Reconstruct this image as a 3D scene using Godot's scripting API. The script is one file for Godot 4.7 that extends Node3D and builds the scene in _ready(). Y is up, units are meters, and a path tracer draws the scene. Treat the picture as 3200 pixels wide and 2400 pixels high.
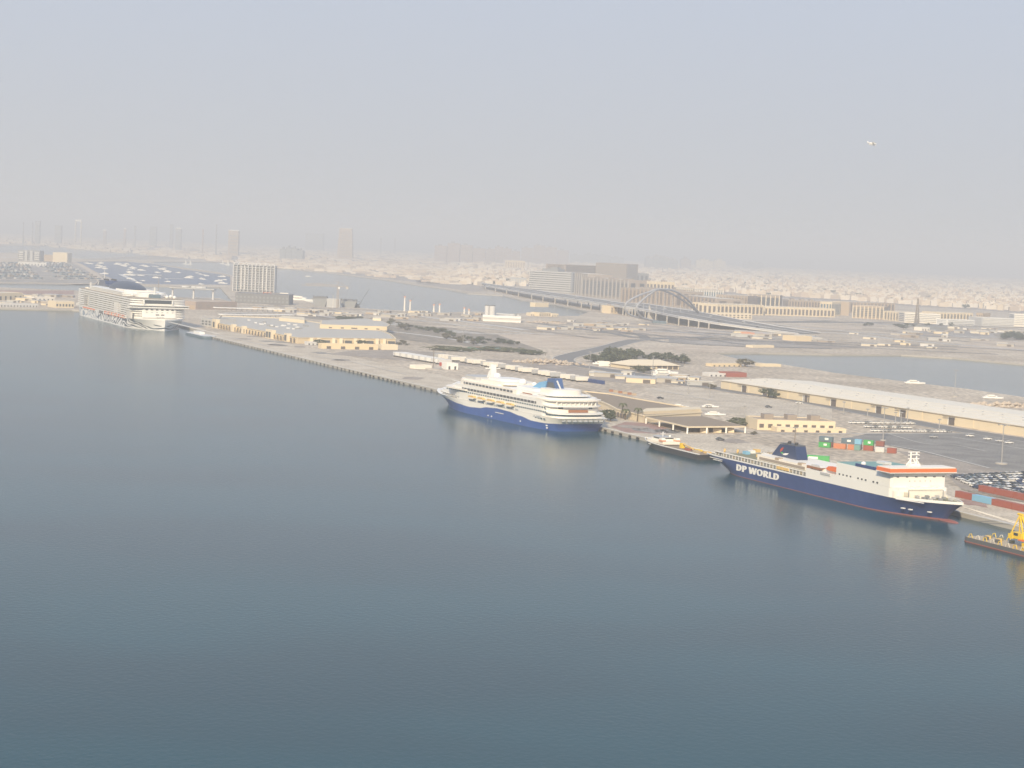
extends Node3D
# A harbour seen from the air: three ships along a straight quay, port land behind, a creek with an arch bridge, a low city in haze.
# World: y up, metres. The quay runs along (0.4035, 0, 0.915); the water lies on its camera side. Land level is 1.6 m.

const LAND := 1.6
const QUAY_TURN := -1.1554            # turns +x to run along the quay towards the viewer, +z towards the water
const QD := Vector2(0.40354, 0.91496)
const QN := Vector2(-0.91496, 0.40354)

var M := {}
var names := {}
var rng := RandomNumberGenerator.new()
var unit_box := BoxMesh.new()
var unit_cyl := CylinderMesh.new()
var unit_ball := SphereMesh.new()

# ---------------------------------------------------------------- helpers
func lin(r: float, g: float, b: float) -> Color:
	return Color(r, g, b).linear_to_srgb()

func mat(key: String, r: float, g: float, b: float, rough := 0.75, metal := 0.0) -> StandardMaterial3D:
	var m := StandardMaterial3D.new()
	m.albedo_color = lin(r, g, b)
	m.roughness = rough
	m.metallic = metal
	M[key] = m
	return m

func noise_image(sd: int, freq: float, size: int, stretch := 1.0, octaves := 4) -> Image:
	var n := FastNoiseLite.new()
	n.seed = sd
	n.frequency = freq
	n.fractal_octaves = octaves
	n.noise_type = FastNoiseLite.TYPE_SIMPLEX_SMOOTH
	return n.get_seamless_image(size, size)

func ramp_texture(img: Image, a: Color, b: Color, lo := 0.2, hi := 0.8) -> ImageTexture:
	var w := img.get_width()
	var out := Image.create(w, img.get_height(), false, Image.FORMAT_RGB8)
	for y in img.get_height():
		for x in w:
			var v: float = clampf((img.get_pixel(x, y).r - lo) / (hi - lo), 0.0, 1.0)
			out.set_pixel(x, y, a.lerp(b, v))
	return ImageTexture.create_from_image(out)

func speckle(key: String, ca: Color, cb: Color, sd: int, tile: float, detail: float, rough := 0.9, da := 0.72) -> StandardMaterial3D:
	var m := StandardMaterial3D.new()
	m.albedo_texture = ramp_texture(noise_image(sd, 0.012, 512), ca, cb)
	m.uv1_triplanar = true
	m.uv1_world_triplanar = true
	m.uv1_scale = Vector3.ONE / tile
	m.detail_enabled = true
	m.detail_blend_mode = BaseMaterial3D.BLEND_MODE_MUL
	m.detail_albedo = ramp_texture(noise_image(sd + 7, 0.03, 512), Color(da, da, da), Color(1, 1, 1))
	m.detail_uv_layer = BaseMaterial3D.DETAIL_UV_2
	m.uv2_triplanar = true
	m.uv2_world_triplanar = true
	m.uv2_scale = Vector3.ONE / detail
	m.roughness = rough
	M[key] = m
	return m

func new_name(n: String) -> String:
	if not names.has(n):
		names[n] = 0
		return n
	names[n] += 1
	return "%s_%03d" % [n, names[n]]

func v3(p: Vector2, y := LAND) -> Vector3:
	return Vector3(p.x, y, p.y)

func Q(s: float, z: float) -> Vector2:
	return QD * s + QN * z

func thing(called: String, label: String, category: String, at: Vector3, turn := 0.0, group := "") -> Node3D:
	var o := Node3D.new()
	o.name = new_name(called)
	add_child(o)
	o.position = at
	o.rotation.y = turn
	tag(o, label, category, group)
	return o

func tag(o: Node, label: String, category := "", group := "", kind := "") -> void:
	if label: o.set_meta("label", label)
	if category: o.set_meta("category", category)
	if group: o.set_meta("group", group)
	if kind: o.set_meta("kind", kind)

func copy_of(src: Node3D, at: Vector3, turn := 0.0, label := "") -> Node3D:
	var c: Node3D = src.duplicate()
	c.name = new_name(String(src.name).rstrip("0123456789").trim_suffix("_"))
	add_child(c)
	c.position = at
	c.rotation.y = turn
	if label: c.set_meta("label", label)
	return c

func inst(called: String, mesh: Mesh, m: Material, parent: Node) -> MeshInstance3D:
	var o := MeshInstance3D.new()
	o.name = called if parent != self else new_name(called)
	o.mesh = mesh
	if m: o.material_override = m
	parent.add_child(o, true)
	return o

func bx(called: String, parent: Node, c: Vector3, s: Vector3, m: Material, turn := Vector3.ZERO) -> MeshInstance3D:
	var o := inst(called, unit_box, m, parent)
	o.transform = Transform3D(Basis.from_euler(turn).scaled_local(s), c)
	return o

func cyl(called: String, parent: Node, c: Vector3, r: float, h: float, m: Material, turn := Vector3.ZERO) -> MeshInstance3D:
	var o := inst(called, unit_cyl, m, parent)
	o.transform = Transform3D(Basis.from_euler(turn).scaled_local(Vector3(r, h, r)), c)
	return o

func ball(called: String, parent: Node, c: Vector3, s: Vector3, m: Material) -> MeshInstance3D:
	var o := inst(called, unit_ball, m, parent)
	o.transform = Transform3D(Basis().scaled_local(s), c)
	return o

func st_new() -> SurfaceTool:
	var st := SurfaceTool.new()
	st.begin(Mesh.PRIMITIVE_TRIANGLES)
	st.set_smooth_group(-1)
	return st

func done(called: String, st: SurfaceTool, m: Material, parent: Node, smooth := false) -> MeshInstance3D:
	st.generate_normals()
	return inst(called, st.commit(), m, parent)

func quad(st: SurfaceTool, a: Vector3, b: Vector3, c: Vector3, d: Vector3) -> void:
	for p in [a, b, c, a, c, d]:
		st.add_vertex(p)

func quad_uv(st: SurfaceTool, a: Vector3, b: Vector3, c: Vector3, d: Vector3, ua: Vector2, ub: Vector2, uc: Vector2, ud: Vector2) -> void:
	var ps := [a, b, c, a, c, d]
	var us := [ua, ub, uc, ua, uc, ud]
	for i in 6:
		st.set_uv(us[i])
		st.add_vertex(ps[i])

func sbox(st: SurfaceTool, c: Vector3, s: Vector3) -> void:
	var h := s / 2
	var p := []
	for i in 8:
		p.append(c + Vector3(h.x if i & 1 else -h.x, h.y if i & 2 else -h.y, h.z if i & 4 else -h.z))
	for f in [[4, 6, 7, 5], [1, 3, 2, 0], [5, 7, 3, 1], [0, 2, 6, 4], [6, 2, 3, 7], [0, 4, 5, 1]]:
		quad(st, p[f[0]], p[f[1]], p[f[2]], p[f[3]])

func bar(st: SurfaceTool, a: Vector3, b: Vector3, r: float, r2 := -1.0, sides := 6) -> void:
	if r2 < 0: r2 = r
	var d := (b - a).normalized()
	var u := d.cross(Vector3.UP if absf(d.y) < 0.9 else Vector3.RIGHT).normalized()
	var w := d.cross(u)
	for i in sides:
		var t0 := TAU * i / sides
		var t1 := TAU * (i + 1) / sides
		var e0 := u * cos(t0) + w * sin(t0)
		var e1 := u * cos(t1) + w * sin(t1)
		quad(st, a + e0 * r, a + e1 * r, b + e1 * r2, b + e0 * r2)
		st.add_vertex(b); st.add_vertex(b + e0 * r2); st.add_vertex(b + e1 * r2)

# a flat polygon (world x, z) facing up
func flat(st: SurfaceTool, poly: PackedVector2Array, y: float) -> void:
	var idx := Geometry2D.triangulate_polygon(poly)
	for i in range(0, idx.size(), 3):
		var a := poly[idx[i]]
		var b := poly[idx[i + 1]]
		var c := poly[idx[i + 2]]
		if (b - a).cross(c - a) < 0:
			var t := b
			b = c
			c = t
		for p in [a, b, c]:
			st.add_vertex(Vector3(p.x, y, p.y))

# an upright prism of a plan polygon
func prism(st: SurfaceTool, poly: PackedVector2Array, y0: float, y1: float, top := true) -> void:
	var ps := poly
	if Geometry2D.is_polygon_clockwise(ps):
		ps = ps.duplicate()
		ps.reverse()
	for i in ps.size():
		var a := ps[i]
		var b := ps[(i + 1) % ps.size()]
		quad(st, Vector3(b.x, y0, b.y), Vector3(b.x, y1, b.y), Vector3(a.x, y1, a.y), Vector3(a.x, y0, a.y))
	if top:
		flat(st, ps, y1)

# plan of a ship's house: x from xa to xb, half width hw, rounded ends of length ra and rb
func plan(xa: float, xb: float, hw: float, ra: float, rb: float, pw := 2.5, n := 8) -> PackedVector2Array:
	var out := PackedVector2Array()
	var right := []
	for i in n + 1:
		var t := float(i) / n
		right.append(Vector2(xa + ra * (1.0 - cos(t * PI / 2)), hw * pow(sin(t * PI / 2), 2.0 / pw)) if ra > 0 else Vector2(xa, hw))
		if ra <= 0: break
	for i in n + 1:
		var t := float(i) / n
		right.append(Vector2(xb - rb * (1.0 - sin(t * PI / 2)), hw * pow(cos(t * PI / 2), 2.0 / pw)) if rb > 0 else Vector2(xb, hw))
		if rb <= 0: break
	for p in right:
		if out.is_empty() or out[out.size() - 1].distance_to(p) > 0.01: out.append(p)
	for i in range(right.size() - 1, -1, -1):
		var p := Vector2(right[i].x, -right[i].y)
		if out[out.size() - 1].distance_to(p) > 0.01 and out[0].distance_to(p) > 0.01: out.append(p)
	return out

func slab(called: String, parent: Node, poly: PackedVector2Array, y0: float, y1: float, m: Material) -> MeshInstance3D:
	var st := st_new()
	prism(st, poly, y0, y1)
	return done(called, st, m, parent)

func ribbon(st: SurfaceTool, pts: Array, width: float, y: float) -> void:
	for i in pts.size() - 1:
		var a: Vector2 = pts[i]
		var b: Vector2 = pts[i + 1]
		var na := ribbon_normal(pts, i) * width / 2
		var nb := ribbon_normal(pts, i + 1) * width / 2
		quad(st, Vector3(a.x - na.x, y, a.y - na.y), Vector3(b.x - nb.x, y, b.y - nb.y), Vector3(b.x + nb.x, y, b.y + nb.y), Vector3(a.x + na.x, y, a.y + na.y))

func ribbon_normal(pts: Array, i: int) -> Vector2:
	var a: Vector2 = pts[max(i - 1, 0)]
	var b: Vector2 = pts[min(i + 1, pts.size() - 1)]
	var d := (b - a).normalized()
	return Vector2(-d.y, d.x)

func smooth_line(pts: Array, n := 5) -> Array:
	var out := []
	for i in pts.size() - 1:
		var p0: Vector2 = pts[max(i - 1, 0)]
		var p1: Vector2 = pts[i]
		var p2: Vector2 = pts[i + 1]
		var p3: Vector2 = pts[min(i + 2, pts.size() - 1)]
		for k in n:
			out.append(p1.cubic_interpolate(p2, p0, p3, float(k) / n))
	out.append(pts[pts.size() - 1])
	return out

func patch(called: String, pts: Array, layer: int, m: Material) -> void:
	var st := st_new()
	flat(st, PackedVector2Array(pts), LAND + 0.04 * layer)
	var o := done(called, st, m, self)
	o.set_meta("kind", "structure")

func road(called: String, pts: Array, width: float, layer: int, m: Material, curve := true) -> void:
	var st := st_new()
	ribbon(st, smooth_line(pts) if curve else pts, width, LAND + 0.04 * layer)
	var o := done(called, st, m, self)
	o.set_meta("kind", "structure")

# ---------------------------------------------------------------- hulls
# h: xs, xe (waterline ends), sd, ed (deck ends), hw (half breadth), hs (half breadth of the deck at the stern), bl, sl (length of the bow and stern taper), dk (deck height at t)
func hull_at(h: Dictionary, t: float, y: float) -> Vector3:
	var k: float = clampf(y / h.dk.call(t), 0.0, 1.0)
	var kk := pow(k, 1.5)
	var xw: float = lerpf(h.xs, h.xe, t)
	var xd: float = lerpf(h.sd, h.ed, t)
	var x: float = lerpf(xw, xd, kk)
	var sb: float = clampf((t - (1.0 - h.bl)) / h.bl, 0.0, 1.0)
	var ss: float = clampf((h.sl - t) / h.sl, 0.0, 1.0)
	var bw: float = h.hw * (1.0 - pow(sb, h.get("pw", 1.9))) * (1.0 - h.get("sw", 0.35) * ss * ss)
	var bd: float = h.hw * (1.0 - pow(sb, h.get("pd", 3.2))) * (1.0 - (1.0 - h.hs / h.hw) * pow(ss, 2.5))
	return Vector3(x, y, lerpf(bw, bd, kk))

func hull_skin(h: Dictionary, ya: Callable, yb: Callable, rows := 4, n := 44, cap := false) -> SurfaceTool:
	var st := st_new()
	st.set_smooth_group(1)
	for i in n:
		var t0 := float(i) / n
		var t1 := float(i + 1) / n
		for j in rows:
			var a0: float = lerpf(ya.call(t0), yb.call(t0), float(j) / rows)
			var b0: float = lerpf(ya.call(t0), yb.call(t0), float(j + 1) / rows)
			var a1: float = lerpf(ya.call(t1), yb.call(t1), float(j) / rows)
			var b1: float = lerpf(ya.call(t1), yb.call(t1), float(j + 1) / rows)
			var p := hull_at(h, t0, a0)
			var q := hull_at(h, t1, a1)
			var r := hull_at(h, t1, b1)
			var s := hull_at(h, t0, b0)
			var up := Vector2(t0, a0)
			var uq := Vector2(t1, a1)
			var ur := Vector2(t1, b1)
			var us := Vector2(t0, b0)
			quad_uv(st, p, s, r, q, up, us, ur, uq)
			var z := Vector3(1, 1, -1)
			quad_uv(st, p * z, q * z, r * z, s * z, up, uq, ur, us)
			if i == 0:
				quad_uv(st, p * z, s * z, s, p, up, us, us, up)
	if cap:
		st.set_smooth_group(-1)
		for i in n:
			var t0 := float(i) / n
			var t1 := float(i + 1) / n
			var a := hull_at(h, t0, yb.call(t0))
			var b := hull_at(h, t1, yb.call(t1))
			quad_uv(st, Vector3(a.x, a.y, a.z), Vector3(a.x, a.y, -a.z), Vector3(b.x, b.y, -b.z), Vector3(b.x, b.y, b.z), Vector2(t0, 30), Vector2(t0, 30), Vector2(t1, 30), Vector2(t1, 30))
	return st

# bulwark: a thin upright band on the deck edge between two fractions of the length
func bulwark(h: Dictionary, s: float, ta: float, tb: float, y0: float, y1: float, n := 24) -> SurfaceTool:
	var st := st_new()
	for i in n:
		var t0 := lerpf(ta, tb, float(i) / n)
		var t1 := lerpf(ta, tb, float(i + 1) / n)
		var d0: float = h.dk.call(t0)
		var d1: float = h.dk.call(t1)
		var a := hull_at(h, t0, d0)
		var b := hull_at(h, t1, d1)
		if true:
			var p := Vector3(a.x, d0 + y0, a.z * s)
			var q := Vector3(b.x, d1 + y0, b.z * s)
			quad(st, p, p + Vector3(0, y1 - y0, 0), q + Vector3(0, y1 - y0, 0), q)
			var inn := Vector3(0, 0, -0.35 * s)
			quad(st, q + inn, q + inn + Vector3(0, y1 - y0, 0), p + inn + Vector3(0, y1 - y0, 0), p + inn)
			quad(st, p + Vector3(0, y1 - y0, 0), p + inn + Vector3(0, y1 - y0, 0), q + inn + Vector3(0, y1 - y0, 0), q + Vector3(0, y1 - y0, 0))
	return st

# ---------------------------------------------------------------- scene
func _ready() -> void:
	rng.seed = 20
	var cam := Camera3D.new()
	cam.name = "camera"
	cam.fov = 22.726
	cam.near = 1.0
	cam.far = 90000.0
	cam.transform = Transform3D(Basis.from_euler(Vector3(deg_to_rad(-4.111), 0, 0)) * Basis(Vector3(0, 0, 1), deg_to_rad(2.563)), Vector3(0, 95, 0))
	add_child(cam)
	cam.current = true

	var sky_m := ProceduralSkyMaterial.new()
	sky_m.sky_top_color = lin(0.375, 0.50, 0.74)
	sky_m.sky_horizon_color = lin(0.468, 0.474, 0.481)
	sky_m.sky_curve = 0.22
	sky_m.ground_horizon_color = lin(0.46, 0.455, 0.45)
	sky_m.ground_bottom_color = lin(0.25, 0.25, 0.24)
	sky_m.sun_angle_max = 1.0
	var sky := Sky.new()
	sky.sky_material = sky_m
	var env := Environment.new()
	env.background_mode = Environment.BG_SKY
	env.sky = sky
	env.tonemap_mode = Environment.TONE_MAPPER_LINEAR
	env.tonemap_exposure = 1.26
	env.sdfgi_enabled = true
	env.ssao_enabled = true
	env.ssil_enabled = true
	env.fog_enabled = true
	env.fog_density = 0.00021
	env.fog_light_color = lin(0.913, 0.924, 0.950)
	var we := WorldEnvironment.new()
	we.name = "environment"
	we.environment = env
	add_child(we)

	var sun := DirectionalLight3D.new()
	sun.name = "sun"
	sun.light_color = Color(1.0, 0.925, 0.78)
	sun.light_energy = 1.45
	sun.light_angular_distance = 1.5
	sun.shadow_enabled = true
	sun.rotation_degrees = Vector3(-28, -14, 0)
	add_child(sun)

	unit_box.size = Vector3.ONE
	unit_cyl.top_radius = 1.0
	unit_cyl.bottom_radius = 1.0
	unit_cyl.height = 1.0
	unit_cyl.radial_segments = 12
	unit_cyl.rings = 1
	unit_ball.radius = 0.5
	unit_ball.height = 1.0
	unit_ball.radial_segments = 14
	unit_ball.rings = 7

	materials()
	terrain()
	ground_patches()
	prototypes()
	cruise_ship_white()
	cruise_ship_blue()
	cargo_ship()
	supply_ship()
	crane_barge()
	quay_things()
	terminal_buildings()
	port_land()
	creek_side()
	bridge()
	waterfront_blocks()
	far_city()
	marina()
	trees()
	aircraft()

func materials() -> void:
	mat("white", 0.78, 0.76, 0.72, 0.45)
	mat("cream_white", 0.80, 0.74, 0.65, 0.5)
	mat("grey_white", 0.58, 0.57, 0.56, 0.6)
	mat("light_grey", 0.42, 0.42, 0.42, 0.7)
	mat("grey", 0.24, 0.245, 0.25, 0.7)
	mat("dark_grey", 0.09, 0.095, 0.10, 0.7)
	mat("black", 0.03, 0.03, 0.032, 0.6)
	mat("glass", 0.035, 0.045, 0.055, 0.12)
	mat("blue_glass", 0.08, 0.13, 0.17, 0.12)
	mat("glass_and_shade", 0.42, 0.44, 0.46, 0.3)  # front panes, and the painted shade of deck openings
	mat("navy", 0.018, 0.036, 0.10, 0.28)
	mat("funnel_blue", 0.05, 0.10, 0.24, 0.4)
	mat("fin_blue", 0.15, 0.36, 0.58, 0.35)
	mat("dome_glass", 0.012, 0.024, 0.055, 0.4)
	mat("orange", 0.72, 0.16, 0.035, 0.5)
	mat("orange_pale", 0.66, 0.33, 0.20, 0.55)
	mat("amber", 0.68, 0.46, 0.16, 0.5)
	mat("yellow", 0.75, 0.50, 0.02, 0.45)
	mat("red", 0.45, 0.06, 0.035, 0.6)
	mat("rust_red", 0.30, 0.085, 0.055, 0.75)
	mat("boot_red", 0.26, 0.09, 0.08, 0.6)
	mat("green", 0.06, 0.34, 0.09, 0.55)
	mat("teal_deck", 0.16, 0.30, 0.28, 0.7)
	mat("sky_blue", 0.20, 0.42, 0.58, 0.6)
	mat("steel_blue", 0.10, 0.15, 0.19, 0.6)
	mat("box_orange", 0.50, 0.20, 0.10, 0.65)
	mat("box_brown", 0.24, 0.09, 0.07, 0.7)
	mat("wood", 0.30, 0.13, 0.06, 0.7)
	mat("deck_tan", 0.40, 0.33, 0.24, 0.8)
	mat("deck_green", 0.20, 0.19, 0.11, 0.8)
	mat("sandstone", 0.68, 0.55, 0.36, 0.85)
	mat("sandstone_pale", 0.70, 0.60, 0.44, 0.85)
	mat("cream", 0.66, 0.56, 0.40, 0.85)
	mat("tan", 0.40, 0.31, 0.22, 0.85)
	mat("taupe", 0.30, 0.25, 0.21, 0.8)
	mat("brown_roof", 0.25, 0.19, 0.13, 0.85)
	mat("roof_grey", 0.44, 0.415, 0.37, 0.85)
	mat("roof_pale", 0.62, 0.56, 0.46, 0.8)
	mat("window_dark", 0.06, 0.065, 0.075, 0.3)
	mat("window_brown", 0.12, 0.10, 0.09, 0.35)
	mat("concrete", 0.40, 0.37, 0.33, 0.85)
	mat("concrete_dark", 0.17, 0.17, 0.175, 0.85)
	mat("mast_grey", 0.36, 0.35, 0.34, 0.5, 0.3)
	mat("mast_brown", 0.22, 0.18, 0.14, 0.7)
	mat("bark", 0.12, 0.09, 0.06, 0.9)
	mat("leaf_dark", 0.078, 0.092, 0.050, 0.8)
	mat("leaf", 0.10, 0.11, 0.055, 0.8)
	mat("leaf_dry", 0.16, 0.14, 0.085, 0.85)
	mat("road_line", 0.55, 0.52, 0.47, 0.8)
	mat("asphalt", 0.17, 0.16, 0.15, 0.9)
	mat("far_pink", 0.34, 0.27, 0.23, 0.9)
	mat("far_grey", 0.24, 0.25, 0.26, 0.8)
	mat("rubber", 0.04, 0.038, 0.035, 0.9)
	for k in ["leaf", "leaf_dark", "leaf_dry"]:
		M[k].backlight_enabled = true
		M[k].backlight = Color(0.10, 0.11, 0.05)
	speckle("ship_blue", lin(0.026, 0.088, 0.34), lin(0.036, 0.108, 0.39), 31, 38.0, 5.0, 0.4, 0.88)
	speckle("cargo_blue", lin(0.020, 0.052, 0.185), lin(0.032, 0.068, 0.225), 33, 30.0, 4.0, 0.42, 0.85)
	speckle("land", lin(0.52, 0.425, 0.315), lin(0.72, 0.605, 0.465), 3, 700.0, 90.0)
	speckle("apron", lin(0.55, 0.465, 0.355), lin(0.69, 0.595, 0.465), 5, 160.0, 31.0, 0.9, 0.82)
	speckle("lot", lin(0.22, 0.205, 0.187), lin(0.31, 0.288, 0.26), 9, 130.0, 23.0, 0.9, 0.8)
	speckle("lot_brown", lin(0.34, 0.285, 0.235), lin(0.44, 0.375, 0.31), 12, 120.0, 27.0, 0.9, 0.8)
	speckle("sand", lin(0.56, 0.45, 0.34), lin(0.70, 0.58, 0.45), 15, 210.0, 33.0, 0.95, 0.8)
	speckle("scrub", lin(0.22, 0.19, 0.145), lin(0.46, 0.38, 0.30), 18, 90.0, 17.0, 0.95, 0.7)
	speckle("grey_land", lin(0.30, 0.275, 0.25), lin(0.48, 0.43, 0.38), 21, 400.0, 60.0, 0.95, 0.75)
	speckle("red_paving", lin(0.34, 0.20, 0.16), lin(0.42, 0.27, 0.22), 24, 60.0, 11.0, 0.9, 0.85)
	speckle("shed_roof", lin(0.80, 0.73, 0.60), lin(0.86, 0.79, 0.67), 27, 60.0, 9.0, 0.75, 0.88)
	# water: dark body colour with faint broad patches, small waves as a normal map
	var nw := noise_image(44, 0.03, 1024, 1.0, 4)
	nw.convert(Image.FORMAT_RGBA8)
	nw.bump_map_to_normal_map(6.0)
	var waves := ImageTexture.create_from_image(nw)
	var patches := ramp_texture(noise_image(40, 0.012, 512, 1.0, 3), Color(0.84, 0.87, 0.88), Color(1, 1, 1), 0.3, 0.7)
	for w in [["water", 0.002, 0.050, 0.066, 0.15], ["basin_water", 0.11, 0.135, 0.125, 0.12], ["marina_water", 0.03, 0.07, 0.15, 0.3]]:
		var m := mat(w[0], w[1], w[2], w[3], w[4])
		m.metallic_specular = 0.2
		m.uv1_triplanar = true
		m.uv1_world_triplanar = true
		m.uv1_scale = Vector3(1.0 / 70.0, 1.0, 1.0 / 80.0)
		m.normal_enabled = true
		m.normal_texture = waves
		m.normal_scale = 0.10
		m.detail_enabled = true
		m.detail_blend_mode = BaseMaterial3D.BLEND_MODE_MUL
		m.detail_albedo = patches
		m.detail_uv_layer = BaseMaterial3D.DETAIL_UV_2
		m.uv2_triplanar = true
		m.uv2_world_triplanar = true
		m.uv2_scale = Vector3(1.0 / 1500.0, 1.0, 1.0 / 800.0)

# ---------------------------------------------------------------- land and water
func terrain() -> void:
	var st := st_new()
	quad(st, Vector3(-30000, 0, 900), Vector3(-30000, 0, -48000), Vector3(30000, 0, -48000), Vector3(30000, 0, 900))
	var w := done("harbour_water", st, M.water, self)
	w.set_meta("kind", "structure")
	var edge := [Vector2(-3000, -2450), Vector2(-663.5, -2074.0), Vector2(-570.7, -2116.8), Vector2(-532.9, -2136.0), Vector2(-500.2, -2158.7), Q(-2125, -463), Q(-1786, -463), Q(-1776, -447.5), Q(-1650, -446.5), Q(-1300, -446.5), Q(-990, -450), Q(-640, -450.5), Q(-560, -449), Q(900, -449)]
	var land := PackedVector2Array(edge + [Vector2(8000, -400), Vector2(29000, -3000), Vector2(29000, -46000), Vector2(-29000, -46000), Vector2(-29000, -3600)])
	var basins := {
		"creek": [Vector2(-1089.2, -5738.4), Vector2(-1015.6, -6065.8), Vector2(-932.7, -6247.5)] + [Vector2(-797.6, -5537.5), Vector2(-713.2, -5637.9), Vector2(-635.6, -5442.9), Vector2(-467.2, -5050.4), Vector2(-311.8, -4571.4), Vector2(-206.1, -4125.5), Vector2(-122.2, -3852.4), Vector2(-84.3, -3729.0)] + [Vector2(-128.8, -3833.4), Vector2(-91.8, -3663.3), Vector2(-25.0, -3632.5), Vector2(7.8, -3383.7), Vector2(65.7, -3197.6), Vector2(112.9, -2905.5), Vector2(88.9, -2699.9), Vector2(60.3, -2664.4), Vector2(20.3, -2734.3), Vector2(-27.7, -2598.9), Vector2(-48.6, -2701.8), Vector2(-95.6, -2602.2)] + [Vector2(-134.4, -2590.9), Vector2(-192.1, -2608.1), Vector2(-226.1, -2635.0), Vector2(-261.4, -2620.3), Vector2(-294.4, -2749.2), Vector2(-343.0, -2950.3), Vector2(-399.3, -3183.0)] + [Vector2(-649.4, -4347.9), Vector2(-712.1, -4589.8), Vector2(-869.5, -5014.8), Vector2(-1028.0, -5417.1)],
		"channel": [Vector2(-859.4, -2982.7), Vector2(-729.1, -3153.7), Vector2(-660.8, -3211.3), Vector2(-586.1, -3250.5), Vector2(-514.1, -3318.9)] + [Vector2(-408.7, -2744.9), Vector2(-379.5, -2581.3)] + [Vector2(-428.7, -2771.1), Vector2(-488.9, -2732.4), Vector2(-555.0, -2814.9), Vector2(-654.0, -2830.1), Vector2(-809.2, -2809.1)],
		"marina": [Vector2(-1190.1, -5160.4), Vector2(-1142.3, -5607.6), Vector2(-1051.3, -5487.3), Vector2(-834.2, -4812.1), Vector2(-695.3, -4464.6), Vector2(-634.2, -4238.0), Vector2(-527.9, -3531.4), Vector2(-608.0, -3371.0), Vector2(-683.6, -3321.8), Vector2(-849.0, -3904.9)],
		"right": [Vector2(192.3, -1838.2), Vector2(242.9, -1882.7), Vector2(319.4, -1915.1)] + [Vector2(400.7, -1974.0), Vector2(449.3, -1957.3), Vector2(504.9, -1887.7), Vector2(579.4, -1780.3)] + [Vector2(427.0, -1287.1), Vector2(376.0, -1400.0), Vector2(350.2, -1466.1), Vector2(311.3, -1525.7), Vector2(270.6, -1598.2), Vector2(237.7, -1694.5)] + [Vector2(234.2, -1673.2), Vector2(206.7, -1742.9)],
		"sea": [Vector2(-2098.7, -6118.7), Vector2(-2208.7, -7988.2), Vector2(-2162.6, -9002.6), Vector2(-1784.6, -9019.9), Vector2(-1644.5, -8441.8), Vector2(-1355.9, -7050.4), Vector2(-1287.9, -5650.5), Vector2(-1479.0, -6191.6), Vector2(-1561.1, -6311.1), Vector2(-1667.4, -6381.5), Vector2(-1659.9, -6005.5), Vector2(-1603.6, -4676.6)],
	}
	var cuts := [-29500.0]
	for b in basins:
		var c := Vector2.ZERO
		for p in basins[b]: c += p
		cuts.append(c.x / basins[b].size())
	cuts.append(29500.0)
	cuts.sort()
	var gs := st_new()
	for i in cuts.size() - 1:
		var strip := PackedVector2Array([Vector2(cuts[i], -47000), Vector2(cuts[i + 1], -47000), Vector2(cuts[i + 1], 5000), Vector2(cuts[i], 5000)])
		var pieces := Geometry2D.intersect_polygons(land, strip)
		for b in basins:
			var next: Array[PackedVector2Array] = []
			for pc in pieces:
				next.append_array(Geometry2D.clip_polygons(pc, PackedVector2Array(basins[b])))
			pieces = next
		for pc in pieces:
			flat(gs, pc, LAND)
	done("ground", gs, M.land, self).set_meta("kind", "structure")
	# banks: the walls of the land down to the water, with a pale coping on top
	var ws := st_new()
	var cs := st_new()
	for i in edge.size() - 1:
		wall_run(ws, edge[i], edge[i + 1])
		coping(cs, edge[i], edge[i + 1])
	var quay := done("quay_wall", ws, M.concrete, self)
	quay.set_meta("kind", "structure")
	done("coping", cs, M.road_line, quay)
	var s := -1770.0
	while s < -650.0:
		var p := Q(s, -446.4 if s < -1000 else -449.6)
		bx("fender", quay, Vector3(p.x, 0.75, p.y), Vector3(rng.randf_range(1.2, 2.4), 1.0, 0.7), M.rubber, Vector3(0, QUAY_TURN, 0))
		s += rng.randf_range(7.0, 12.0)
	for b in basins:
		wet.append(PackedVector2Array(basins[b]))
		var bs := st_new()
		var poly: Array = basins[b]
		for i in poly.size():
			wall_run(bs, poly[i], poly[(i + 1) % poly.size()])
		done("bank_wall", bs, M.concrete, self).set_meta("kind", "structure")
		var fs := st_new()
		flat(fs, PackedVector2Array(poly), 0.25)
		done("basin_water", fs, M.marina_water if b == "marina" else M.basin_water, self).set_meta("kind", "structure")

func wall_run(st: SurfaceTool, a: Vector2, b: Vector2) -> void:
	quad(st, Vector3(a.x, -1, a.y), Vector3(b.x, -1, b.y), Vector3(b.x, LAND, b.y), Vector3(a.x, LAND, a.y))

func coping(st: SurfaceTool, a: Vector2, b: Vector2) -> void:
	var n := Vector2((b - a).y, -(b - a).x).normalized()
	var c := (a + b) / 2 + n * 1.0
	var l := a.distance_to(b)
	prism(st, PackedVector2Array([a, b, b + n * 1.6, a + n * 1.6]), LAND - 0.2, LAND + 0.35)

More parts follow.
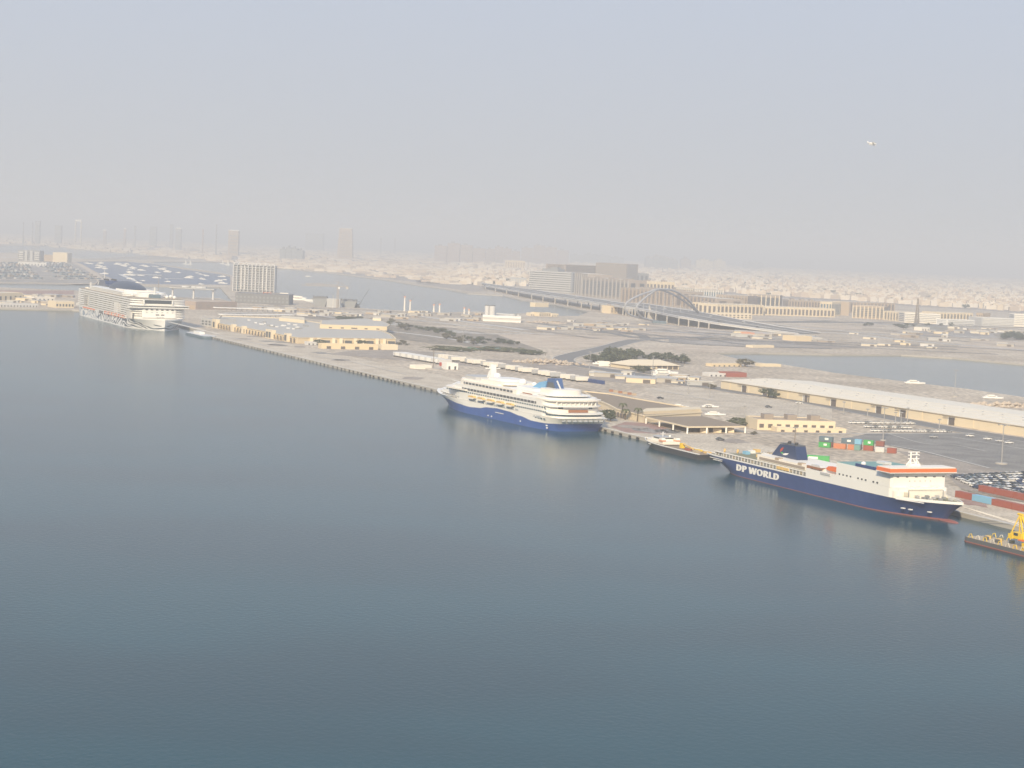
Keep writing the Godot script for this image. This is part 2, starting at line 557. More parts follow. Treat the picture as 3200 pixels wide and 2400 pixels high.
func ground_patches() -> void:
	# quay apron along the whole front
	patch("apron", [Q(-1776, -449.5), Q(-1650, -448.6), Q(-1300, -448.6), Q(-990, -452.2), Q(-560, -452.2), Q(-300, -451), Q(-300, -500), Q(-700, -500), Q(-1250, -500), Q(-1776, -490)], 1, M.apron)
	patch("red_paving", [Vector2(53.6, -1013.4), Vector2(63.1, -1046.9), Vector2(75.1, -1046.1), Vector2(92.3, -1001.1), Vector2(81.1, -990.0), Vector2(72.8, -986.2), Vector2(59.7, -986.0)], 2, M.red_paving)
	patch("asphalt_lot", [Vector2(175.5, -1004.6), Vector2(196.5, -1042.8), Vector2(261.4, -1072.6), Vector2(288.6, -1049.0), Vector2(297.3, -995.8), Vector2(245.4, -818.5), Vector2(233.7, -861.6), Vector2(224.5, -887.2), Vector2(210.0, -938.8), Vector2(195.7, -977.0)], 2, M.lot)
	patch("asphalt_lot", [Vector2(194.0, -952.1), Vector2(208.3, -945.2), Vector2(237.1, -874.3), Vector2(242.1, -848.3), Vector2(203.4, -709.4), Vector2(207.5, -762.5), Vector2(189.9, -791.3), Vector2(195.8, -844.8)], 1, M.lot_brown)
	patch("asphalt_lot", [Vector2(-29.6, -1568.2), Vector2(14.5, -1574.9), Vector2(42.1, -1543.8), Vector2(63.0, -1484.1), Vector2(88.3, -1469.7), Vector2(81.6, -1352.4), Vector2(39.1, -1420.3)], 2, M.lot_brown)
	patch("asphalt_lot", [Vector2(-149.6, -1542.9), Vector2(-136.4, -1605.6), Vector2(-100.4, -1653.8), Vector2(-59.4, -1632.5), Vector2(-26.3, -1525.6), Vector2(-25.2, -1467.4), Vector2(-91.2, -1507.9)], 2, M.lot_brown)
	patch("gravel_lot", [Vector2(89.2, -1312.0), Vector2(124.8, -1354.7), Vector2(149.8, -1298.0), Vector2(187.0, -1244.9), Vector2(203.9, -1211.2), Vector2(187.5, -1111.2), Vector2(170.4, -1131.5), Vector2(142.6, -1117.5), Vector2(113.1, -1147.3), Vector2(96.9, -1195.4)], 2, M.apron)
	patch("sand_lot", [Vector2(-27.8, -2007.9), Vector2(51.0, -2098.6), Vector2(132.7, -2081.9), Vector2(99.3, -1916.4), Vector2(47.0, -1775.4), Vector2(6.1, -1823.8), Vector2(-33.0, -1902.1)], 2, M.sand)
	patch("sand_lot", [Vector2(93.9, -2395.9), Vector2(153.8, -2425.7), Vector2(196.4, -2384.3), Vector2(185.3, -2245.5), Vector2(115.1, -2236.0), Vector2(75.0, -2257.5)], 2, M.sand)
	patch("sand_lot", [Vector2(121.2, -2484.9), Vector2(187.7, -2493.3), Vector2(236.7, -2451.4), Vector2(280.2, -2378.3), Vector2(251.2, -2229.5), Vector2(186.9, -2168.1), Vector2(143.8, -2214.7), Vector2(111.4, -2276.4)], 3, M.sand)
	patch("sand_lot", [Vector2(155.9, -1921.1), Vector2(214.3, -1991.4), Vector2(251.8, -1953.7), Vector2(193.5, -1849.8), Vector2(160.9, -1859.2)], 3, M.sand)
	patch("sand_lot", [Vector2(412.2, -2763.9), Vector2(501.4, -2754.2), Vector2(475.8, -2627.5), Vector2(382.7, -2563.1)], 2, M.sand)
	patch("sand_lot", [Vector2(585.3, -2442.7), Vector2(686.7, -2481.7), Vector2(617.8, -2230.5), Vector2(492.6, -2148.2)], 2, M.sand)
	patch("grey_lot", [Vector2(170.4, -2104.7), Vector2(219.4, -2104.0), Vector2(294.7, -2115.4), Vector2(355.5, -2135.7), Vector2(343.3, -2060.8), Vector2(235.2, -1989.1), Vector2(162.8, -2008.7)], 2, M.grey_land)
	patch("grey_lot", [Vector2(311.4, -2079.4), Vector2(414.6, -2157.9), Vector2(382.8, -2077.2), Vector2(302.6, -2019.8)], 3, M.lot_brown)
	patch("grey_lot", [Vector2(512.6, -2602.0), Vector2(639.2, -2795.1), Vector2(752.9, -2776.7), Vector2(708.6, -2612.2), Vector2(542.4, -2484.4)], 2, M.grey_land)
	patch("grey_lot", [Vector2(-1280.7, -4536.1), Vector2(-1185.6, -5068.1), Vector2(-846.2, -3881.0), Vector2(-680.4, -3287.2), Vector2(-738.2, -3192.8), Vector2(-858.7, -3044.3)], 2, M.grey_land)
	patch("grey_lot", [Vector2(-1649.6, -5718.2), Vector2(-1451.2, -6137.4), Vector2(-1216.4, -5253.8), Vector2(-1333.7, -4624.6)], 2, M.sand)
	patch("grey_lot", [Vector2(-1355.9, -7050.4), Vector2(-1565.3, -10470.9), Vector2(-1335.8, -9776.4), Vector2(-1014.6, -7431.5), Vector2(-1260.3, -5529.4)], 2, M.grey_land)
	patch("red_paving", [Vector2(-736.2, -2668.1), Vector2(-649.3, -2809.5), Vector2(-612.3, -2650.4), Vector2(-697.5, -2528.3)], 2, M.red_paving)
	patch("grey_lot", [Vector2(-1250.3, -9911.8), Vector2(-869.1, -11625.2), Vector2(-186.0, -9537.2), Vector2(-105.2, -5484.2), Vector2(-304.9, -6066.4), Vector2(-559.0, -6034.9), Vector2(-734.8, -5979.5)], 2, M.grey_land)
	patch("grey_lot", [Vector2(-256.3, -4873.7), Vector2(-81.0, -4981.2), Vector2(-17.2, -4278.1), Vector2(-84.3, -3819.3), Vector2(-227.2, -4328.3)], 3, M.lot_brown)
	patch("scrub", [Vector2(-258.0, -2226.7), Vector2(-212.7, -2320.2), Vector2(-149.1, -2213.3), Vector2(-106.2, -2161.9), Vector2(-35.8, -2001.6), Vector2(-31.2, -1771.5), Vector2(-75.7, -1774.7), Vector2(-118.2, -1847.8), Vector2(-197.6, -2157.9)], 2, M.scrub)
	patch("scrub", [Vector2(-110.4, -2139.6), Vector2(-71.3, -2134.9), Vector2(-18.2, -2017.3), Vector2(14.9, -1810.0), Vector2(27.1, -1739.2), Vector2(-36.3, -1745.4), Vector2(-95.8, -1867.4)], 3, M.scrub)
	patch("scrub", [Vector2(675.1, -2700.6), Vector2(764.8, -2821.1), Vector2(706.4, -2553.5), Vector2(635.9, -2489.0)], 4, M.scrub)
	patch("scrub", [Vector2(67.7, -1661.4), Vector2(96.4, -1771.7), Vector2(121.9, -1755.7), Vector2(158.2, -1731.3), Vector2(142.2, -1592.2), Vector2(106.3, -1471.4), Vector2(87.1, -1524.6), Vector2(67.1, -1552.8)], 2, M.scrub)
	road("road", [Vector2(233.9, -2204.9), Vector2(174.9, -2116.1), Vector2(129.3, -2027.1), Vector2(90.3, -1849.1), Vector2(57.9, -1711.1), Vector2(43.0, -1628.5), Vector2(46.7, -1563.1), Vector2(59.6, -1527.0), Vector2(78.4, -1494.1)] + [Vector2(104.1, -1438.7), Vector2(122.5, -1372.8), Vector2(143.9, -1350.4), Vector2(159.1, -1313.3)] + [Vector2(181.8, -1287.4), Vector2(202.9, -1233.3), Vector2(221.6, -1180.0), Vector2(251.6, -1100.7), Vector2(282.5, -1046.3), Vector2(303.9, -998.5)], 17.0, 4, M.asphalt)
	road("road", [Vector2(34.3, -2279.5), Vector2(88.1, -2239.4), Vector2(139.0, -2185.2)] + [Vector2(143.8, -2214.7), Vector2(183.6, -2128.8), Vector2(250.4, -2120.8), Vector2(362.0, -2175.3)] + [Vector2(450.6, -2223.0), Vector2(589.3, -2207.0)], 14.0, 5, M.asphalt)
	road("road", [Vector2(111.4, -2276.4), Vector2(143.2, -2150.8), Vector2(146.3, -2048.3), Vector2(203.9, -1992.6), Vector2(339.3, -2037.0)], 12.0, 5, M.asphalt)
	road("road", [Vector2(-343.1, -2253.2), Vector2(-280.6, -2334.1), Vector2(-206.4, -2252.4), Vector2(-130.7, -2135.1), Vector2(-36.4, -2028.0)], 10.0, 5, M.road_line)
	road("road", [Vector2(-139.5, -2188.3), Vector2(-55.0, -2021.5), Vector2(6.4, -2054.8), Vector2(47.0, -2089.1)], 9.0, 5, M.road_line)
	road("road", [Vector2(-133.3, -1985.3), Vector2(-69.5, -1893.5), Vector2(-31.7, -1792.1)], 8.0, 5, M.road_line)
	road("road", [Vector2(330.8, -2478.8), Vector2(433.5, -2464.2), Vector2(495.1, -2322.5), Vector2(593.0, -2220.9)], 12.0, 6, M.road_line)
	road("road", [Vector2(372.0, -2792.6), Vector2(574.8, -3002.8), Vector2(693.7, -3035.5), Vector2(861.0, -3117.4)], 26.0, 6, M.asphalt)
	road("road", [Vector2(236.8, -2762.5), Vector2(367.6, -2799.7), Vector2(494.9, -2985.2)], 20.0, 6, M.asphalt)
	road("road", [Vector2(-852.8, -2959.9), Vector2(-726.2, -3140.8), Vector2(-750.2, -3451.6), Vector2(-1180.3, -5098.0), Vector2(-1471.0, -5947.4)], 14.0, 5, M.sand)
	road("road", [Vector2(-1430.0, -5290.7), Vector2(-1325.3, -5813.9), Vector2(-1109.7, -6180.8), Vector2(-936.6, -6861.9)] + [Vector2(-884.5, -6986.2), Vector2(-606.6, -6545.2), Vector2(-144.8, -7468.2)], 22.0, 5, M.road_line)
	road("road", [Vector2(563.0, -2518.0), Vector2(702.7, -2635.9)], 9.0, 6, M.road_line)
	for side in [-9.4, 9.4]:
		var rp := smooth_line([Vector2(233.9, -2204.9), Vector2(174.9, -2116.1), Vector2(129.3, -2027.1), Vector2(90.3, -1849.1), Vector2(57.9, -1711.1), Vector2(43.0, -1628.5), Vector2(46.7, -1563.1), Vector2(59.6, -1527.0), Vector2(78.4, -1494.1)] + [Vector2(104.1, -1438.7), Vector2(122.5, -1372.8), Vector2(143.9, -1350.4), Vector2(159.1, -1313.3)] + [Vector2(181.8, -1287.4), Vector2(202.9, -1233.3), Vector2(221.6, -1180.0), Vector2(251.6, -1100.7), Vector2(282.5, -1046.3), Vector2(303.9, -998.5)])
		var off := []
		for i in rp.size(): off.append(rp[i] + ribbon_normal(rp, i) * side)
		road("kerb", off, 1.0, 7, M.road_line, false)
	# bay marks painted on the gravel lot
	var bm := st_new()
	var la := Vector2(94.8, -1305.2)
	var lb := Vector2(183.2, -1109.1)
	for r in 12:
		for k in 60:
			var s := Vector2(la.dot(QD) + 6.0 + k * 4.2, la.dot(QN) + 10.0 + r * 9.0 - 50.0)
			var c := Q(s.x, s.y)
			if rng.randf() < 0.25 or not Geometry2D.is_point_in_polygon(c, PackedVector2Array([Vector2(92.0, -1308.6), Vector2(124.0, -1345.6), Vector2(149.2, -1292.8), Vector2(186.3, -1240.1), Vector2(198.5, -1204.2), Vector2(184.4, -1116.8), Vector2(171.6, -1139.5), Vector2(143.5, -1125.3), Vector2(113.9, -1155.6), Vector2(97.3, -1199.8)])): continue
			var u := QD * 0.22
			var w := QN * 2.6
			quad(bm, v3(c - u - w, LAND + 0.2), v3(c + u - w, LAND + 0.2), v3(c + u + w, LAND + 0.2), v3(c - u + w, LAND + 0.2))
	var bmo := done("bay_marks", bm, M.road_line, self)
	bmo.set_meta("kind", "structure")
	road("painted_line", [Vector2(144.7, -1017.2), Vector2(189.5, -1037.8), Vector2(261.4, -1072.6)], 2.2, 6, M.road_line, false)
	road("painted_line", [Vector2(196.3, -980.0), Vector2(208.2, -955.8), Vector2(224.7, -888.2)], 1.4, 6, M.road_line, false)
	road("painted_line", [Vector2(207.3, -1049.0), Vector2(217.0, -997.2), Vector2(232.2, -998.2), Vector2(242.7, -970.2)], 0.9, 6, M.road_line)
	road("painted_line", [Vector2(242.4, -1043.5), Vector2(268.1, -991.6), Vector2(282.2, -963.3)], 0.9, 6, M.road_line)
	road("painted_line", [Vector2(176.8, -1005.2), Vector2(196.1, -991.0)], 0.8, 6, M.road_line, false)
	road("painted_line", [Vector2(94.4, -1310.0), Vector2(131.8, -1225.9)], 1.2, 6, M.road_line, false)
	road("painted_line", [Vector2(-292.6, -1806.1), Vector2(-206.0, -1611.5)], 1.6, 6, M.road_line, false)
	road("painted_line", [Vector2(-165.2, -1512.6), Vector2(-131.0, -1476.4), Vector2(-74.4, -1342.7)], 1.4, 6, M.road_line, false)
	road("painted_line", [Vector2(125.6, -1011.1), Vector2(181.4, -1031.6)], 1.4, 6, M.road_line, false)

	# tracks and worn strips across the flat land, stains on the apron
	var g := RandomNumberGenerator.new()
	g.seed = 77
	for q in [[Vector2(119.6, -2450.4), Vector2(273.0, -2315.8), Vector2(256.5, -2173.1), Vector2(108.0, -2205.2)], [Vector2(236.7, -2451.4), Vector2(385.5, -2318.3), Vector2(357.7, -2148.7), Vector2(201.2, -2076.0)], [Vector2(388.2, -2600.9), Vector2(735.4, -2759.6), Vector2(548.5, -2052.8), Vector2(311.4, -2079.4)], [Vector2(-76.8, -2293.7), Vector2(176.5, -2543.5), Vector2(152.2, -2183.5), Vector2(-67.3, -2022.9)], [Vector2(-315.5, -2582.8), Vector2(-48.0, -2611.7), Vector2(-38.6, -2140.6), Vector2(-215.4, -2205.8)], [Vector2(462.3, -2895.2), Vector2(825.0, -3098.7), Vector2(758.9, -2848.7), Vector2(409.2, -2559.2)]]:
		for k in 13:
			var u := g.randf()
			var p: Vector2 = (q[0] as Vector2).lerp(q[1], u).lerp((q[3] as Vector2).lerp(q[2], u), g.randf())
			var d := Vector2(1, 0).rotated(g.randf_range(-0.15, 0.35) if g.randf() < 0.6 else g.randf_range(0.9, 1.3)) * g.randf_range(50, 190)
			if not dry(p) or not dry(p + d) or not dry(p - d): continue
			road("track", [p - d, p + d * 0.1 + d.orthogonal() * g.randf_range(-0.1, 0.1), p + d], g.randf_range(3, 14), 5 + k % 3, [M.road_line, M.sand, M.lot_brown, M.grey_land, M.asphalt][g.randi() % 5])
	for k in 26:
		var c := Q(g.randf_range(-1740, -560), g.randf_range(-495, -462))
		var pts := []
		for i in 11:
			pts.append(c + Vector2.from_angle(TAU * i / 11.0) * Vector2(g.randf_range(4, 11), g.randf_range(6, 16)))
		patch("ground_stain", pts, 3, M.lot_brown if k % 2 else M.red_paving if k % 7 == 0 else M.grey_land)

var wet := []
func dry(p: Vector2) -> bool:
	for b in wet:
		if Geometry2D.is_point_in_polygon(p, b): return false
	return true

# ---------------------------------------------------------------- prototypes
var proto := {}

func profile_solid(st: SurfaceTool, prof: Array, z0: float, z1: float) -> void:
	# a side profile (x, y) given width along z
	var poly := PackedVector2Array(prof)
	if Geometry2D.is_polygon_clockwise(poly): poly.reverse()
	var idx := Geometry2D.triangulate_polygon(poly)
	for i in range(0, idx.size(), 3):
		var t := [poly[idx[i]], poly[idx[i + 1]], poly[idx[i + 2]]]
		if (t[1] - t[0]).cross(t[2] - t[0]) < 0: t = [t[0], t[2], t[1]]
		for k in [0, 2, 1]: st.add_vertex(Vector3(t[k].x, t[k].y, z1))
		for k in [0, 1, 2]: st.add_vertex(Vector3(t[k].x, t[k].y, z0))
	for i in poly.size():
		var a := poly[i]
		var b := poly[(i + 1) % poly.size()]
		quad(st, Vector3(a.x, a.y, z1), Vector3(a.x, a.y, z0), Vector3(b.x, b.y, z0), Vector3(b.x, b.y, z1))

func solid(called: String, prof: Array, z0: float, z1: float, m: Material, parent: Node) -> MeshInstance3D:
	var st := st_new()
	profile_solid(st, prof, z0, z1)
	return done(called, st, m, parent)

func make_mesh(fill: Callable) -> ArrayMesh:
	var st := st_new()
	fill.call(st)
	st.generate_normals()
	return st.commit()

func prototypes() -> void:
	# shipping container 12.2 x 2.6 x 2.5 with ribbed sides
	proto.box = make_mesh(func(st):
		sbox(st, Vector3(0, 1.3, 0), Vector3(12.1, 2.5, 2.36))
		for x in [-6.02, 6.02]:
			for z in [-1.18, 1.18]:
				sbox(st, Vector3(x, 1.3, z), Vector3(0.16, 2.6, 0.16))
		for i in 23:
			for z in [-1.2, 1.2]:
				sbox(st, Vector3(-5.72 + i * 0.52, 1.3, z), Vector3(0.24, 2.3, 0.06)))
	proto.doors = make_mesh(func(st):
		for z in [-0.56, 0.56]:
			sbox(st, Vector3(6.09, 1.3, z), Vector3(0.06, 2.3, 1.0))
			sbox(st, Vector3(6.14, 1.3, z * 0.6), Vector3(0.05, 2.2, 0.05)))
	# cars
	proto.car_body = make_mesh(func(st):
		profile_solid(st, [Vector2(-2.2, 0.35), Vector2(-2.25, 0.85), Vector2(-1.95, 0.98), Vector2(-1.25, 1.02), Vector2(0.75, 1.0), Vector2(1.9, 0.82), Vector2(2.2, 0.62), Vector2(2.2, 0.35)], -0.88, 0.88)
		profile_solid(st, [Vector2(-1.25, 1.35), Vector2(-1.15, 1.48), Vector2(0.05, 1.47), Vector2(0.2, 1.35)], -0.72, 0.72))
	proto.car_glass = make_mesh(func(st):
		profile_solid(st, [Vector2(-1.75, 0.98), Vector2(-1.2, 1.38), Vector2(0.15, 1.38), Vector2(0.85, 0.98)], -0.75, 0.75))
	proto.car_wheel = make_mesh(func(st): bar(st, Vector3(0, 0, -0.1), Vector3(0, 0, 0.1), 0.33, 0.33, 8))
	# leaf crowns, one metre half size: many small faces in clumps
	for k in 3:
		proto["crown%d" % k] = crown(100 + k, 26, 26, 0.15)
	proto.hedge = crown(140, 40, 20, 0.12)
	proto.frond = make_mesh(func(st):
		for i in 18:
			var a := TAU * i / 18.0 + (i % 2) * 0.1
			var d := Vector3(cos(a), 0, sin(a))
			var s := Vector3(-sin(a), 0, cos(a)) * 0.16
			var drop := 0.15 + 0.5 * (i % 3) / 2.0
			var p0 := Vector3.ZERO
			var p1 := d * 0.55 + Vector3(0, 0.38 - drop * 0.3, 0)
			var p2 := d * 1.0 + Vector3(0, 0.1 - drop, 0)
			quad(st, p0, p1 - s, p1 + s, p0)
			quad(st, p1 - s, p2, p2, p1 + s))

func crown(sd: int, clumps: int, leaves: int, size: float) -> ArrayMesh:
	var r := RandomNumberGenerator.new()
	r.seed = sd
	var st := st_new()
	for c in clumps:
		var d := Vector3(r.randfn(), r.randfn(), r.randfn()).normalized()
		var rad := 0.30 + 0.55 * sqrt(r.randf())
		var at := Vector3(d.x * rad, d.y * rad * 0.85, d.z * rad)
		var cr := r.randf_range(0.16, 0.32)
		for l in leaves:
			var o := Vector3(r.randfn(), r.randfn(), r.randfn()).normalized() * cr * pow(r.randf(), 0.4)
			var u := Vector3(r.randfn(), r.randfn() * 0.6, r.randfn()).normalized() * size * r.randf_range(0.6, 1.2)
			var w := u.cross(Vector3(r.randfn(), r.randfn(), r.randfn()).normalized()).normalized() * size * 0.55
			var p := at + o
			quad(st, p - u, p + w, p + u, p - w)
	st.generate_normals()
	return st.commit()

func car(label: String, m: Material, at: Vector3, turn: float, group: String) -> void:
	var t := thing("car", label, "car", at, turn, group)
	inst("body", proto.car_body, m, t)
	inst("window", proto.car_glass, M.glass, t)
	for x in [-1.35, 1.35]:
		for z in [-0.86, 0.86]:
			inst("wheel", proto.car_wheel, M.rubber, t).position = Vector3(x, 0.33, z)

func container(label: String, m: Material, at: Vector3, turn: float, group: String, len := 1.0, mark := "") -> void:
	var t := thing("shipping_container", label, "container", at, turn, group)
	var b := inst("body", proto.box, m, t)
	b.scale = Vector3(len, 1, 1)
	var d := inst("door", proto.doors, m, t)
	d.position.x = 6.05 * (len - 1.0)
	if mark == "plate":
		bx("logo_panel", t, Vector3(0.5, 1.5, 1.25), Vector3(3.4 * len, 1.0, 0.05), M.white)

func light_mast(label: String, at: Vector3, h: float, m: Material, head := 2.0, base := 2.2) -> void:
	var t := thing("light_mast", label, "light mast", at, 0.0, "tall floodlight masts in the port")
	if base > 0: cyl("footing", t, Vector3(0, 0.35, 0), base, 0.7, M.concrete)
	var st := st_new()
	bar(st, Vector3(0, 0.4, 0), Vector3(0, h, 0), 0.55 if h > 20 else 0.32, 0.26 if h > 20 else 0.16, 8)
	done("pole", st, m, t)
	var hs := st_new()
	bar(hs, Vector3(-head, h, 0), Vector3(head, h, 0), 0.16)
	bar(hs, Vector3(0, h, -head), Vector3(0, h, head), 0.16)
	done("head_frame", hs, m, t)
	for s in [[-1, 0], [1, 0], [0, -1], [0, 1]]:
		bx("floodlight", t, Vector3(s[0] * head, h - 0.25, s[1] * head), Vector3(0.9, 0.45, 0.7), M.grey)

# ---------------------------------------------------------------- ships
func lifeboat(parent: Node, at: Vector3, l: float, hull_m: Material, top_m: Material) -> void:
	var b := solid("lifeboat", [Vector2(-l * 0.5, 0.9), Vector2(-l * 0.42, 0.15), Vector2(-l * 0.3, 0), Vector2(l * 0.3, 0), Vector2(l * 0.42, 0.15), Vector2(l * 0.5, 0.9)], -1.1, 1.1, hull_m, parent)
	b.position = at
	var c := solid("canopy", [Vector2(-l * 0.46, 0.9), Vector2(-l * 0.34, 1.7), Vector2(l * 0.3, 1.75), Vector2(l * 0.46, 0.9)], -1.0, 1.0, top_m, b)

func cruise_ship_white() -> void:
	var t := thing("cruise_ship", "huge white cruise ship with swirling dark hull art and dark glass dome", "cruise ship", Vector3(-390.95, 0, -1951.3), QUAY_TURN, "cruise ships at the quay")
	var h := {"xs": -154.0, "xe": 143.0, "sd": -156.0, "ed": 143.5, "hw": 26.5, "hs": 25.0, "bl": 0.19, "sl": 0.10, "pw": 1.7, "pd": 3.6, "sw": 0.12, "dk": func(_t): return 9.6}
	# line art: contour lines of a warped field, bold sweeps at the bow and fine scales towards the stern
	var img := Image.create(2048, 128, false, Image.FORMAT_RGB8)
	var n1 := FastNoiseLite.new()
	n1.seed = 5; n1.frequency = 0.018; n1.fractal_octaves = 2
	var white := lin(0.80, 0.79, 0.77)
	var ink := lin(0.035, 0.055, 0.09)
	var pale := lin(0.20, 0.27, 0.35)
	for x in 2048:
		var u := x / 2048.0
		for y in 128:
			var v := y / 128.0            # 0 keel side, 1 deck
			var c := white
			if u > 0.78:
				var k := (u - 0.78) / 0.22
				var f := v * 3.4 + k * 3.6 + 0.55 * sin(k * 9.0 + v * 3.0) + n1.get_noise_2d(x * 0.25, y * 0.5) * 1.2
				var g := absf(fposmod(f, 1.0) - 0.5)
				var top := 0.97 - 0.55 * k * k
				if g < 0.21 and v < top and v > 0.08: c = ink
			elif u > 0.30:
				var f := n1.get_noise_2d(x * 0.2, y * 0.22) * 3.0 + v * 0.6
				var g := absf(fposmod(f, 1.0) - 0.5)
				if g < 0.2 and v < 0.92 and v > 0.1: c = ink.lerp(pale, clampf((0.5 - u) * 3.0, 0.0, 0.7))
			elif u > 0.02:
				var f := n1.get_noise_2d(x * 0.2, y * 0.22) * 3.0
				if absf(fposmod(f, 1.0) - 0.5) < 0.18 and v < 0.95 and v > 0.1: c = pale
			img.set_pixel(x, 127 - y, c)
	var art := mat("hull_art", 1, 1, 1, 0.4)
	art.albedo_texture = ImageTexture.create_from_image(img)
	art.uv1_scale = Vector3(1, -1.0 / 9.6, 1)
	art.uv1_offset = Vector3(0, 1, 0)
	done("hull", hull_skin(h, func(_t): return 0.0, func(_t): return 9.6, 6, 60), art, t)
	done("foredeck", hull_skin(h, func(_t): return 9.6, func(_t): return 9.62, 1, 60, true), M.cream_white, t)
	for side in [1.0, -1.0]: done("bulwark", bulwark(h, side, 0.88, 1.0, 0.0, 1.3), M.white, t)
	# stacked balcony decks: a shaded core with a white band for every deck
	slab("balcony_core", t, plan(-147, 114.5, 21.8, 3, 9, 4.5), 9.7, 29.2, M.white)
	for i in 9:
		var y := 10.7 + i * 2.1
		slab("deck_band", t, plan(-151 + i * 0.35, 119.0, 26.9, 3, 9.5, 4.5), y, y + 1.3, M.white)
	slab("lower_side", t, plan(-150, 119, 26.3, 3, 9.5, 4.5), 9.64, 10.5, M.white)
	# upper decks, stepped
	slab("upper_core", t, plan(-112, 58, 20.5, 6, 8, 4), 29.3, 33.0, M.white)
	for i in 3:
		slab("deck_band", t, plan(-115 + i * 2, 66 - i * 4, 23.2 - i * 0.4, 6, 9, 4), 29.6 + i * 1.35, 30.5 + i * 1.35, M.white)
	slab("sun_deck", t, plan(-150, 118, 25.6, 3, 9, 4.5), 29.25, 29.5, M.deck_tan)
	slab("roof_house", t, plan(20, 88, 13, 4, 10), 29.5, 32.0, M.white)
	slab("roof_house", t, plan(48, 82, 9, 3, 6), 32.0, 33.4, M.cream_white)
	slab("roof_house", t, plan(-10, 40, 16, 3, 6), 33.0, 34.6, M.cream_white)
	# dark glass dome and funnel
	var dome := ball("glass_dome", t, Vector3(-24, 33.0, 0), Vector3(126, 17.5, 29), M.dome_glass)
	solid("funnel", [Vector2(-150, 33), Vector2(-136, 36), Vector2(-127, 39.5), Vector2(-97, 39.5), Vector2(-92, 36), Vector2(-70, 34)], -9, 9, M.navy, t)
	for z in [-4.0, 4.0]:
		for x in [-121.0, -112.0, -104.0]:
			cyl("exhaust_pipe", t, Vector3(x, 40.2, z), 1.2, 1.8, M.black)
	solid("funnel_emblem", [Vector2(-134, 34), Vector2(-126, 38.6), Vector2(-124, 38.6), Vector2(-129, 34)], 9.0, 9.2, M.white, t)
	for k in 6:
		var st := st_new()
		var x := -70.0 + k * 18.0
		var yy := 33.0 + 7.9 * sqrt(maxf(0.0, 1.0 - pow((x + 24) / 61.0, 2)))
		bar(st, Vector3(x, 33, 13.6 * sqrt(maxf(0.0, 1.0 - pow((x + 24) / 61.0, 2)))), Vector3(x, yy, 0), 0.25)
		done("dome_rib", st, M.steel_blue, t)
	# bow front: big window, bridge wings, rows of windows
	bx("front_window", t, Vector3(119.2, 26.6, 1.6), Vector3(1.4, 2.9, 26.0), M.glass)
	for z in [15.4, -12.2]:
		bx("window_mullion", t, Vector3(119.6, 26.5, z), Vector3(1.4, 4.6, 1.2), M.white)
	bx("window_head", t, Vector3(119.5, 28.5, 1.6), Vector3(1.6, 0.6, 28.0), M.white)
	slab("bridge_wing", t, plan(110, 122.5, 29.5, 1.5, 4, 4), 20.6, 21.5, M.white)
	slab("bridge_glass", t, plan(111, 121.8, 28.6, 1.5, 4, 4), 21.5, 22.6, M.glass)
	slab("bridge_roof", t, plan(110, 122.6, 29.6, 1.5, 4, 4), 22.6, 23.2, M.white)
	slab("front_panel", t, plan(116.5, 119.9, 16.5, 0, 1.2, 6), 11.2, 20.5, M.white)
	for k in 6:
		bx("front_balcony", t, Vector3(119.9, 18.9, 12.5 - k * 5.0), Vector3(0.6, 1.0, 2.4), M.glass)
		bx("front_balcony", t, Vector3(119.9, 16.4, 12.5 - k * 5.0), Vector3(0.6, 0.7, 1.8), M.glass_and_shade)
	for k in 2:
		bx("front_balcony", t, Vector3(119.9, 14.0, 2.0 - k * 5.0), Vector3(0.6, 0.9, 3.4), M.glass)
	bx("front_balcony", t, Vector3(119.9, 11.9, -0.5), Vector3(0.6, 0.4, 8.0), M.glass_and_shade)
	# white panels standing over the balconies
	for p in [[38.0, 56.0, 12.4, 22.8], [-113.0, -94.0, 12.4, 22.8], [96.0, 119.0, 9.7, 16.5], [60.0, 66.0, 13.0, 22.0]]:
		bx("side_panel", t, Vector3((p[0] + p[1]) / 2, (p[2] + p[3]) / 2, 26.5), Vector3(p[1] - p[0], p[3] - p[2], 0.8), M.cream_white)
	bx("side_door", t, Vector3(-26, 9.3, 26.3), Vector3(18, 3.4, 0.8), M.glass)
	for k in 4:
		lifeboat(t, Vector3(-112 + k * 16.0, 8.6, 26.6), 13.0, M.cream_white, M.orange)
	for k in 6:
		lifeboat(t, Vector3(6 + k * 16.5, 8.4, 26.6), 13.5, M.orange_pale, M.cream_white)
		var ds := st_new()
		bar(ds, Vector3(0, 8.6, 27.4), Vector3(0, 11.2, 27.8), 0.35)
		bar(ds, Vector3(0, 11.2, 27.8), Vector3(9, 11.2, 27.8), 0.35)
		var dv := done("davit", ds, M.orange, t)
		dv.position.x = -2.0 + k * 16.5
	bx("stern_platform", t, Vector3(-158, 11.2, 20), Vector3(14, 2.6, 11), M.cream_white)
	bx("stern_recess", t, Vector3(-159, 13.6, 15), Vector3(6, 4.0, 12), M.grey_white)
	# masts and small roof things
	var ms := st_new()
	bar(ms, Vector3(97, 32, 0), Vector3(97, 40, 0), 0.8, 0.4)
	bar(ms, Vector3(97, 36.2, -3.5), Vector3(97, 36.2, 3.5), 0.3)
	bar(ms, Vector3(97, 38.2, -2.5), Vector3(97, 38.2, 2.5), 0.3)
	bar(ms, Vector3(97, 29.5, 3), Vector3(97, 34, 0), 0.5)
	done("radar_mast", ms, M.white, t)
	bx("mast_house", t, Vector3(97, 31.2, 0), Vector3(12, 3.4, 9), M.steel_blue)
	for p in [[106, -10], [112, -16], [88, -18], [70, 16], [30, 19]]:
		ball("satellite_dome", t, Vector3(p[0], 31.0, p[1]), Vector3(3.4, 3.4, 3.4), M.white)
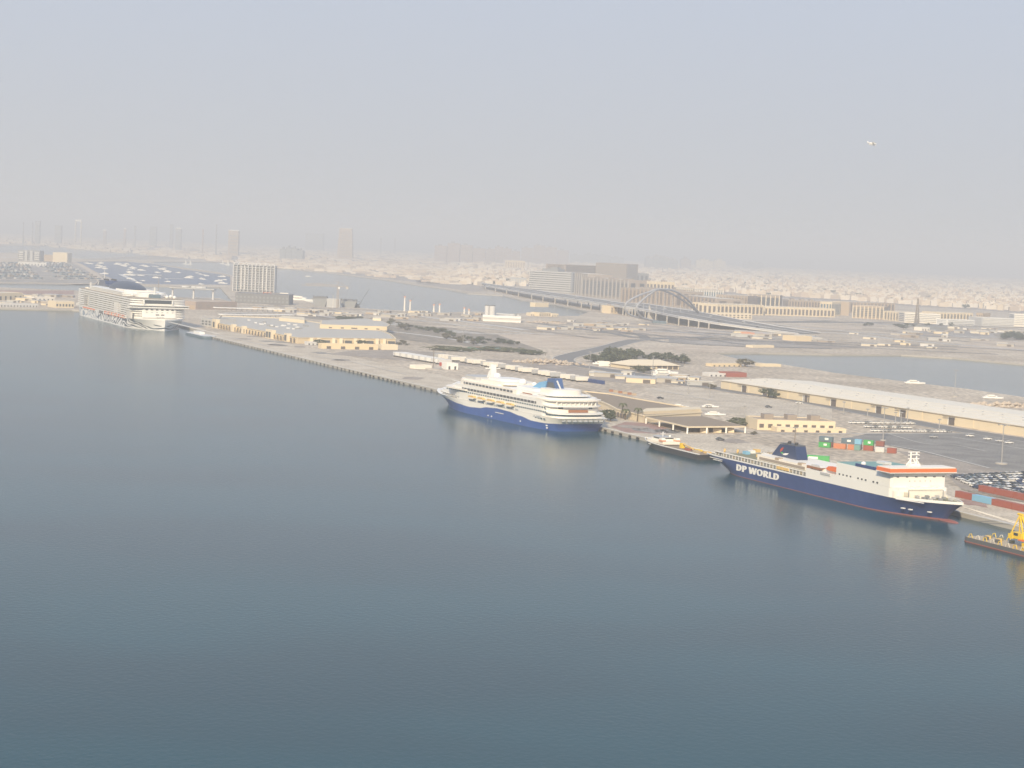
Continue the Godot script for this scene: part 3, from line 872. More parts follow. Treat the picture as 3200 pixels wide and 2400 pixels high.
	for z in [-14.0, 14.0]:
		bx("aft_post", t, Vector3(-146, 32.4, z), Vector3(2.0, 7.0, 1.6), M.grey_white)
	for k in 7:
		bx("deck_locker", t, Vector3(-135 + k * 3, 30.2, 20.0 - k * 5.5), Vector3(5, 1.6, 2.6), M.cream_white)
	# mooring lines to the quay
	var mo := st_new()
	bar(mo, Vector3(140, 8.5, -4), Vector3(215, 2.2, -34), 0.22)
	bar(mo, Vector3(138, 8.5, -6), Vector3(190, 2.2, -34), 0.22)
	done("mooring_line", mo, M.grey_white, t)

func cruise_ship_blue() -> void:
	# local x runs aft towards the viewer: bow at -165, stern at +3; z+ is the near side
	var t := thing("cruise_ship", "white cruise ship with a wavy royal blue lower hull and amber topped lifeboats", "cruise ship", Vector3(36.4, 0, -996.3), deg_to_rad(-62.0), "cruise ships at the quay")
	t.scale = Vector3(1.022, 1.0, 1.04)
	var dk := func(tt): return 7.2 + 0.9 * pow(clampf((tt - 0.72) / 0.28, 0.0, 1.0), 2.0)
	var h := {"xs": -1.0, "xe": -153.0, "sd": 4.0, "ed": -168.0, "hw": 16.5, "hs": 14.0, "bl": 0.40, "sl": 0.16, "pw": 1.9, "pd": 2.6, "sw": 0.3, "dk": dk}
	var keys := [[0.0, 4.1], [0.06, 3.5], [0.13, 3.6], [0.22, 4.9], [0.30, 6.0], [0.37, 6.3], [0.44, 5.8], [0.52, 4.4], [0.59, 3.9], [0.67, 4.4], [0.80, 5.7], [0.90, 6.7], [1.0, 7.6]]
	var wave := func(tt):
		for i in keys.size() - 1:
			if tt <= keys[i + 1][0]:
				var k: float = (tt - keys[i][0]) / (keys[i + 1][0] - keys[i][0])
				return lerpf(keys[i][1], keys[i + 1][1], k * k * (3.0 - 2.0 * k))
		return 7.4
	done("hull", hull_skin(h, func(_t): return 0.0, wave, 4, 70), M.ship_blue, t)
	done("hull_stripe", hull_skin(h, wave, func(tt): return wave.call(tt) + 0.22, 1, 70), M.grey_white, t)
	done("upper_hull", hull_skin(h, func(tt): return wave.call(tt) + 0.22, dk, 3, 70, true), M.white, t)
	# main superstructure
	slab("side_house", t, plan(-128, -4, 16.2, 26, 8, 2.4), 7.3, 15.6, M.white)
	for k in 7:
		slab("bow_tier", t, plan(-160 + k * 4.6, -100, 10.5 + k * 0.75, 44 - k * 3, 2, 2.0), 7.9 + k * 1.0, 8.95 + k * 1.0, M.white)
	slab("bridge_deck", t, plan(-134, -96, 17.4, 16, 1, 2.4), 12.6, 13.4, M.cream_white)
	bx("window_strip", t, Vector3(-60.5, 13.6, 16.2), Vector3(86, 1.25, 0.25), M.window_dark)
	for k in 22:
		bx("window_mullion", t, Vector3(-101 + k * 3.9, 13.6, 16.3), Vector3(0.55, 1.3, 0.25), M.grey_white)
	slab("upper_deck_house", t, plan(-122, -40, 14.6, 20, 3, 2.6), 15.7, 18.0, M.cream_white)
	bx("window_strip", t, Vector3(-76, 16.7, 14.6), Vector3(58, 1.2, 0.25), M.window_dark)
	for k in 14:
		bx("window_mullion", t, Vector3(-103 + k * 4.1, 16.7, 14.7), Vector3(0.8, 1.25, 0.25), M.grey_white)
	# rows of small windows on the white side
	for row in [[11.9, -122.0, -8.0, 44], [9.7, -40.0, -7.0, 15], [5.9, -26.0, -8.0, 7]]:
		for k in int(row[3]):
			bx("cabin_window", t, Vector3(lerpf(row[1], row[2], float(k) / (row[3] - 1)), row[0], 16.3), Vector3(1.5, 0.75, 0.15), M.blue_glass)
	for k in 12:  # three rows of grey boxes: shade of open promenade bays, put in as colour
		bx("promenade_opening_shade", t, Vector3(-92 + k * 4.9, 7.9, 16.25), Vector3(3.6, 0.9, 0.3), M.glass_and_shade)
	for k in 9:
		bx("promenade_opening_shade", t, Vector3(-128 + k * 3.9, 8.3, 15.2), Vector3(2.6, 0.6, 1.4), M.light_grey)
	for k in 4:
		bx("promenade_opening_shade", t, Vector3(-32 + k * 6.0, 6.4, 16.3), Vector3(4.4, 1.1, 0.3), M.glass_and_shade)
	for k in 5:
		lifeboat(t, Vector3(-89 + k * 11.2, 8.9, 17.0), 8.0, M.cream_white, M.amber)
	bx("lounge_window", t, Vector3(-31.5, 16.4, 14.0), Vector3(9, 1.9, 1.0), M.wood)
	slab("pool_house", t, plan(-40, -4, 15.4, 3, 8, 2.6), 15.7, 16.9, M.white)
	# stern terraces
	slab("stern_deck", t, plan(-12, 3.5, 15.4, 0, 9, 3.0), 7.2, 7.9, M.cream_white)
	slab("stern_windows", t, plan(-14, 1.8, 15.0, 0, 8, 3.0), 7.9, 9.0, M.blue_glass)
	slab("stern_deck", t, plan(-13, 3.2, 15.5, 0, 9, 3.0), 9.0, 9.6, M.white)
	slab("stern_wall", t, plan(-14, -3.5, 14.4, 0, 5, 3.0), 9.6, 11.3, M.cream_white)
	bx("pool_wall", t, Vector3(-3.2, 10.4, -0.5), Vector3(0.8, 1.3, 11.0), M.wood)
	slab("stern_windows", t, plan(-15, -4.2, 14.2, 0, 6, 3.0), 11.3, 12.6, M.blue_glass)
	slab("stern_deck", t, plan(-15, -1.0, 16.0, 0, 8, 3.0), 12.6, 13.3, M.white)
	slab("stern_windows", t, plan(-16, -5.0, 13.8, 0, 6, 3.0), 13.3, 15.4, M.blue_glass)
	slab("stern_deck", t, plan(-18, -1.8, 16.2, 0, 7, 3.0), 15.5, 16.2, M.cream_white)
	slab("stern_windows", t, plan(-22, -9.0, 10.5, 0, 4, 3.0), 16.2, 17.6, M.blue_glass)
	slab("stern_deck", t, plan(-26, -7.5, 12.5, 3, 6, 3.0), 17.6, 18.1, M.white)
	slab("stern_lounge", t, plan(-31, -11, 9.0, 5, 6, 2.2), 18.1, 20.6, M.cream_white)
	for k in 10:
		bx("stern_mullion", t, Vector3(-4.5 + 0.2 * (4.5 - absf(k - 4.5)), 14.3, 11.5 - k * 2.5), Vector3(1.4, 2.1, 0.5), M.white)
	for k in 8:  # grey boxes painted as the shade inside stern openings
		bx("stern_opening_shade", t, Vector3(2.0 + 0.25 * (3.5 - absf(k - 3.5)), 5.7, 11.0 - k * 3.1), Vector3(1.8, 0.7, 2.0), M.glass_and_shade)
	bx("stern_ledge", t, Vector3(1.0, 6.5, 0), Vector3(4.5, 0.35, 26.0), M.white)
	# aft mooring deck line and name plate
	bx("name_plate", t, Vector3(-57, 4.1, 16.62), Vector3(9.5, 0.35, 0.08), M.white)
	for p in [[-122, 3.8], [-70, 1.4], [-66, 1.4], [-33, 2.2], [-4.8, 2.8], [-4.4, 1.6]]:
		bx("hull_mark", t, Vector3(p[0], p[1], 16.45 if p[0] > -100 else 11.5), Vector3(0.9, 0.6, 0.6), M.white)
	# funnel with pale blue fin
	solid("funnel", [Vector2(-34, 18), Vector2(-32.0, 25.4), Vector2(-24.5, 25.9), Vector2(-21, 18)], -2.2, 2.2, M.funnel_blue, t)
	solid("funnel_louvre", [Vector2(-32, 20.4), Vector2(-31.4, 23.4), Vector2(-25.5, 23.6), Vector2(-23.6, 20.4)], 2.2, 2.35, M.dark_grey, t)
	solid("funnel_fin", [Vector2(-48, 19.2), Vector2(-40, 22.6), Vector2(-32, 24.0), Vector2(-35, 17.6)], -0.8, 2.6, M.fin_blue, t)
	var fs := st_new()
	bar(fs, Vector3(-23, 24.6, 1.5), Vector3(-16, 17.8, 1.5), 0.45)
	done("funnel_strut", fs, M.grey_white, t)
	slab("funnel_base", t, plan(-62, -12, 12, 8, 6, 2.4), 16.2, 18.2, M.white)
	slab("roof_house", t, plan(-58, -30, 9, 6, 4, 2.4), 18.2, 19.4, M.white)
	# forward top deck
	slab("sports_deck", t, plan(-122, -66, 12.0, 12, 4, 2.4), 18.0, 18.7, M.cream_white)
	slab("glass_screen", t, plan(-120, -100, 9.0, 6, 2, 2.4), 18.7, 20.2, M.light_grey)
	slab("pool_surround", t, plan(-96, -62, 10.5, 4, 6, 2.6), 18.7, 20.0, M.cream_white)
	bx("pool_bar", t, Vector3(-84, 20.4, 4), Vector3(7, 1.0, 3), M.wood)
	slab("roof_house", t, plan(-92, -70, 7.5, 3, 8, 2.2), 20.0, 21.2, M.white)
	solid("signal_mast", [Vector2(-104, 18.7), Vector2(-101.4, 23), Vector2(-100.4, 27.6), Vector2(-98.6, 27.6), Vector2(-97.6, 20), Vector2(-96, 18.7)], -1.6, 1.6, M.white, t)
	bx("mast_arm", t, Vector3(-99.6, 25.4, 0), Vector3(1.0, 0.5, 9), M.white)
	for p in [[-94, 21.4, 0, 4.6], [-63.5, 20.6, 0, 4.6], [-56, 20.2, -3, 2.6], [-108, 20.0, -4, 2.4]]:
		ball("satellite_dome", t, Vector3(p[0], p[1], p[2]), Vector3(p[3], p[3] * 0.85, p[3]), M.white)
	for k in 6:
		bx("deck_furniture", t, Vector3(-60 + k * 5, 16.4, 11.5), Vector3(3.2, 0.7, 1.4), M.deck_tan if k % 2 else M.grey)
	var rs := st_new()
	for z in [-15.0, 15.0]:
		bar(rs, Vector3(-128, 16.3, z * 0.7), Vector3(-60, 16.4, z), 0.12)
	done("deck_rail", rs, M.white, t)
	slab("foredeck_house", t, plan(-150, -132, 6.5, 7, 2, 2.0), 8.2, 9.4, M.cream_white)

func text_mesh(parent: Node, called: String, words: String, at: Vector3, height: float, stretch: float, m: Material, turn := Vector3.ZERO) -> void:
	var f := SystemFont.new()
	f.font_names = PackedStringArray(["Droid Sans"])
	f.font_weight = 700
	var tm := TextMesh.new()
	tm.text = words
	tm.font = f
	tm.font_size = 64
	tm.pixel_size = height / 46.0
	tm.depth = 0.15
	var o := inst(called, tm, m, parent)
	o.transform = Transform3D(Basis.from_euler(turn).scaled_local(Vector3(stretch, 1, 1)), at)

func cargo_ship() -> void:
	var t := thing("cargo_ship", "blue and white ro-ro cargo ship with large white lettering and orange bridge band", "cargo ship", Vector3(134.9, 0, -777.6), QUAY_TURN)
	var dk := func(tt): return 6.3 if tt < 0.86 else 6.3 + 0.9 * pow((tt - 0.86) / 0.14, 1.5)
	var h := {"xs": -70.0, "xe": 74.0, "sd": -88.0, "ed": 83.0, "hw": 13.0, "hs": 11.8, "bl": 0.26, "sl": 0.12, "pw": 1.7, "pd": 2.5, "sw": 0.25, "dk": dk}
	done("boot_topping", hull_skin(h, func(_t): return 0.0, func(tt): return 0.2 + 0.5 * pow(tt, 6.0), 1, 60), M.boot_red, t)
	done("hull", hull_skin(h, func(tt): return 0.2 + 0.5 * pow(tt, 6.0), dk, 6, 60), M.cargo_blue, t)
	done("weather_deck", hull_skin(h, dk, func(tt): return dk.call(tt) + 0.02, 1, 60, true), M.deck_green, t)
	var bulb := ball("bulbous_bow", t, Vector3(75, -0.1, 0), Vector3(12, 1.8, 4.2), M.boot_red)
	for side in [1.0, -1.0]: done("bow_bulwark", bulwark(h, side, 0.84, 1.0, 0.0, 1.0), M.white, t)
	for side in [1.0, -1.0]: done("stern_rail", bulwark(h, side, 0.0, 0.52, 0.0, 0.55, 40), M.white, t)
	# lettering on the near side
	for k in 2: text_mesh(t, "lettering", "DP WORLD", Vector3(-42.0 + k * 0.45, 3.7 + k * 0.06, 13.06 + k * 0.012), 2.7, 1.85, M.white)
	for p in [[-77.5, 5.4, 11.5], [-76.5, 4.7, 7.5]]:
		bx("ship_name", t, Vector3(p[0], p[1], 12.62), Vector3(p[2], 0.22, 0.5), M.white)
	bx("ship_name", t, Vector3(64.5, 6.3, 10.4), Vector3(13, 0.25, 0.4), M.white, Vector3(0, 0.30, 0))
	for p in [[60.5, 3.0, 10.3], [63.5, 2.9, 9.1], [70.5, 2.9, 5.4]]:
		bx("hull_mark", t, Vector3(p[0], p[1], p[2]), Vector3(1.5, 0.35, 1.2), M.white)
	# open cargo deck aft: a row of framed openings along the side
	for k in 30:
		var x := -80.0 + k * 2.6
		var z := 12.2 if x > -74 else 11.6
		bx("side_frame", t, Vector3(x, 7.6, z), Vector3(0.55, 1.5, 0.3), M.grey_white)
		if k < 29: bx("side_opening", t, Vector3(x + 1.3, 7.6, z - 0.35), Vector3(2.0, 1.3, 0.2), M.grey if k % 3 else M.deck_tan)
		bx("side_frame", t, Vector3(x, 7.6, -z), Vector3(0.55, 1.5, 0.3), M.grey_white)
	bx("deck_edge", t, Vector3(-41, 8.45, 12.0), Vector3(79, 0.3, 1.0), M.cream_white)
	slab("upper_cargo_deck", t, PackedVector2Array([Vector2(-72, 11.4), Vector2(-2, 11.6), Vector2(-2, -11.6), Vector2(-72, -11.4)]), 6.4, 8.3, M.deck_green)
	# house aft with a long recess
	slab("aft_house", t, plan(-49, -2, 9.0, 0, 0), 8.3, 10.6, M.cream_white)
	bx("house_recess", t, Vector3(-29, 9.2, 9.0), Vector3(36, 1.1, 0.3), M.taupe)
	for x in [-33.0, -15.0]:
		bx("roof_hatch", t, Vector3(x, 10.5, 8.0), Vector3(3.0, 1.0, 2.2), M.tan)
	for k in 4:
		bx("side_crate", t, Vector3(-26 + k * 2.4, 7.7, 12.5), Vector3(1.9, 1.1, 0.6), M.amber)
	for k in 8:
		bx("deck_cargo", t, Vector3(-76 + k * 3.9, 9.0, -7.0 + (k % 3) * 5.0), Vector3(3.0, 1.3, 2.2), [M.amber, M.white, M.sky_blue, M.deck_tan, M.cream_white][k % 5])
	var ws := st_new()
	for k in 3:
		bar(ws, Vector3(-82 + k * 3, 7.0, 6 - k * 5), Vector3(-82 + k * 3, 9.2, 6 - k * 5), 0.5)
		bar(ws, Vector3(-83 + k * 3, 8.6, 5 - k * 5), Vector3(-80 + k * 3, 8.6, 7 - k * 5), 0.4)
	done("winch", ws, M.amber, t)
	# funnel with a red, green and white crescent emblem
	solid("funnel", [Vector2(-48, 10.4), Vector2(-41.5, 15.9), Vector2(-29.5, 16.3), Vector2(-27.2, 11.0), Vector2(-27.2, 10.4)], -2.6, 2.6, M.navy, t)
	for k in 4:
		cyl("exhaust_pipe", t, Vector3(-39.5 + k * 2.8, 16.6, -1.0 + (k % 2) * 2.0), 0.7, 1.4, M.black)
	bx("funnel_rail", t, Vector3(-35.4, 16.35, 0), Vector3(12, 0.35, 5.0), M.dark_grey)
	for part in [["red", 100.0, 205.0], ["green", 205.0, 250.0], ["white", 235.0, 345.0]]:
		var es := st_new()
		for k in 10:
			var a0 := deg_to_rad(lerpf(part[1], part[2], k / 10.0))
			var a1 := deg_to_rad(lerpf(part[1], part[2], (k + 1) / 10.0))
			var w0 := 0.75 * sin(PI * (k / 10.0)) + 0.08
			var w1 := 0.75 * sin(PI * ((k + 1) / 10.0)) + 0.08
			var e0 := Vector3(cos(a0) * 2.2, sin(a0), 0)
			var e1 := Vector3(cos(a1) * 2.2, sin(a1), 0)
			quad(es, e0 * (1.6 - w0), e1 * (1.6 - w1), e1 * 1.6, e0 * 1.6)
		var em := done("funnel_emblem", es, M[part[0]], t)
		em.position = Vector3(-37.5, 13.2, 2.66)
	# white forward hull and accommodation
	slab("forward_side", t, PackedVector2Array([Vector2(-4, 12.95), Vector2(30, 12.95), Vector2(54, 12.6), Vector2(58, 11.0), Vector2(58, -11.0), Vector2(54, -12.6), Vector2(30, -12.95), Vector2(-4, -12.95)]), 6.32, 10.2, M.white)
	slab("accommodation", t, PackedVector2Array([Vector2(18, 12.9), Vector2(30, 12.9), Vector2(54.5, 12.7), Vector2(55.5, 11.8), Vector2(55.5, -11.8), Vector2(54.5, -12.7), Vector2(18, -12.9)]), 10.2, 15.3, M.white)
	slab("front_skirt", t, plan(50, 59.5, 12.0, 0, 3.5, 4.0), 6.3, 9.0, M.cream_white)
	slab("house_step", t, PackedVector2Array([Vector2(-6, 11.2), Vector2(18, 11.2), Vector2(18, -11.2), Vector2(-6, -11.2)]), 10.2, 11.2, M.cream_white)
	lifeboat(t, Vector3(15.0, 11.2, 11.4), 10.5, M.orange, M.orange)
	lifeboat(t, Vector3(2.5, 10.6, 11.6), 8.5, M.wood, M.grey_white)
	bx("side_recess", t, Vector3(-3.6, 10.5, 11.3), Vector3(4.0, 1.6, 0.6), M.wood)
	bx("raft_rack", t, Vector3(10.5, 9.6, 12.9), Vector3(7.0, 0.9, 0.7), M.light_grey)
	slab("top_deck", t, PackedVector2Array([Vector2(17.5, 12.4), Vector2(56, 12.2), Vector2(56, -12.2), Vector2(17.5, -12.4)]), 15.3, 15.5, M.teal_deck)
	for k in 11:
		if k in [4, 8]: continue
		bx("side_window", t, Vector3(20.5 + k * 2.6, 10.9, 12.92), Vector3(0.9, 0.6, 0.2), M.window_dark)
	for k in 6:
		bx("front_window", t, Vector3(55.6, 14.2, 10.0 - k * 4.2), Vector3(0.2, 0.35, 1.0), M.window_dark)
	for k in 5:
		bx("front_window", t, Vector3(55.6, 12.6, 4.5 - k * 2.4), Vector3(0.2, 0.3, 0.5), M.light_grey)
	# bridge: wide wings with an orange band
	slab("bridge_windows", t, PackedVector2Array([Vector2(49.5, 14.6), Vector2(57.0, 14.6), Vector2(57.0, -14.6), Vector2(49.5, -14.6)]), 15.3, 16.2, M.cream_white)
	slab("bridge_band", t, PackedVector2Array([Vector2(49, 15.4), Vector2(58, 15.4), Vector2(58, -15.2), Vector2(49, -15.2)]), 16.2, 17.6, M.orange)
	slab("bridge_roof", t, PackedVector2Array([Vector2(49.3, 15.1), Vector2(57.7, 15.1), Vector2(57.7, -14.9), Vector2(49.3, -14.9)]), 17.6, 17.9, M.cream_white)
	bx("bridge_lip", t, Vector3(53.5, 16.05, 0.1), Vector3(9.3, 0.25, 31.0), M.white)
	bx("side_band", t, Vector3(38, 16.0, 12.6), Vector3(14, 1.1, 0.5), M.cargo_blue)
	ball("satellite_dome", t, Vector3(35, 16.8, 11.8), Vector3(2.0, 1.8, 2.0), M.white)
	bx("roof_locker", t, Vector3(40, 16.2, 4), Vector3(3.0, 1.4, 2.4), M.tan)
	bx("roof_locker", t, Vector3(26, 16.0, -4), Vector3(6.0, 1.0, 3.0), M.grey_white)
	# signal mast: twin posts with cross arms
	var ms := st_new()
	for z in [-1.3, 1.3]:
		bar(ms, Vector3(51, 17.9, z), Vector3(51, 23.2, z), 0.32)
	for y in [19.2, 20.6, 22.0, 23.2]:
		bar(ms, Vector3(51, y, -2.6), Vector3(51, y, 2.6), 0.2)
	bar(ms, Vector3(51, 18.0, -3.2), Vector3(51, 20.6, -1.3), 0.2)
	bar(ms, Vector3(51, 18.0, 3.2), Vector3(51, 20.6, 1.3), 0.2)
	bar(ms, Vector3(53, 18.0, 0), Vector3(51, 20.6, 0), 0.2)
	done("signal_mast", ms, M.white, t)
	bx("mast_base", t, Vector3(51, 18.3, 0), Vector3(3.0, 1.0, 4.4), M.white)
	bx("radar_scanner", t, Vector3(52, 22.4, 0), Vector3(0.4, 0.35, 3.2), M.white)
	# foredeck with mooring gear, front platform with two tenders
	for k in 9:
		bx("mooring_gear", t, Vector3(60.5 + (k % 3) * 4.2, 7.3, -5.0 + (k / 3) * 4.6), Vector3(1.5, 0.8, 1.2), M.grey if k % 2 else M.light_grey)
	bx("front_platform", t, Vector3(57, 9.7, -1.0), Vector3(3.4, 0.25, 16), M.cream_white)
	for z in [4.5, 1.0, -5.0, -8.0]:
		bx("front_vent", t, Vector3(57, 10.3, z), Vector3(1.8, 0.9, 1.6), M.white)
	bx("front_shutter", t, Vector3(59.3, 8.0, 8.2), Vector3(0.6, 1.6, 2.2), M.roof_pale)
	var ps := st_new()
	for z in [10.2, -9.6]:
		bar(ps, Vector3(60.5, 6.4, z * 0.8), Vector3(60.5, 9.6, z * 0.8), 0.18)
	done("foredeck_post", ps, M.grey, t)
	var mo := st_new()
	bar(mo, Vector3(76, 6.4, -2), Vector3(112, 2.0, -14.5), 0.10)
	bar(mo, Vector3(77, 6.4, -2), Vector3(98, 2.0, -14.5), 0.10)
	done("mooring_line", mo, M.cream_white, t)

func supply_ship() -> void:
	# bow towards the far end (local -x)
	var p := Q(-807.0 - 0.0, -441.0)
	var t := thing("supply_ship", "small black hulled supply ship with white wheelhouse between the two larger ships", "ship", Vector3(80.7, 0, -914.0), QUAY_TURN)
	var dk := func(tt): return 2.5 if tt < 0.55 else 2.5 + 0.9 * pow((tt - 0.55) / 0.45, 1.3)
	var h := {"xs": 31.0, "xe": -28.0, "sd": 32.0, "ed": -33.0, "hw": 6.2, "hs": 5.8, "bl": 0.34, "sl": 0.08, "pw": 1.7, "pd": 2.5, "sw": 0.1, "dk": dk}
	done("hull", hull_skin(h, func(_t): return 0.0, dk, 4, 40), M.black, t)
	done("deck", hull_skin(h, dk, func(tt): return dk.call(tt) + 0.02, 1, 40, true), M.brown_roof, t)
	for side in [1.0, -1.0]: done("rail", bulwark(h, side, 0.0, 1.0, 0.0, 0.45, 40), M.white, t)
	slab("deckhouse", t, plan(-26, -6, 4.6, 5, 0, 2.4), 3.0, 4.3, M.cream_white)
	slab("deckhouse_upper", t, plan(-22, -10, 4.0, 3, 0, 2.4), 4.3, 5.2, M.cream_white)
	slab("wheelhouse_glass", t, plan(-20, -11, 3.7, 3, 0, 2.4), 5.2, 5.8, M.glass)
	slab("wheelhouse_roof", t, plan(-20.5, -10.5, 3.9, 3, 0, 2.4), 5.8, 6.1, M.light_grey)
	var ms := st_new()
	bar(ms, Vector3(-15, 6, 0), Vector3(-15, 8.4, 0), 0.3)
	bar(ms, Vector3(-15, 7.5, -1.4), Vector3(-15, 7.5, 1.4), 0.18)
	done("mast", ms, M.grey_white, t)
	ball("satellite_dome", t, Vector3(-11.5, 6.5, -2), Vector3(1.2, 1.2, 1.2), M.white)
	for z in [-4.0, 4.0]:
		lifeboat(t, Vector3(-8, 4.2, z), 3.6, M.orange_pale, M.cream_white)
	bx("deck_crane", t, Vector3(5, 3.8, 0), Vector3(2.0, 2.4, 2.0), M.yellow)
	var cs := st_new()
	bar(cs, Vector3(5, 4.8, 0), Vector3(17, 4.2, 2), 0.35)
	done("crane_boom", cs, M.amber, t)
	for k in 5:
		bx("deck_cargo", t, Vector3(9 + k * 4.2, 2.9, -2.0 + (k % 2) * 3.4), Vector3(3.4, 0.9, 2.4), [M.amber, M.rust_red, M.yellow, M.deck_tan, M.amber][k])
	bx("hull_mark", t, Vector3(-17, 2.2, 6.0), Vector3(2.2, 0.3, 0.5), M.white)

func crane_barge() -> void:
	var c := Vector2(168.5, -645.7)
	var t := thing("crane_barge", "black work barge carrying a yellow slewing crane at the right edge", "barge", Vector3(c.x + 2.0, 0, c.y), QUAY_TURN)
	slab("hull", t, PackedVector2Array([Vector2(-17, 4.2), Vector2(-15, 5.2), Vector2(30, 5.2), Vector2(30, -5.2), Vector2(-15, -5.2), Vector2(-17, -4.2)]), -0.5, 1.7, M.dark_grey)
	slab("rubbing_strip", t, PackedVector2Array([Vector2(-17.2, 4.3), Vector2(-15.1, 5.35), Vector2(30.1, 5.35), Vector2(30.1, -5.35), Vector2(-15.1, -5.35), Vector2(-17.2, -4.3)]), 0.05, 0.35, M.rust_red)
	slab("deck", t, PackedVector2Array([Vector2(-16.4, 4.0), Vector2(-14.8, 4.9), Vector2(29.6, 4.9), Vector2(29.6, -4.9), Vector2(-14.8, -4.9), Vector2(-16.4, -4.0)]), 1.7, 1.75, M.deck_tan)
	for k in 9:
		var x := -14.0 + k * 4.0
		var fs := st_new()
		for z in [-5.0, 5.0]:
			bar(fs, Vector3(x, 1.7, z), Vector3(x + 0.4, 2.9, z), 0.13)
			bar(fs, Vector3(x + 0.4, 2.9, z), Vector3(x + 1.5, 3.2, z), 0.13)
			bar(fs, Vector3(x + 1.5, 3.2, z), Vector3(x + 2.2, 1.8, z), 0.13)
		done("rail_frame", fs, M.roof_pale if k % 2 else M.yellow, t)
	for k in 7:
		bx("deck_gear", t, Vector3(-12 + k * 2.0, 2.3, -2.5 + (k % 3) * 2.3), Vector3(1.5, 1.1, 1.2), [M.deck_green, M.amber, M.dark_grey][k % 3])
	cyl("crane_pedestal", t, Vector3(12, 3.0, -1), 1.8, 2.6, M.orange)
	bx("crane_deck", t, Vector3(12, 4.3, -1), Vector3(8, 0.5, 5), M.orange)
	bx("crane_cab", t, Vector3(6.2, 5.4, -1), Vector3(5.6, 2.0, 4.2), M.yellow)
	bx("counterweight", t, Vector3(3.6, 4.9, -1), Vector3(2.4, 1.6, 4.6), M.yellow)
	bx("cab_window", t, Vector3(6.2, 5.9, 1.15), Vector3(2.2, 0.9, 0.12), M.glass)
	var cs := st_new()
	for z in [-2.6, 0.6]:
		bar(cs, Vector3(10.0, 4.5, z), Vector3(5.0, 12.4, -1), 0.3)
		bar(cs, Vector3(14.0, 4.5, z), Vector3(5.8, 12.4, -1), 0.3)
		bar(cs, Vector3(8.9, 7.6, z * 0.6), Vector3(11.2, 7.8, z * 0.6), 0.16)
		bar(cs, Vector3(3.4, 6.4, z), Vector3(4.9, 12.0, -1), 0.2)
	bar(cs, Vector3(4.2, 12.5, -1), Vector3(6.6, 12.5, -1), 0.45)
	done("crane_frame", cs, M.yellow, t)
	var bs := st_new()
	bar(bs, Vector3(14, 4.6, -1), Vector3(30, 8.5, -1), 0.4)
	bar(bs, Vector3(5.6, 12.3, -1), Vector3(30, 8.7, -1), 0.06)
	done("crane_boom", bs, M.yellow, t)
	bx("engine_house", t, Vector3(15, 2.9, 2.4), Vector3(3.6, 2.4, 3.4), M.yellow)
	bx("deck_house", t, Vector3(22, 3.2, -1.0), Vector3(7, 3.0, 5.0), M.yellow)

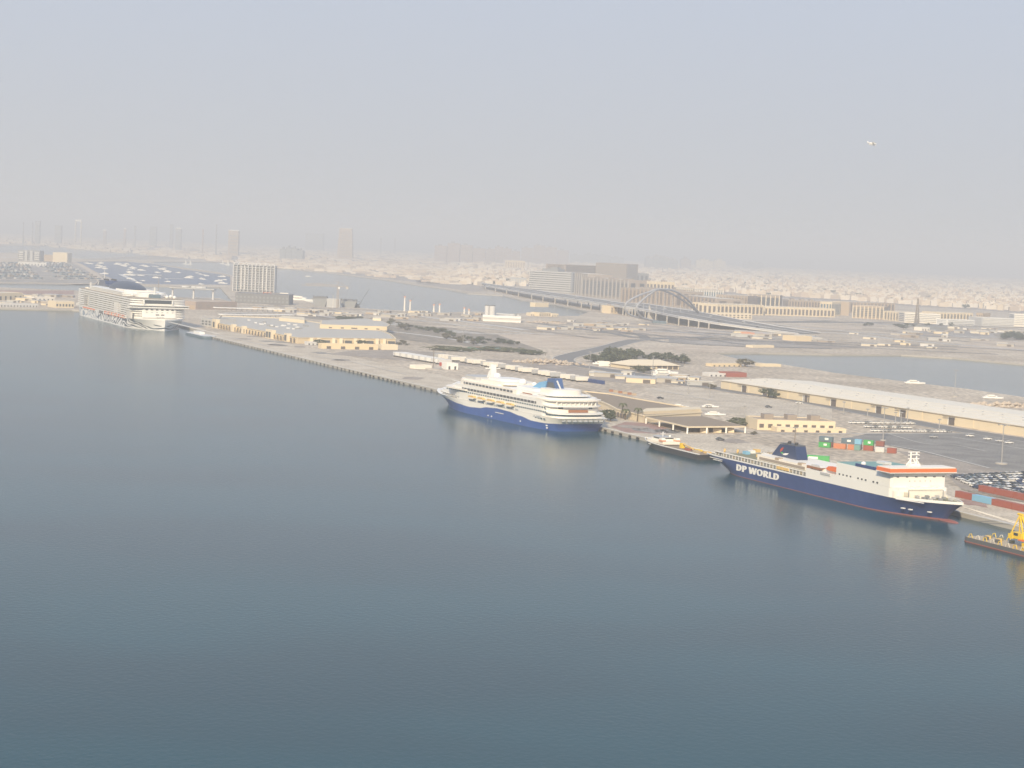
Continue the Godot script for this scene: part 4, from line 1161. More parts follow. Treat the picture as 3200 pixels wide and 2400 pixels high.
# ---------------------------------------------------------------- buildings
# spec: [x, z of the middle of the front base, width, height, turn]; the building reaches back by depth
func building(called: String, label: String, spec: Array, depth: float, wall: Material, opt := {}, group := "") -> Node3D:
	var t := thing(called, label, opt.get("cat", "building"), Vector3(spec[0], LAND, spec[1]), spec[4], group)
	var w: float = spec[2]
	var h: float = spec[3]
	bx("wall", t, Vector3(0, h / 2, -depth / 2), Vector3(w, h, depth), wall)
	var roof: Material = opt.get("roof", M.roof_pale)
	bx("roof", t, Vector3(0, h + 0.12, -depth / 2), Vector3(w - 1.2, 0.24, depth - 1.2), roof)
	var pt: float = opt.get("parapet", 0.6)
	for z in [-0.3, -depth + 0.3]:
		bx("parapet", t, Vector3(0, h + pt / 2, z), Vector3(w, pt, 0.6), wall)
	for x in [-w / 2 + 0.3, w / 2 - 0.3]:
		bx("parapet", t, Vector3(x, h + pt / 2, -depth / 2), Vector3(0.6, pt, depth - 1.2), wall)
	var win: Material = opt.get("win", M.window_dark)
	var trim: Material = opt.get("trim", wall)
	var bays: int = opt.get("bays", 0)
	var floors: int = opt.get("floors", 0)
	var base: float = opt.get("base", 0.12) * h
	var head: float = opt.get("head", 0.14) * h
	match opt.get("style", ""):
		"strip":        # tall window strips between piers
			var p := w / bays
			for k in bays:
				bx("window", t, Vector3(-w / 2 + (k + 0.5) * p, (base + h - head) / 2, 0.02), Vector3(p * opt.get("fill", 0.55), h - head - base, 0.3), win)
			for k in bays + 1:
				bx("pier", t, Vector3(clampf(-w / 2 + k * p, -w / 2 + p * 0.1, w / 2 - p * 0.1), h / 2 - 0.1, 0.5), Vector3(p * 0.22, h - 0.2, 1.0), trim)
			for k in floors:
				bx("floor_slab", t, Vector3(0, base + (h - head - base) * (k + 0.5) / floors, 0.22), Vector3(w - 0.4, 0.5, 0.3), trim)
			var nb: int = maxi(2, int(depth / p))
			for k in nb:
				for x in [-w / 2 - 0.02, w / 2 + 0.02]:
					bx("side_window", t, Vector3(x, (base + h - head) / 2, -depth * (k + 0.5) / nb), Vector3(0.3, h - head - base, depth / nb * 0.5), win)
		"band":         # long window bands between floor slabs
			var fh := (h - base) / floors
			for k in floors:
				bx("window_band", t, Vector3(0, base + fh * (k + 0.5), 0.05), Vector3(w - 1.0, fh * 0.5, 0.4), win)
				bx("floor_slab", t, Vector3(0, base + fh * (k + 1) - fh * 0.2, 0.6), Vector3(w, fh * 0.35, 1.2), trim)
				for x in [-w / 2 - 0.02, w / 2 + 0.02]:
					bx("side_window", t, Vector3(x, base + fh * (k + 0.5), -depth / 2), Vector3(0.4, fh * 0.5, depth * 0.8), win)
		"grid":
			var fh := (h - base - head) / floors
			var p := w / bays
			for k in floors:
				for b in bays:
					bx("window", t, Vector3(-w / 2 + (b + 0.5) * p, base + fh * (k + 0.45), 0.02), Vector3(p * 0.5, fh * 0.55, 0.3), win)
		"doors":
			var p := w / bays
			for b in bays:
				bx("door", t, Vector3(-w / 2 + (b + 0.5) * p, h * 0.3, 0.02), Vector3(p * 0.3, h * 0.6, 0.3), win)
	if opt.has("plant"):
		for k in int(opt.plant):
			bx("roof_plant", t, Vector3(w * (-0.3 + 0.6 * k / maxf(1.0, opt.plant - 1.0)), h + 1.5, -depth * 0.5), Vector3(w * 0.12, 2.8, depth * 0.3), M.taupe)
	return t

func pixel_tower(called: String, label: String, spec: Array, m: Material, cap: Material, group := "towers on the hazy skyline") -> Node3D:
	var t := thing(called, label, "tower", Vector3(spec[0], LAND, spec[1]), spec[4], group)
	var w: float = spec[2]
	var h: float = spec[3]
	bx("shaft", t, Vector3(0, h / 2, -w / 2), Vector3(w, h, w), m)
	bx("cap", t, Vector3(0, h + 2, -w / 2), Vector3(w * 1.06, 4, w * 1.06), cap)
	for k in 6:
		bx("window_band", t, Vector3(0, h * (0.15 + 0.13 * k), 0.2), Vector3(w * 0.8, h * 0.035, 0.8), M.grey)
	return t

# ---------------------------------------------------------------- things on the quay and the lots behind it
func quay_things() -> void:
	# containers behind the cargo ship
	var boxes := [
		["dark grey container, long one at the left end of the upper row", "steel_blue", [395, 805], 1.9, "plate", 2.6], ["dark grey container with a white plate in the upper row", "steel_blue", [600, 845], 1.9, "plate", 2.6],
		["bright green container at the left end of the lower row", "green", [400, 850], 1.6, "plate", 0.0], ["orange container in the lower row beside the green one", "box_orange", [540, 880], 1.7, "", 0.0],
		["short orange container in the lower row next to pale blue one", "box_orange", [645, 898], 0.9, "", 0.0], ["pale blue container in the middle of the mixed row", "sky_blue", [690, 862], 0.9, "", 2.6],
		["grey green container beneath the pale blue one", "teal_deck", [700, 905], 0.8, "", 0.0], ["bright green container on top near the right end of the row", "green", [785, 885], 1.35, "plate", 2.6],
		["brown red container beside the upper green one", "box_brown", [888, 880], 1.1, "", 2.6], ["white container with lettering under the brown red one", "grey_white", [905, 905], 1.2, "", 0.0],
		["rust red container at the right end of the mixed row", "rust_red", [1010, 912], 1.2, "", 0.0]]
	var base_a := Vector2(154.8, -955.7)
	var base_b := Vector2(191.5, -938.7)
	var dirv := (base_b - base_a).normalized()
	var turn := atan2(-dirv.y, dirv.x)
	for b in boxes:
		var k: float = (b[2][0] - 335.0) / 725.0
		var p := base_a.lerp(base_b, k)
		if b[5] > 0: p += Vector2(dirv.y, -dirv.x) * 3.2
		var l: float = b[3] * base_a.distance_to(base_b) / 12.1 * 0.088
		container(b[0], M[b[1]], v3(p, LAND + 0.05 + b[5]), turn, "containers in the mixed row behind the cargo ship", l, b[4])
		if b[5] > 0: container("lower container standing beneath the " + b[0].split(",")[0].trim_prefix("bright "), [M.box_brown, M.rust_red, M.steel_blue, M.light_grey][int(k * 9) % 4], v3(p, LAND + 0.05), turn, "containers in the mixed row behind the cargo ship", l)
	var g1 := Vector2(141.3, -886.2)
	container("bright green container standing behind the navy funnel", M.green, v3(g1, LAND + 0.25), QUAY_TURN * 0.2, "", 1.3, "plate")
	# rust red and blue boxes on the quay beside the bow
	var ra := Vector2(183.0, -772.6)
	var rb := Vector2(202.1, -730.1)
	var rd := (rb - ra).normalized()
	var rt := atan2(-rd.y, rd.x)
	var rl := ra.distance_to(rb)
	for b in [[0.0, 0.235, "rust_red", "rust red container nearest the cargo ship bow on the quay"], [0.235, 0.5, "sky_blue", "sky blue container between two rust red ones on the quay"], [0.5, 0.76, "rust_red", "rust red container right of the sky blue one"], [0.765, 1.0, "rust_red", "rust red container at the right edge of the quay row"]]:
		container(b[3], M[b[2]], v3(ra.lerp(rb, (b[0] + b[1]) / 2), LAND + 0.05), rt, "containers on the quay beside the bow", (b[1] - b[0]) * rl / 12.4)
	var rc := Vector2(200.5, -791.9)
	for k in 3:
		container("dull red container, number %s behind the blue one from the bow" % ["one", "two", "three"][k], M.rust_red, v3(rc.lerp(Vector2(211.9, -766.8), k * 0.42), LAND + 0.05), rt, "second row of dull red containers", 0.85)
	# parked cars packed on the lot beside the bow
	var ca := Vector2(196.7, -845.1)
	var cb := Vector2(247.1, -881.8)
	var cc := Vector2(198.2, -803.3)
	var cd := Vector2(215.2, -765.1)
	var cols := [M.black, M.dark_grey, M.white, M.grey, M.steel_blue, M.light_grey, M.black, M.white, M.navy, M.grey_white]
	var cname := ["black", "dark grey", "white", "grey", "slate blue", "silver", "black", "white", "navy", "pale grey"]
	for r in 9:
		for k in 17:
			var u := (k + 0.5 + rng.randf_range(-0.2, 0.2)) / 17.0
			var v := (r + 0.5) / 9.0
			var p: Vector2 = ca.lerp(cb, u).lerp(cc.lerp(cd, u), v)
			if rng.randf() < 0.1: continue
			var ci := rng.randi() % cols.size()
			car("%s car, %s along in the %s row of the packed lot by the bow" % [cname[ci], nth(k + 1), nth(r + 1)], cols[ci], v3(p, LAND + 0.09), QUAY_TURN + rng.randf_range(-0.05, 0.05) + 1.57 * float(r % 3 == 0), "cars packed on the lot beside the bow")
	# rows of parked vehicles in front of the long warehouse
	for row in [[Vector2(197.4, -1099.9), Vector2(237.6, -1115.8), 13, "back"], [Vector2(202.4, -1078.7), Vector2(229.2, -1084.8), 10, "middle"], [Vector2(201.5, -1053.8), Vector2(248.7, -1071.2), 20, "front"]]:
		for k in int(row[2]):
			var p: Vector2 = row[0].lerp(row[1], float(k) / row[2])
			var ci: int = [2, 5, 9, 2, 3, 2][rng.randi() % 6]
			car("%s vehicle, %s from the left in the %s row before the long warehouse" % [cname[ci], nth(k + 1), row[3]], cols[ci], v3(p, LAND + 0.27), QUAY_TURN + 1.57, "vehicles in rows before the long warehouse")
	for p in [[Vector2(253.2, -1048.3), "white car alone on the asphalt right of the tall mast row", 2], [Vector2(259.5, -1034.3), "white car on the asphalt below the single white one", 2], [Vector2(263.7, -1025.1), "pale car farther along the asphalt near the big mast", 9], [Vector2(266.8, -1017.2), "small white car left of the big mast's top line", 2], [Vector2(229.6, -1031.7), "silver car at the turning loop on the asphalt", 5], [Vector2(106.7, -964.6), "dark car on the quay behind the supply ship", 1], [Vector2(95.5, -1222.3), "dark car on the gravel lot behind the beige terminal", 0], [Vector2(160.8, -1190.0), "dark van like car on the wide gravel lot", 1], [Vector2(186.1, -1232.8), "white car on the road before the warehouse", 2], [Vector2(121.5, -1171.5), "pale car parked on the gravel lot edge", 9]]:
		car(p[1], cols[p[2]], v3(p[0], LAND + 0.3), 0.3, "single cars on the lots")
	# white lorry and pontoon
	var bt := thing("pontoon", "low dark pontoon moored off the quay corner ahead of the white cruise ship", "pontoon", v3(Vector2(-288.2, -1756.2), 0.0), QUAY_TURN)
	slab("hull", bt, plan(-34, 34, 7, 6, 6, 3), -0.5, 1.8, M.steel_blue)
	slab("deck", bt, plan(-33, 33, 6.6, 6, 6, 3), 1.8, 1.9, M.grey_white)
	bx("cabin", bt, Vector3(-6, 3.0, 0), Vector3(22, 2.2, 5), M.white)
	# light masts
	light_mast("tall dark light mast standing on the quay before the blue cruise ship bow", v3(Vector2(-59.1, -1418.3)), 16.4, M.mast_brown, 3.0, 7.0)
	light_mast("slim mast beside the curved road behind the blue cruise ship", v3(Vector2(60.1, -1491.3)), 14.1, M.mast_grey, 1.0, 0.0)
	light_mast("light mast by the boats on the hardstand", v3(Vector2(101.5, -1384.2)), 10.8, M.mast_grey, 1.2, 0.0)
	light_mast("tall mast on the round kerb left of the vehicle rows", v3(Vector2(196.8, -1003.7)), 17.7, M.mast_grey, 1.4, 1.6)
	light_mast("tallest mast with a round white footing near the right edge", v3(Vector2(235.9, -910.8)), 19.1, M.mast_grey, 2.4, 3.0)
	light_mast("mast on the bank of the right hand basin", v3(Vector2(318.6, -1372.3)), 19.1, M.mast_grey, 1.4, 2.4)
	light_mast("dark mast rising behind the cargo ship funnel", v3(Vector2(139.1, -928.5)), 11.8, M.mast_brown, 0.8, 0.0)
	light_mast("lamp mast behind the white cruise ship with amber lamps on top", v3(Vector2(-497.7, -2660.7)), 30.9, M.mast_brown, 5.0, 3.0)
	light_mast("white capped slim tower behind the dark funnel of the white cruise ship", v3(Vector2(-691.3, -3209.1)), 24.9, M.white, 3.0, 4.0)
	var small := [[Vector2(118.0, -1274.7), 8.0, "thin lamp post left of the painted line on the gravel lot"], [Vector2(129.5, -1248.7), 10.0, "thin lamp post in the middle of the gravel lot"], [Vector2(136.3, -1110.7), 7.0, "thin lamp post by the low beige wall"], [Vector2(164.8, -1094.4), 12.0, "thin lamp post above the low beige wall"], [Vector2(203.3, -1164.5), 8.0, "lamp post beside the second warehouse door"], [Vector2(208.9, -1115.9), 8.0, "lamp post at the left end of the vehicle rows"], [Vector2(224.9, -1113.2), 7.0, "first lamp post among the vehicle rows"], [Vector2(223.1, -1088.5), 9.0, "second lamp post among the vehicle rows"], [Vector2(234.2, -1124.7), 9.0, "lamp post before the warehouse lamp bracket"], [Vector2(245.2, -1089.0), 6.0, "lamp post at the right end of the vehicle rows"], [Vector2(13.8, -1445.7), 9.0, "lamp post at the rubble heap"], [Vector2(108.4, -1476.1), 14.0, "lamp post right of the moored motor boats"], [Vector2(-48.2, -1808.5), 12.0, "lamp post among the shrubs"], [Vector2(-48.2, -1809.8), 12.0, "lamp post at the shrub belt's near end"]]
	for p in small:
		light_mast(p[2], v3(p[0]), p[1], M.mast_grey, 0.5, 0.0)

# ---------------------------------------------------------------- port buildings
func wall_between(called: String, parent: Node, a: Vector2, b: Vector2, y0: float, y1: float, thick: float, m: Material) -> MeshInstance3D:
	var c := (a + b) / 2
	return bx(called, parent, Vector3(c.x, (y0 + y1) / 2, c.y), Vector3(a.distance_to(b), y1 - y0, thick), m, Vector3(0, atan2(-(b - a).y, (b - a).x), 0))

func rel(pts: Array, o: Vector2) -> PackedVector2Array:
	var out := PackedVector2Array()
	for p in pts: out.append(p - o)
	return out

func terminal_buildings() -> void:
	# sandstone cruise terminal beside the white cruise ship
	var o := Vector2(-190.3, -1679.6)
	var t := thing("cruise_terminal", "long sandstone yellow terminal hall with arched slots and grey roofs", "terminal", v3(o))
	var foot := rel([Vector2(-298.2, -1893.6), Vector2(-247.7, -1798.3), Vector2(-190.0, -1676.7), Vector2(-181.1, -1684.6), Vector2(-107.1, -1730.1), Vector2(-116.9, -1814.6), Vector2(-135.5, -1912.2), Vector2(-196.0, -1979.1), Vector2(-224.6, -2037.1), Vector2(-255.4, -2069.7), Vector2(-315.9, -2051.6)], o)
	var st := st_new()
	prism(st, foot, 0, 5.2, false)
	done("wall", st, M.sandstone, t)
	var inset := Geometry2D.offset_polygon(foot, -1.0)[0]
	slab("roof", t, inset, 0, 4.6, M.roof_grey)
	var ps := st_new()
	prism(ps, inset, 4.4, 5.2, false)
	done("parapet", ps, M.sandstone_pale, t)
	var ring := st_new()
	for i in foot.size():
		wall_top(ring, foot[i], foot[(i + 1) % foot.size()], 5.2, 5.5, 1.2)
	done("coping", ring, M.sandstone_pale, t)
	# upper block
	var up := rel([Vector2(-191.6, -1881.1), Vector2(-126.5, -1896.8), Vector2(-127.0, -1951.7), Vector2(-142.4, -2035.2), Vector2(-163.2, -2072.3), Vector2(-200.4, -1974.5)], o)
	slab("upper_block", t, up, 4.6, 8.6, M.sandstone)
	slab("upper_roof", t, Geometry2D.offset_polygon(up, -1.2)[0], 8.4, 8.7, M.roof_grey)
	slab("corner_turret", t, rel([Vector2(-150.7, -2026.6), Vector2(-141.7, -2024.5), Vector2(-145.6, -2079.1), Vector2(-153.9, -2075.1)], o), 8.6, 11.0, M.sandstone_pale)
	slab("rear_block", t, rel([Vector2(-248.1, -2011.4), Vector2(-217.2, -1974.9), Vector2(-225.2, -2046.2), Vector2(-251.4, -2061.6)], o), 4.6, 8.0, M.sandstone_pale)
	for k in 5:
		var p: Vector2 = Vector2(-184.9, -1859.7).lerp(Vector2(-128.2, -1875.4), (k + 0.5) / 5.0) - o
		bx("upper_window", t, Vector3(p.x, 6.8, p.y + 0.2), Vector3(6.0 if k == 2 else 3.0, 1.2, 0.5), M.window_brown)
	var gu := RandomNumberGenerator.new()
	gu.seed = 4
	for k in 22:
		var p: Vector2 = Vector2(-296.8, -2010.6).lerp(Vector2(-194.3, -1915.6), gu.randf()).lerp(Vector2(-212.7, -1798.2), gu.randf() * 0.7) - o
		bx("roof_unit", t, Vector3(p.x, 5.1, p.y), Vector3(gu.randf_range(1.5, 5.0), 1.2, gu.randf_range(1.5, 3.5)), M.grey_white if k % 3 else M.grey)
	# gate towers on the long water side
	var a := Vector2(-298.2, -1893.6)
	var b := Vector2(-190.0, -1676.7)
	var along := atan2(-(b - a).y, (b - a).x)
	for g in [[0.03, 9.0, 12.0], [0.26, 7.0, 5.0], [0.39, 7.0, 5.0], [0.705, 8.2, 17.0], [0.895, 7.6, 9.0]]:
		var p: Vector2 = a.lerp(b, g[0]) - o
		bx("gate_tower", t, Vector3(p.x, g[1] / 2, p.y), Vector3(g[2], g[1], 4.0), M.sandstone_pale, Vector3(0, along, 0))
	for k in 26:
		var u := 0.075 + k * 0.036
		var p: Vector2 = a.lerp(b, u) - o + Vector2(-0.95, 0.35)
		bx("arched_slot", t, Vector3(p.x, 2.1, p.y), Vector3(1.9, 3.2, 0.5), M.window_brown, Vector3(0, along, 0))
		ball("slot_arch", t, Vector3(p.x, 3.7, p.y), Vector3(1.4, 1.6, 1.2), M.window_brown)
	for u in [0.69, 0.72, 0.895, 0.03]:
		var p: Vector2 = a.lerp(b, u) - o + Vector2(-2.1, 0.9)
		bx("gate_arch", t, Vector3(p.x, 3.6, p.y), Vector3(4.0, 5.0, 0.5), M.window_dark, Vector3(0, along, 0))
	# openings of the front
	var fa := Vector2(-180.9, -1683.1)
	var fb := Vector2(-107.0, -1728.6)
	for k in 12:
		var p: Vector2 = fa.lerp(fb, (k + 0.4) / 12.0) - o
		if k % 3 == 2: bx("front_opening", t, Vector3(p.x, 1.9, p.y + 0.05), Vector3(6.5, 2.6, 0.4), M.window_dark)
		else: bx("front_pier", t, Vector3(p.x, 2.6, p.y + 0.2), Vector3(3.0, 5.0, 0.8), M.sandstone_pale)
	# annex in front
	building("annex_building", "low sandstone annex in front of the terminal hall", [-139.2, -1625.6, 50.4, 3.8, 0.400], 10.0, M.sandstone, {"style": "doors", "bays": 4, "win": M.window_brown, "roof": M.sandstone_pale})
	building("annex_building", "small sandstone annex at the right corner of the terminal hall", [-106.7, -1643.1, 15.1, 4.0, 0.387], 8.0, M.sandstone_pale, {"roof": M.sandstone_pale})
	building("shed", "white low shed at the foot of the terminal hall", [-174.7, -1663.1, 11.3, 2.4, 0.506], 6.0, M.grey_white, {"style": "doors", "bays": 3})
	# grey gate block at the far end of the terminal
	building("gate_building", "grey block at the far end of the sandstone terminal", [-309.4, -1917.0, 18.4, 7.3, -0.826], 30.0, M.light_grey, {"roof": M.grey, "style": "grid", "floors": 2, "bays": 3})
	# second terminal beside the blue cruise ship
	var o2 := Vector2(107.2, -1071.8)
	var t2 := thing("passenger_terminal", "beige flat roofed terminal building with arches beside the blue cruise ship stern", "terminal", v3(o2))
	var f2 := rel([Vector2(52.4, -1138.7), Vector2(57.0, -1110.5), Vector2(60.1, -1083.0), Vector2(70.8, -1053.9), Vector2(73.2, -1045.2), Vector2(108.7, -1087.7), Vector2(109.4, -1108.0), Vector2(75.9, -1167.3), Vector2(62.4, -1195.1), Vector2(44.9, -1209.7)], o2)
	slab("wall", t2, f2, 0, 3.6, M.cream)
	slab("roof", t2, Geometry2D.offset_polygon(f2, -1.2)[0], 3.6, 3.75, M.brown_roof)
	var r2 := st_new()
	for i in f2.size():
		wall_top(r2, f2[i], f2[(i + 1) % f2.size()], 3.6, 4.3, 0.9)
	done("parapet", r2, M.cream, t2)
	slab("upper_hall", t2, rel([Vector2(71.4, -1054.3), Vector2(109.2, -1093.5), Vector2(109.4, -1108.0), Vector2(76.8, -1080.9)], o2), 3.6, 5.4, M.cream)
	for k in 5:
		var p: Vector2 = Vector2(57.8, -1081.9).lerp(Vector2(64.1, -1065.5), k / 4.0) - o2 + Vector2(-0.6, 0.6)
		bx("arch", t2, Vector3(p.x, 1.4, p.y), Vector3(2.0, 2.2, 0.8), M.window_brown, Vector3(0, QUAY_TURN, 0))
		ball("arch_head", t2, Vector3(p.x, 2.5, p.y), Vector3(1.6, 1.4, 1.0), M.window_brown)
	for k in 6:
		var p: Vector2 = Vector2(63.6, -1220.3).lerp(Vector2(77.0, -1197.2), k / 5.0) - o2
		bx("roof_plant", t2, Vector3(p.x, 4.3, p.y), Vector3(2.6, 1.4, 2.0), M.tan if k % 2 else M.wood)
	# open canopy with columns
	var o3 := Vector2(92.7, -995.3)
	var t3 := thing("canopy_hall", "brown flat roofed open canopy on white columns by the quay", "canopy", v3(o3))
	var pc := [Vector2(74.0, -1042.3), Vector2(92.7, -995.3), Vector2(125.4, -1013.3), Vector2(107.8, -1065.4)]
	var f3 := rel(pc, o3)
	slab("roof", t3, f3, 3.0, 3.7, M.cream)
	slab("roof_sheet", t3, Geometry2D.offset_polygon(f3, -1.0)[0], 3.7, 3.8, M.brown_roof)
	for e in [[0, 1, 3], [1, 2, 3], [2, 3, 3], [3, 0, 2]]:
		for k in int(e[2]):
			var p: Vector2 = f3[e[0]].lerp(f3[e[1]], float(k) / e[2])
			bx("column", t3, Vector3(p.x * 0.99, 1.5, p.y * 0.99 - 0.2), Vector3(0.8, 3.0, 0.8), M.white)
	for k in 3:
		var p: Vector2 = f3[1].lerp(f3[2], 0.3 + 0.22 * k)
		bx("booth", t3, Vector3(p.x, 1.1, p.y - 5.0), Vector3(4.5, 2.2, 3.0), M.sandstone_pale if k != 1 else M.cream)
	# long warehouse
	var wa := Vector2(147.5, -1347.2)
	var wb := Vector2(288.0, -1067.1)
	wb = wa + (wb - wa) * 1.35
	var wl := wa.distance_to(wb)
	var wt := thing("warehouse", "very long beige warehouse with a pale low pitched roof and dark doors", "warehouse", v3((wa + wb) / 2), atan2(-(wb - wa).y, (wb - wa).x))
	var wd := 76.0
	bx("wall", wt, Vector3(0, 3.0, -wd / 2), Vector3(wl, 6.0, wd), M.cream)
	var rs := st_new()
	for sgn in [0, 1]:
		var y0 := 6.0
		var ridge := Vector3(0, 7.6, -wd / 2)
		if sgn == 0: quad(rs, Vector3(-wl / 2 - 0.5, y0, 0.8), Vector3(-wl / 2 - 0.5, 7.6, -wd / 2), Vector3(wl / 2, 7.6, -wd / 2), Vector3(wl / 2, y0, 0.8))
		else: quad(rs, Vector3(-wl / 2 - 0.5, 7.6, -wd / 2), Vector3(-wl / 2 - 0.5, y0, -wd - 0.8), Vector3(wl / 2, y0, -wd - 0.8), Vector3(wl / 2, 7.6, -wd / 2))
	rs.add_vertex(Vector3(-wl / 2, 6, 0)); rs.add_vertex(Vector3(-wl / 2, 6, -wd)); rs.add_vertex(Vector3(-wl / 2, 7.6, -wd / 2))
	done("roof", rs, M.shed_roof, wt)
	bx("gutter", wt, Vector3(0, 5.8, 0.6), Vector3(wl, 0.4, 0.6), M.roof_pale)
	for k in 24:
		for rr in 2:
			var x := -wl / 2 + (k + 0.5 + 0.4 * rr) * wl / 24.0
			bx("roof_vent", wt, Vector3(x, 7.0 + 0.4 * rr, -wd * 0.25 - 9.0 * rr), Vector3(1.1, 0.6, 0.9), M.light_grey)
	for k in 60:
		bx("roof_seam", wt, Vector3(-wl / 2 + (k + 0.5) * wl / 60.0, 6.86, -wd / 4 + 0.4), Vector3(0.14, 0.12, wd / 2), M.roof_pale, Vector3(0.042, 0, 0))
	for p in [Vector2(174.5, -1327.3), Vector2(186.3, -1304.6), Vector2(203.9, -1258.6), Vector2(204.3, -1260.4), Vector2(215.0, -1231.3), Vector2(233.3, -1187.6), Vector2(245.1, -1166.6), Vector2(263.5, -1124.8), Vector2(290.4, -1055.8)]:
		var u: float = (p - wa).dot((wb - wa).normalized()) - wl / 2
		bx("door", wt, Vector3(u, 2.2, 0.06), Vector3(5.0, 4.4, 0.3), M.window_brown)
		bx("door_frame", wt, Vector3(u - 3.0, 2.2, 0.1), Vector3(0.6, 4.4, 0.4), M.white)
		bx("lamp_bracket", wt, Vector3(u - 1.0, 4.8, 1.4), Vector3(11.0, 0.25, 0.5), M.dark_grey)
	for k in 18:
		bx("wall_pilaster", wt, Vector3(-wl / 2 + (k + 0.5) * wl / 18.0, 2.9, 0.12), Vector3(0.7, 5.7, 0.3), M.cream)
	# low beige compound by the cargo ship
	building("compound_building", "low beige walled compound between gravel lot and containers", [156.2, -1039.8, 44.5, 5.1, 0.178], 22.0, M.cream, {"style": "grid", "floors": 1, "bays": 9, "win": M.window_brown, "roof": M.tan, "plant": 3})
	building("compound_building", "lower beige front wing of the walled compound", [163.9, -1034.7, 40.8, 1.8, 0.267], 8.0, M.cream, {"style": "doors", "bays": 6, "win": M.window_brown})
	# villa behind the trees
	var v := building("harbour_office", "cream two storey office with hipped roof among the trees", [113.5, -1534.1, 49.6, 3.1, 0.541], 26.0, M.cream, {"style": "grid", "floors": 2, "bays": 9, "win": M.window_dark, "roof": M.sandstone_pale})
	var sp := [113.5, -1534.1, 49.6, 3.1, 0.541]
	var hs := st_new()
	var hw: float = sp[2] / 2 + 1.5
	var hh: float = sp[3]
	for qd in [[Vector3(-hw, hh, 1.5), Vector3(-hw + 12, hh + 4, -13), Vector3(hw - 12, hh + 4, -13), Vector3(hw, hh, 1.5)], [Vector3(hw, hh, -27.5), Vector3(hw - 12, hh + 4, -13), Vector3(-hw + 12, hh + 4, -13), Vector3(-hw, hh, -27.5)], [Vector3(-hw, hh, -27.5), Vector3(-hw + 12, hh + 4, -13), Vector3(-hw + 12, hh + 4, -13), Vector3(-hw, hh, 1.5)], [Vector3(hw, hh, 1.5), Vector3(hw - 12, hh + 4, -13), Vector3(hw - 12, hh + 4, -13), Vector3(hw, hh, -27.5)]]:
		quad(hs, qd[0], qd[1], qd[2], qd[3])
	done("hipped_roof", hs, M.sandstone_pale, v)
	for k in 4:
		bx("arch", v, Vector3(hw * (0.2 + 0.2 * k), 1.6, 0.1), Vector3(4.0, 2.6, 0.4), M.window_brown)
	building("yellow_pavilion", "low yellow kiosk row by the basin behind the warehouse", [181.6, -1620.4, 33.7, 1.7, 0.621], 8.0, M.sandstone, {"style": "doors", "bays": 6})
	building("shed", "white walled shed at the basin's landward corner", [222.5, -1647.4, 21.4, 1.7, 0.446], 8.0, M.cream, {})
	building("shed", "white blocky shed left of the long warehouse", [127.7, -1411.2, 11.3, 2.4, 0.393], 10.0, M.white, {"style": "doors", "bays": 3})
	building("shed", "dull red roofed shed above the long warehouse end", [174.9, -1484.1, 17.2, 2.8, 0.459], 14.0, M.rust_red, {"roof": M.rust_red})
	building("shed", "pale shed left of the dull red one", [159.7, -1480.4, 16.6, 2.1, 0.456], 10.0, M.grey_white, {"style": "doors", "bays": 4})
	building("shed", "white site cabin beside the tall dark mast", [-45.0, -1421.5, 9.3, 4.1, 0.413], 10.0, M.white, {"style": "doors", "bays": 2})
	building("shed", "low white shed left of the tall dark mast", [-65.8, -1413.7, 13.8, 2.1, 0.611], 9.0, M.cream_white, {})
	building("shed", "small white hut among boats by the trees", [74.0, -1547.0, 8.9, 3.1, -0.087], 8.0, M.cream_white, {})

func wall_top(st: SurfaceTool, a: Vector2, b: Vector2, y0: float, y1: float, w: float) -> void:
	var n := Vector2(-(b - a).y, (b - a).x).normalized() * w / 2
	prism(st, PackedVector2Array([a - n, b - n, b + n, a + n]), y0, y1)

func nth(k: int) -> String:
	var ones := ["zeroth", "first", "second", "third", "fourth", "fifth", "sixth", "seventh", "eighth", "ninth", "tenth", "eleventh", "twelfth", "thirteenth", "fourteenth", "fifteenth", "sixteenth", "seventeenth", "eighteenth", "nineteenth"]
	if k < 20: return ones[k]
	if k % 10 == 0: return ["twentieth", "thirtieth", "fortieth", "fiftieth"][k / 10 - 2]
	return ["twenty", "thirty", "forty", "fifty"][k / 10 - 2] + " " + ones[k % 10]

# ---------------------------------------------------------------- trailers, boats on land, sheds
func trailer(label: String, m: Material, at: Vector3, turn: float, l: float) -> void:
	var t := thing("trailer", label, "trailer", at, turn, "parked trailers in the long rows")
	bx("body", t, Vector3(0, 2.5, 0), Vector3(2.6, 2.8, l), m)
	bx("chassis", t, Vector3(0, 0.9, 0), Vector3(2.2, 0.4, l * 0.95), M.dark_grey)
	bx("wheels", t, Vector3(0, 0.45, l * 0.3), Vector3(2.4, 0.9, 3.4), M.rubber)
	bx("landing_gear", t, Vector3(0, 0.5, -l * 0.3), Vector3(1.8, 1.0, 0.4), M.grey)

func motor_yacht(label: String, at: Vector3, turn: float, l: float, group: String, hull_m: Material = null) -> Node3D:
	var t := thing("motor_yacht", label, "yacht", at, turn, group)
	var hm: Material = hull_m if hull_m else M.white
	slab("hull", t, plan(-l / 2, l / 2, l * 0.11, l * 0.02, l * 0.4, 1.9), 0, l * 0.07, hm)
	slab("deckhouse", t, plan(-l * 0.36, l * 0.2, l * 0.085, 0, l * 0.12, 2), l * 0.07, l * 0.12, M.white)
	slab("window_band", t, plan(-l * 0.3, l * 0.16, l * 0.088, 0, l * 0.1, 2), l * 0.085, l * 0.105, M.glass)
	slab("flybridge", t, plan(-l * 0.26, l * 0.08, l * 0.07, 0, l * 0.08, 2), l * 0.12, l * 0.16, M.cream_white)
	return t

